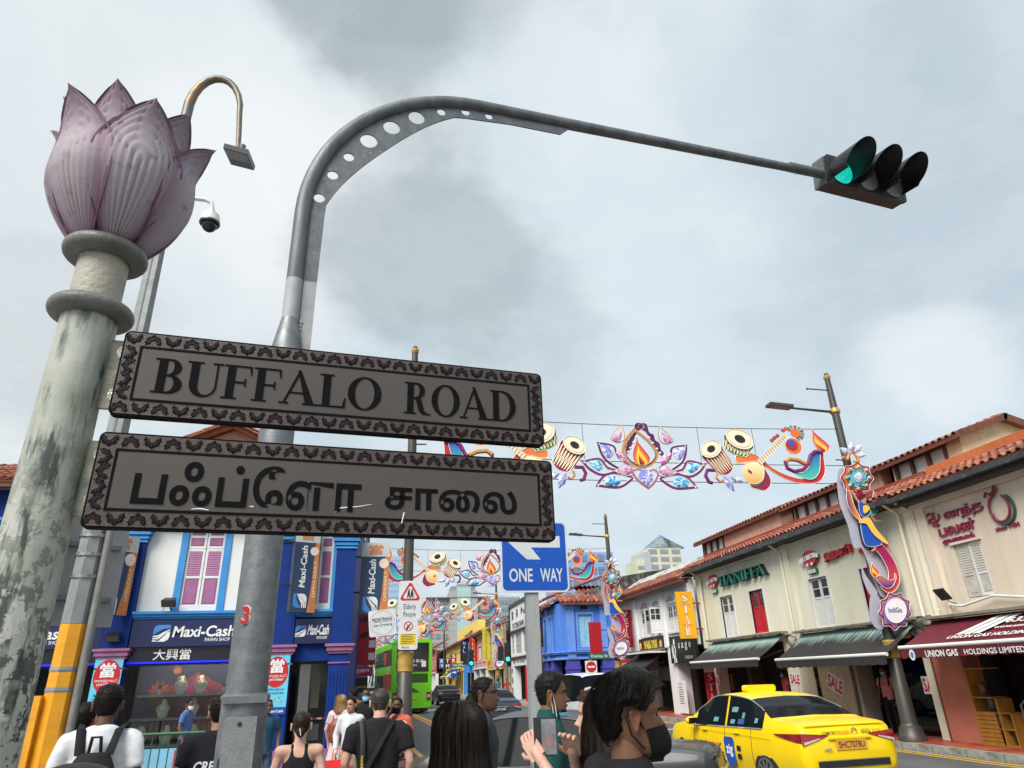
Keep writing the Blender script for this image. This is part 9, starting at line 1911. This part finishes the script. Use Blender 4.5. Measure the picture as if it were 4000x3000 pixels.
# crew members
CRW=cloth('crew',(30,30,38))
for lab,loc,rz,h,lk,ns in (('crew member in black polo with CREW print beside the mast',(-1.28,6.4,PV),R_(2),1.64,R_(10),1),('crew member in black polo with CREW print behind the yellow post',(-2.2,6.2,PV),R_(12),1.64,R_(-25),0)):
    t,M,B,S_=person(lab,loc,rz,h,SK3,CRW,BT,hoff=(.007,.016),wide=1.05,look=lk)
    for dx,hh in ((0,1.2),):back_text(S_,'CREW',1.21,.25,.075)
    mb=MB();mb.box(-.135,-.075,-.141,-.138,1.06,1.11);[mb.cyl((x,-.141,1.13),(x,-.138,1.13),.019,n=12) for x in (-.12,-.085)];mb.cyl((0,-.141,1.09),(0,-.138,1.09),.04,n=20);mb.cyl((.11,-.141,1.09),(.11,-.138,1.09),.04,n=20);mb.build('film_icons',LW,S_,smooth=0);MB().prism([(.097,1.07),(.13,1.09),(.097,1.11)],(0,-.1405,0),(1,0,0),(0,0,1),.002).build('play_mark',BT,S_,smooth=0)
person('woman from behind in black racerback top with clipped hair',(-.68,6.9,0),R_(4),1.62,SK4,BT,BT,('bun',HBR),sleeve='none',female=True,hoff=(.004,.008))
t,M,B,S_=person('man from behind in black T-shirt with camera strap',(0,7.2,0),R_(-4),1.785,SK4,BT,BT,('short',pm('brown_hair',(.05,.035,.026),(.035,.025,.02),scale=60,rough=.6)),hoff=(.002,.006),wide=1.15)
MB().tube([(-.14,.06,1.46),(-.15,-.06,1.44),(-.125,-.13,1.30),(-.12,-.14,1.1),(-.11,-.13,.95)],[(.02,.004)]*5,8).build('camera_strap',pm('strap_black',(.012,.012,.012)),S_);lettering('Nikon',pm('strap_yellow',S(226,190,30)),S_,(-.121,-.152,1.12),(0,0,1),(1,0,0),w=.12,h=.022,t=.002,offset=.02);MB().tube([(.14,.02,1.47),(.10,-.09,1.40),(.0,-.14,1.22),(-.12,-.14,1.02)],[(.026,.005)]*4,8).build('bag_strap',BT,S_)
person('woman from behind with dark bobbed shoulder-length hair',(.285,2.7,PV),R_(-10),1.655,SK3,cloth('navy',(34,34,52)),BT,('long',HBR),female=True,look=R_(2),eyes=False)
person('man with cropped black hair looking right across the road',(.77,5.65,PV),R_(-100),1.735,SK2,cloth('grey_stripe',(70,72,76)),BT,hoff=(.002,.006),look=R_(-8))
# man in green polo with mask under his chin
t,M,B,S_=person('man in dark green polo with blue face mask under his chin',(1.1,4.8,PV),R_(-98),1.735,SK1,cloth('green',(22,74,74)),BT,('short',HB_),hoff=(.004,.026),sleeve='long',wide=1.1)
MSK=pm('mask_blue',S(120,186,214),S(150,206,226),scale=30,rough=.8);mb=MB();mb.grid(lambda u,v:M @ (head_pt(R_(-75+150*u),.004+.03*v,.010+.006*math.sin(math.pi*u),False)-Vector((0,.006*v,.022))),24,6);mb.build('face_mask',MSK,t,smooth=60)
for s in (-1,1):MB().tube([M @ Vector((s*.072,.02,-.01)),M @ Vector((s*.076,.012,.06)),M @ Vector((s*.080,-.005,.145)),M @ Vector((s*.085,-.02,.14)),M @ Vector((s*.070,.0,.01))],.0022,6).build('mask_loop',LW,t)
mb=MB();mb.grid(lambda u,v:M @ head_pt(R_(-60+120*u),.0+.026*v,.003,False),20,6);mb.build('beard',HB_,t,smooth=60);mb=MB();loft(mb,[(1.43,.085,.08,-.01),(1.475,.075,.072,-.008),(1.50,.072,.068,0)]);mb.build('collar',cloth('green',(22,74,74)),S_)
# woman filming with a phone
Lw,Rw=(-.225,.25,1.43),(-.115,.12,1.43)
t,M,B,S_=person('woman with dark hair raising a phone in both hands',(1.03,3.4,PV),R_(60),1.665,SK4,BT,BT,('long',HBR),arms=[((-.30,.05,1.18),Lw),((.14,.14,1.16),Rw)],female=True,eyes=False,curl=.95)
ph=thing('mobile_phone','black mobile phone in an open flip cover held up by the woman','phone');PX,PY=Vector((.96,-.22,.0)).normalized(),Vector((0,.06,1)).normalized();PN=PX.cross(PY)
pc0=Vector((.756,3.33,1.60));fr=MB().obox(pc0,PX*.037,PN*.005,PY*.078).build('case',BLK,ph);sc2=MB().obox(pc0+PN*.0055*(1 if PN.y < 0 else -1),PX*.033,PN*.0006,PY*.071).build('screen',pm('phone_screen',S(120,120,122),S(90,90,94),scale=20,rough=.12,emit=.15),fr);fl=MB().obox(pc0-PX*.052,PX*.016,PN*.003,PY*.078).build('flip_cover',BLK,ph)
nf=PN if PN.y < 0 else -PN;MB().prism([(.018*math.cos(R_(g)),.022*math.sin(R_(g))-.02) for g in range(0,360,20)],pc0+nf*.0062,PX,PY,.0004 if PX.cross(PY).dot(nf) > 0 else -.0004).build('screen_portrait',pm('screen_face',S(150,110,104)),sc2,smooth=0)
# man in black mask
t,M,B,S_=person('man with swept black hair in black face mask in profile',(.80,2.36,PV),R_(-93),1.715,SK1,BT,BT,('back',HB_),hoff=(.016,.034),vox=.014)
mb=MB();BKM_=cloth('mask',(20,20,22))
def mk(u,v):
    ph_=R_(-80+160*u);z=-.012+.106*v+(.0 if abs(u-.5) < .3 else 0);fr_=max(0,math.cos(ph_*1.05));p=head_pt(ph_,max(0,z-.02*(1-fr_)*(v-.4)),.005+.026*fr_**3*math.sin(math.pi*min(1,.25+v*.62)),False);return M @ (p+Vector((0,0,min(0,z)-.0)))
mb.grid(mk,40,24);mb.build('face_mask',BKM_,t,smooth=70);rg=random.Random(9)
for s in (-1,1):MB().tube([M @ Vector((s*.076,.012,.085)),M @ Vector((s*.083,-.02,.14)),M @ Vector((s*.086,-.045,.12)),M @ Vector((s*.078,-.03,.07)),M @ Vector((s*.072,.01,.03))],.003,6).build('mask_loop',BKM_,t)
strands([swept(M,'back',.05,.12,.020,.016,.03) for k in range(1500)],.0012,HB_,t)
mb=MB();mb.ball((-.50,1.40,1.655),(.10,.11,.085),28,16);hn=thing('person','dark haired head of someone close by beside the column','person',(-.50,1.40,.12),group='pedestrians');body=MB();caps(body,(-.50,1.38,1.3),(-.50,1.39,1.5),.06,.055);body.ball((-.50,1.40,1.58),(.08,.1,.12),20,14)
body.build('body',SK3,hn);mb.build('hair',HBR,hn);c=MB();loft(c,[(.12,.14,.1,0),(.8,.16,.11,0),(1.25,.2,.12,0),(1.4,.15,.09,0),(1.46,.07,.07,0)]);c.xform(Matrix.Translation((-.50,1.38,0))).build('clothes',BT,hn,smooth=60)
# people across the side road
FARP='pedestrians across the side road'
t,M,B,S_=person('woman in spotted white blouse and beige trousers carrying a red bag',(-.46,12.5,0),R_(172),1.62,SK3,pm('spotted_blouse',S(206,206,208),S(196,196,200),rough=.8,c3=S(110,112,120),s3=70,t3=.66,w3=.02),BEI,('bun',HB_),sleeve='long',female=True,look=R_(-25),group=FARP,vox=.02)
rb=thing('shopping_bag','red paper shopping bag held by the woman in the spotted blouse','bag');loft(MB(),[(0,.1,.05,0)]*2);b_=MB().add([(-.2,-.06,.0),(.2,-.06,.0),(.2,.06,.0),(-.2,.06,.0),(-.19,-.04,.42),(.19,-.04,.42),(.19,.04,.42),(-.19,.04,.42)],[(0,3,2,1),(0,1,5,4),(1,2,6,5),(2,3,7,6),(3,0,4,7)]).build('bag',pm('red_bag',S(226,40,40),rough=.5),rb,smooth=0);MB().tube([(-.08,-.04,.42),(-.07,-.04,.58),(.07,-.04,.58),(.08,-.04,.42)],.008,6).build('handle',pm('red_bag',S(226,40,40)),rb);move(rb,(-.62,12.3,.32),0)
person('blonde woman from behind in pale dress with brown backpack',(-.72,14.0,0),R_(-20),1.65,SK4,cloth('floral',(214,196,196)),cloth('floral',(214,196,196)),('long',HBL),sleeve='short',female=True,skirt=True,group=FARP,vox=.02,eyes=False)
bp2=thing('backpack','small brown leather backpack worn by the blonde woman','backpack');c=MB();loft(c,[(.9,.1,.05,-.15),(1.0,.13,.07,-.16),(1.2,.12,.07,-.16),(1.3,.07,.04,-.14)]);remesh(c,.02,4).build('bag',pm('brown_leather',S(124,62,48),rough=.5),bp2);[MB().tube([(s*.07,-.12,1.28),(s*.1,-.02,1.45),(s*.11,.09,1.3)],.016,6).build('strap',pm('brown_leather',S(124,62,48)),bp2) for s in (-1,1)];move(bp2,(-.72,14,0),R_(-20),.97)
def far_mask(t,M,m):mb=MB();mb.grid(lambda u,v:M @ head_pt(R_(-70+140*u),.0+.09*v,.012+.01*math.sin(math.pi*u),False),16,8);mb.build('face_mask',m,t,smooth=60)
t,M,B,S_=person('man in black shirt with pale blue mask beyond the spotted blouse',(-.28,14.5,.13),R_(185),1.6,SK2,BT,BT,hoff=(.002,.006),sleeve='long',group=FARP,vox=.02,wide=1.1);far_mask(t,M,MSK)
t,M,B,S_=person('man in coral polo with black mask holding a hand to his face',(.28,12.0,0),R_(160),1.6,SK2,cloth('coral',(206,104,84)),BT,hoff=(.004,.012),group=FARP,vox=.02,arms=[((-.25,-.03,1.12),(-.22,.1,.9)),((.24,.12,1.18),(.09,.16,1.47))]);far_mask(t,M,BKM_)
person('person in orange top beyond the crossing by the bronze lamp',(-.56,16.5,.13),R_(20),1.6,SK2,cloth('orange',(206,130,40)),BT,group=FARP,vox=.022,female=True);person('man in teal shirt and jeans half hidden behind the mast',(-1.93,13.5,0),R_(200),1.62,SK1,cloth('teal',(40,84,110)),DN,group=FARP,vox=.02)
t,M,B,S_=person('man in blue T-shirt with white mask passing the jewellery window',(-3.87,16.2,.13),R_(-100),1.5,SK1,cloth('sky',(84,116,176)),BT,group=FARP,vox=.02,look=R_(-20));far_mask(t,M,LW)
RP='people along the shop row'
t,M,B,S_=person('man in pink shirt with backpack straps and pale mask beside the lamp post',(13.75,18.2,.14),R_(115),1.68,SK1,cloth('pink',(216,146,134)),BT,group=RP,vox=.02,look=R_(20));far_mask(t,M,MSK);[MB().tube([(s*.1,-.08,1.44),(s*.12,.06,1.46),(s*.13,.12,1.2)],.02,6).build('pack_strap',BT,S_) for s in (-1,1)]
t,M,B,S_=person('man in rose pink T-shirt with teal mask under the striped awning',(13.9,23.6,.14),R_(80),1.66,SK2,cloth('rose',(226,104,112)),BT,group=RP,vox=.022);far_mask(t,M,MSK);person('person in dark clothes by the black awning',(13.4,31.2,.14),R_(60),1.6,SK2,cloth('slate',(52,54,66)),BT,group=RP,vox=.024);person('person in grey seated deep in the textile shop',(14.9,24.8,-.2),R_(90),1.6,SK2,cloth('ash',(90,90,90)),BT,group=RP,vox=.024)
person('man in red shirt standing before the white pawn house',(10.1,59,.13),R_(150),1.65,SK2,cloth('scarlet',(214,40,44)),BT,group=RP,vox=.028);person('man in blue shirt beside the man in red at the white pawn house',(9.6,60.5,.13),R_(20),1.65,SK2,cloth('steel',(90,120,150)),BT,group=RP,vox=.028)
bpy.data.scenes.remove(SIDE)
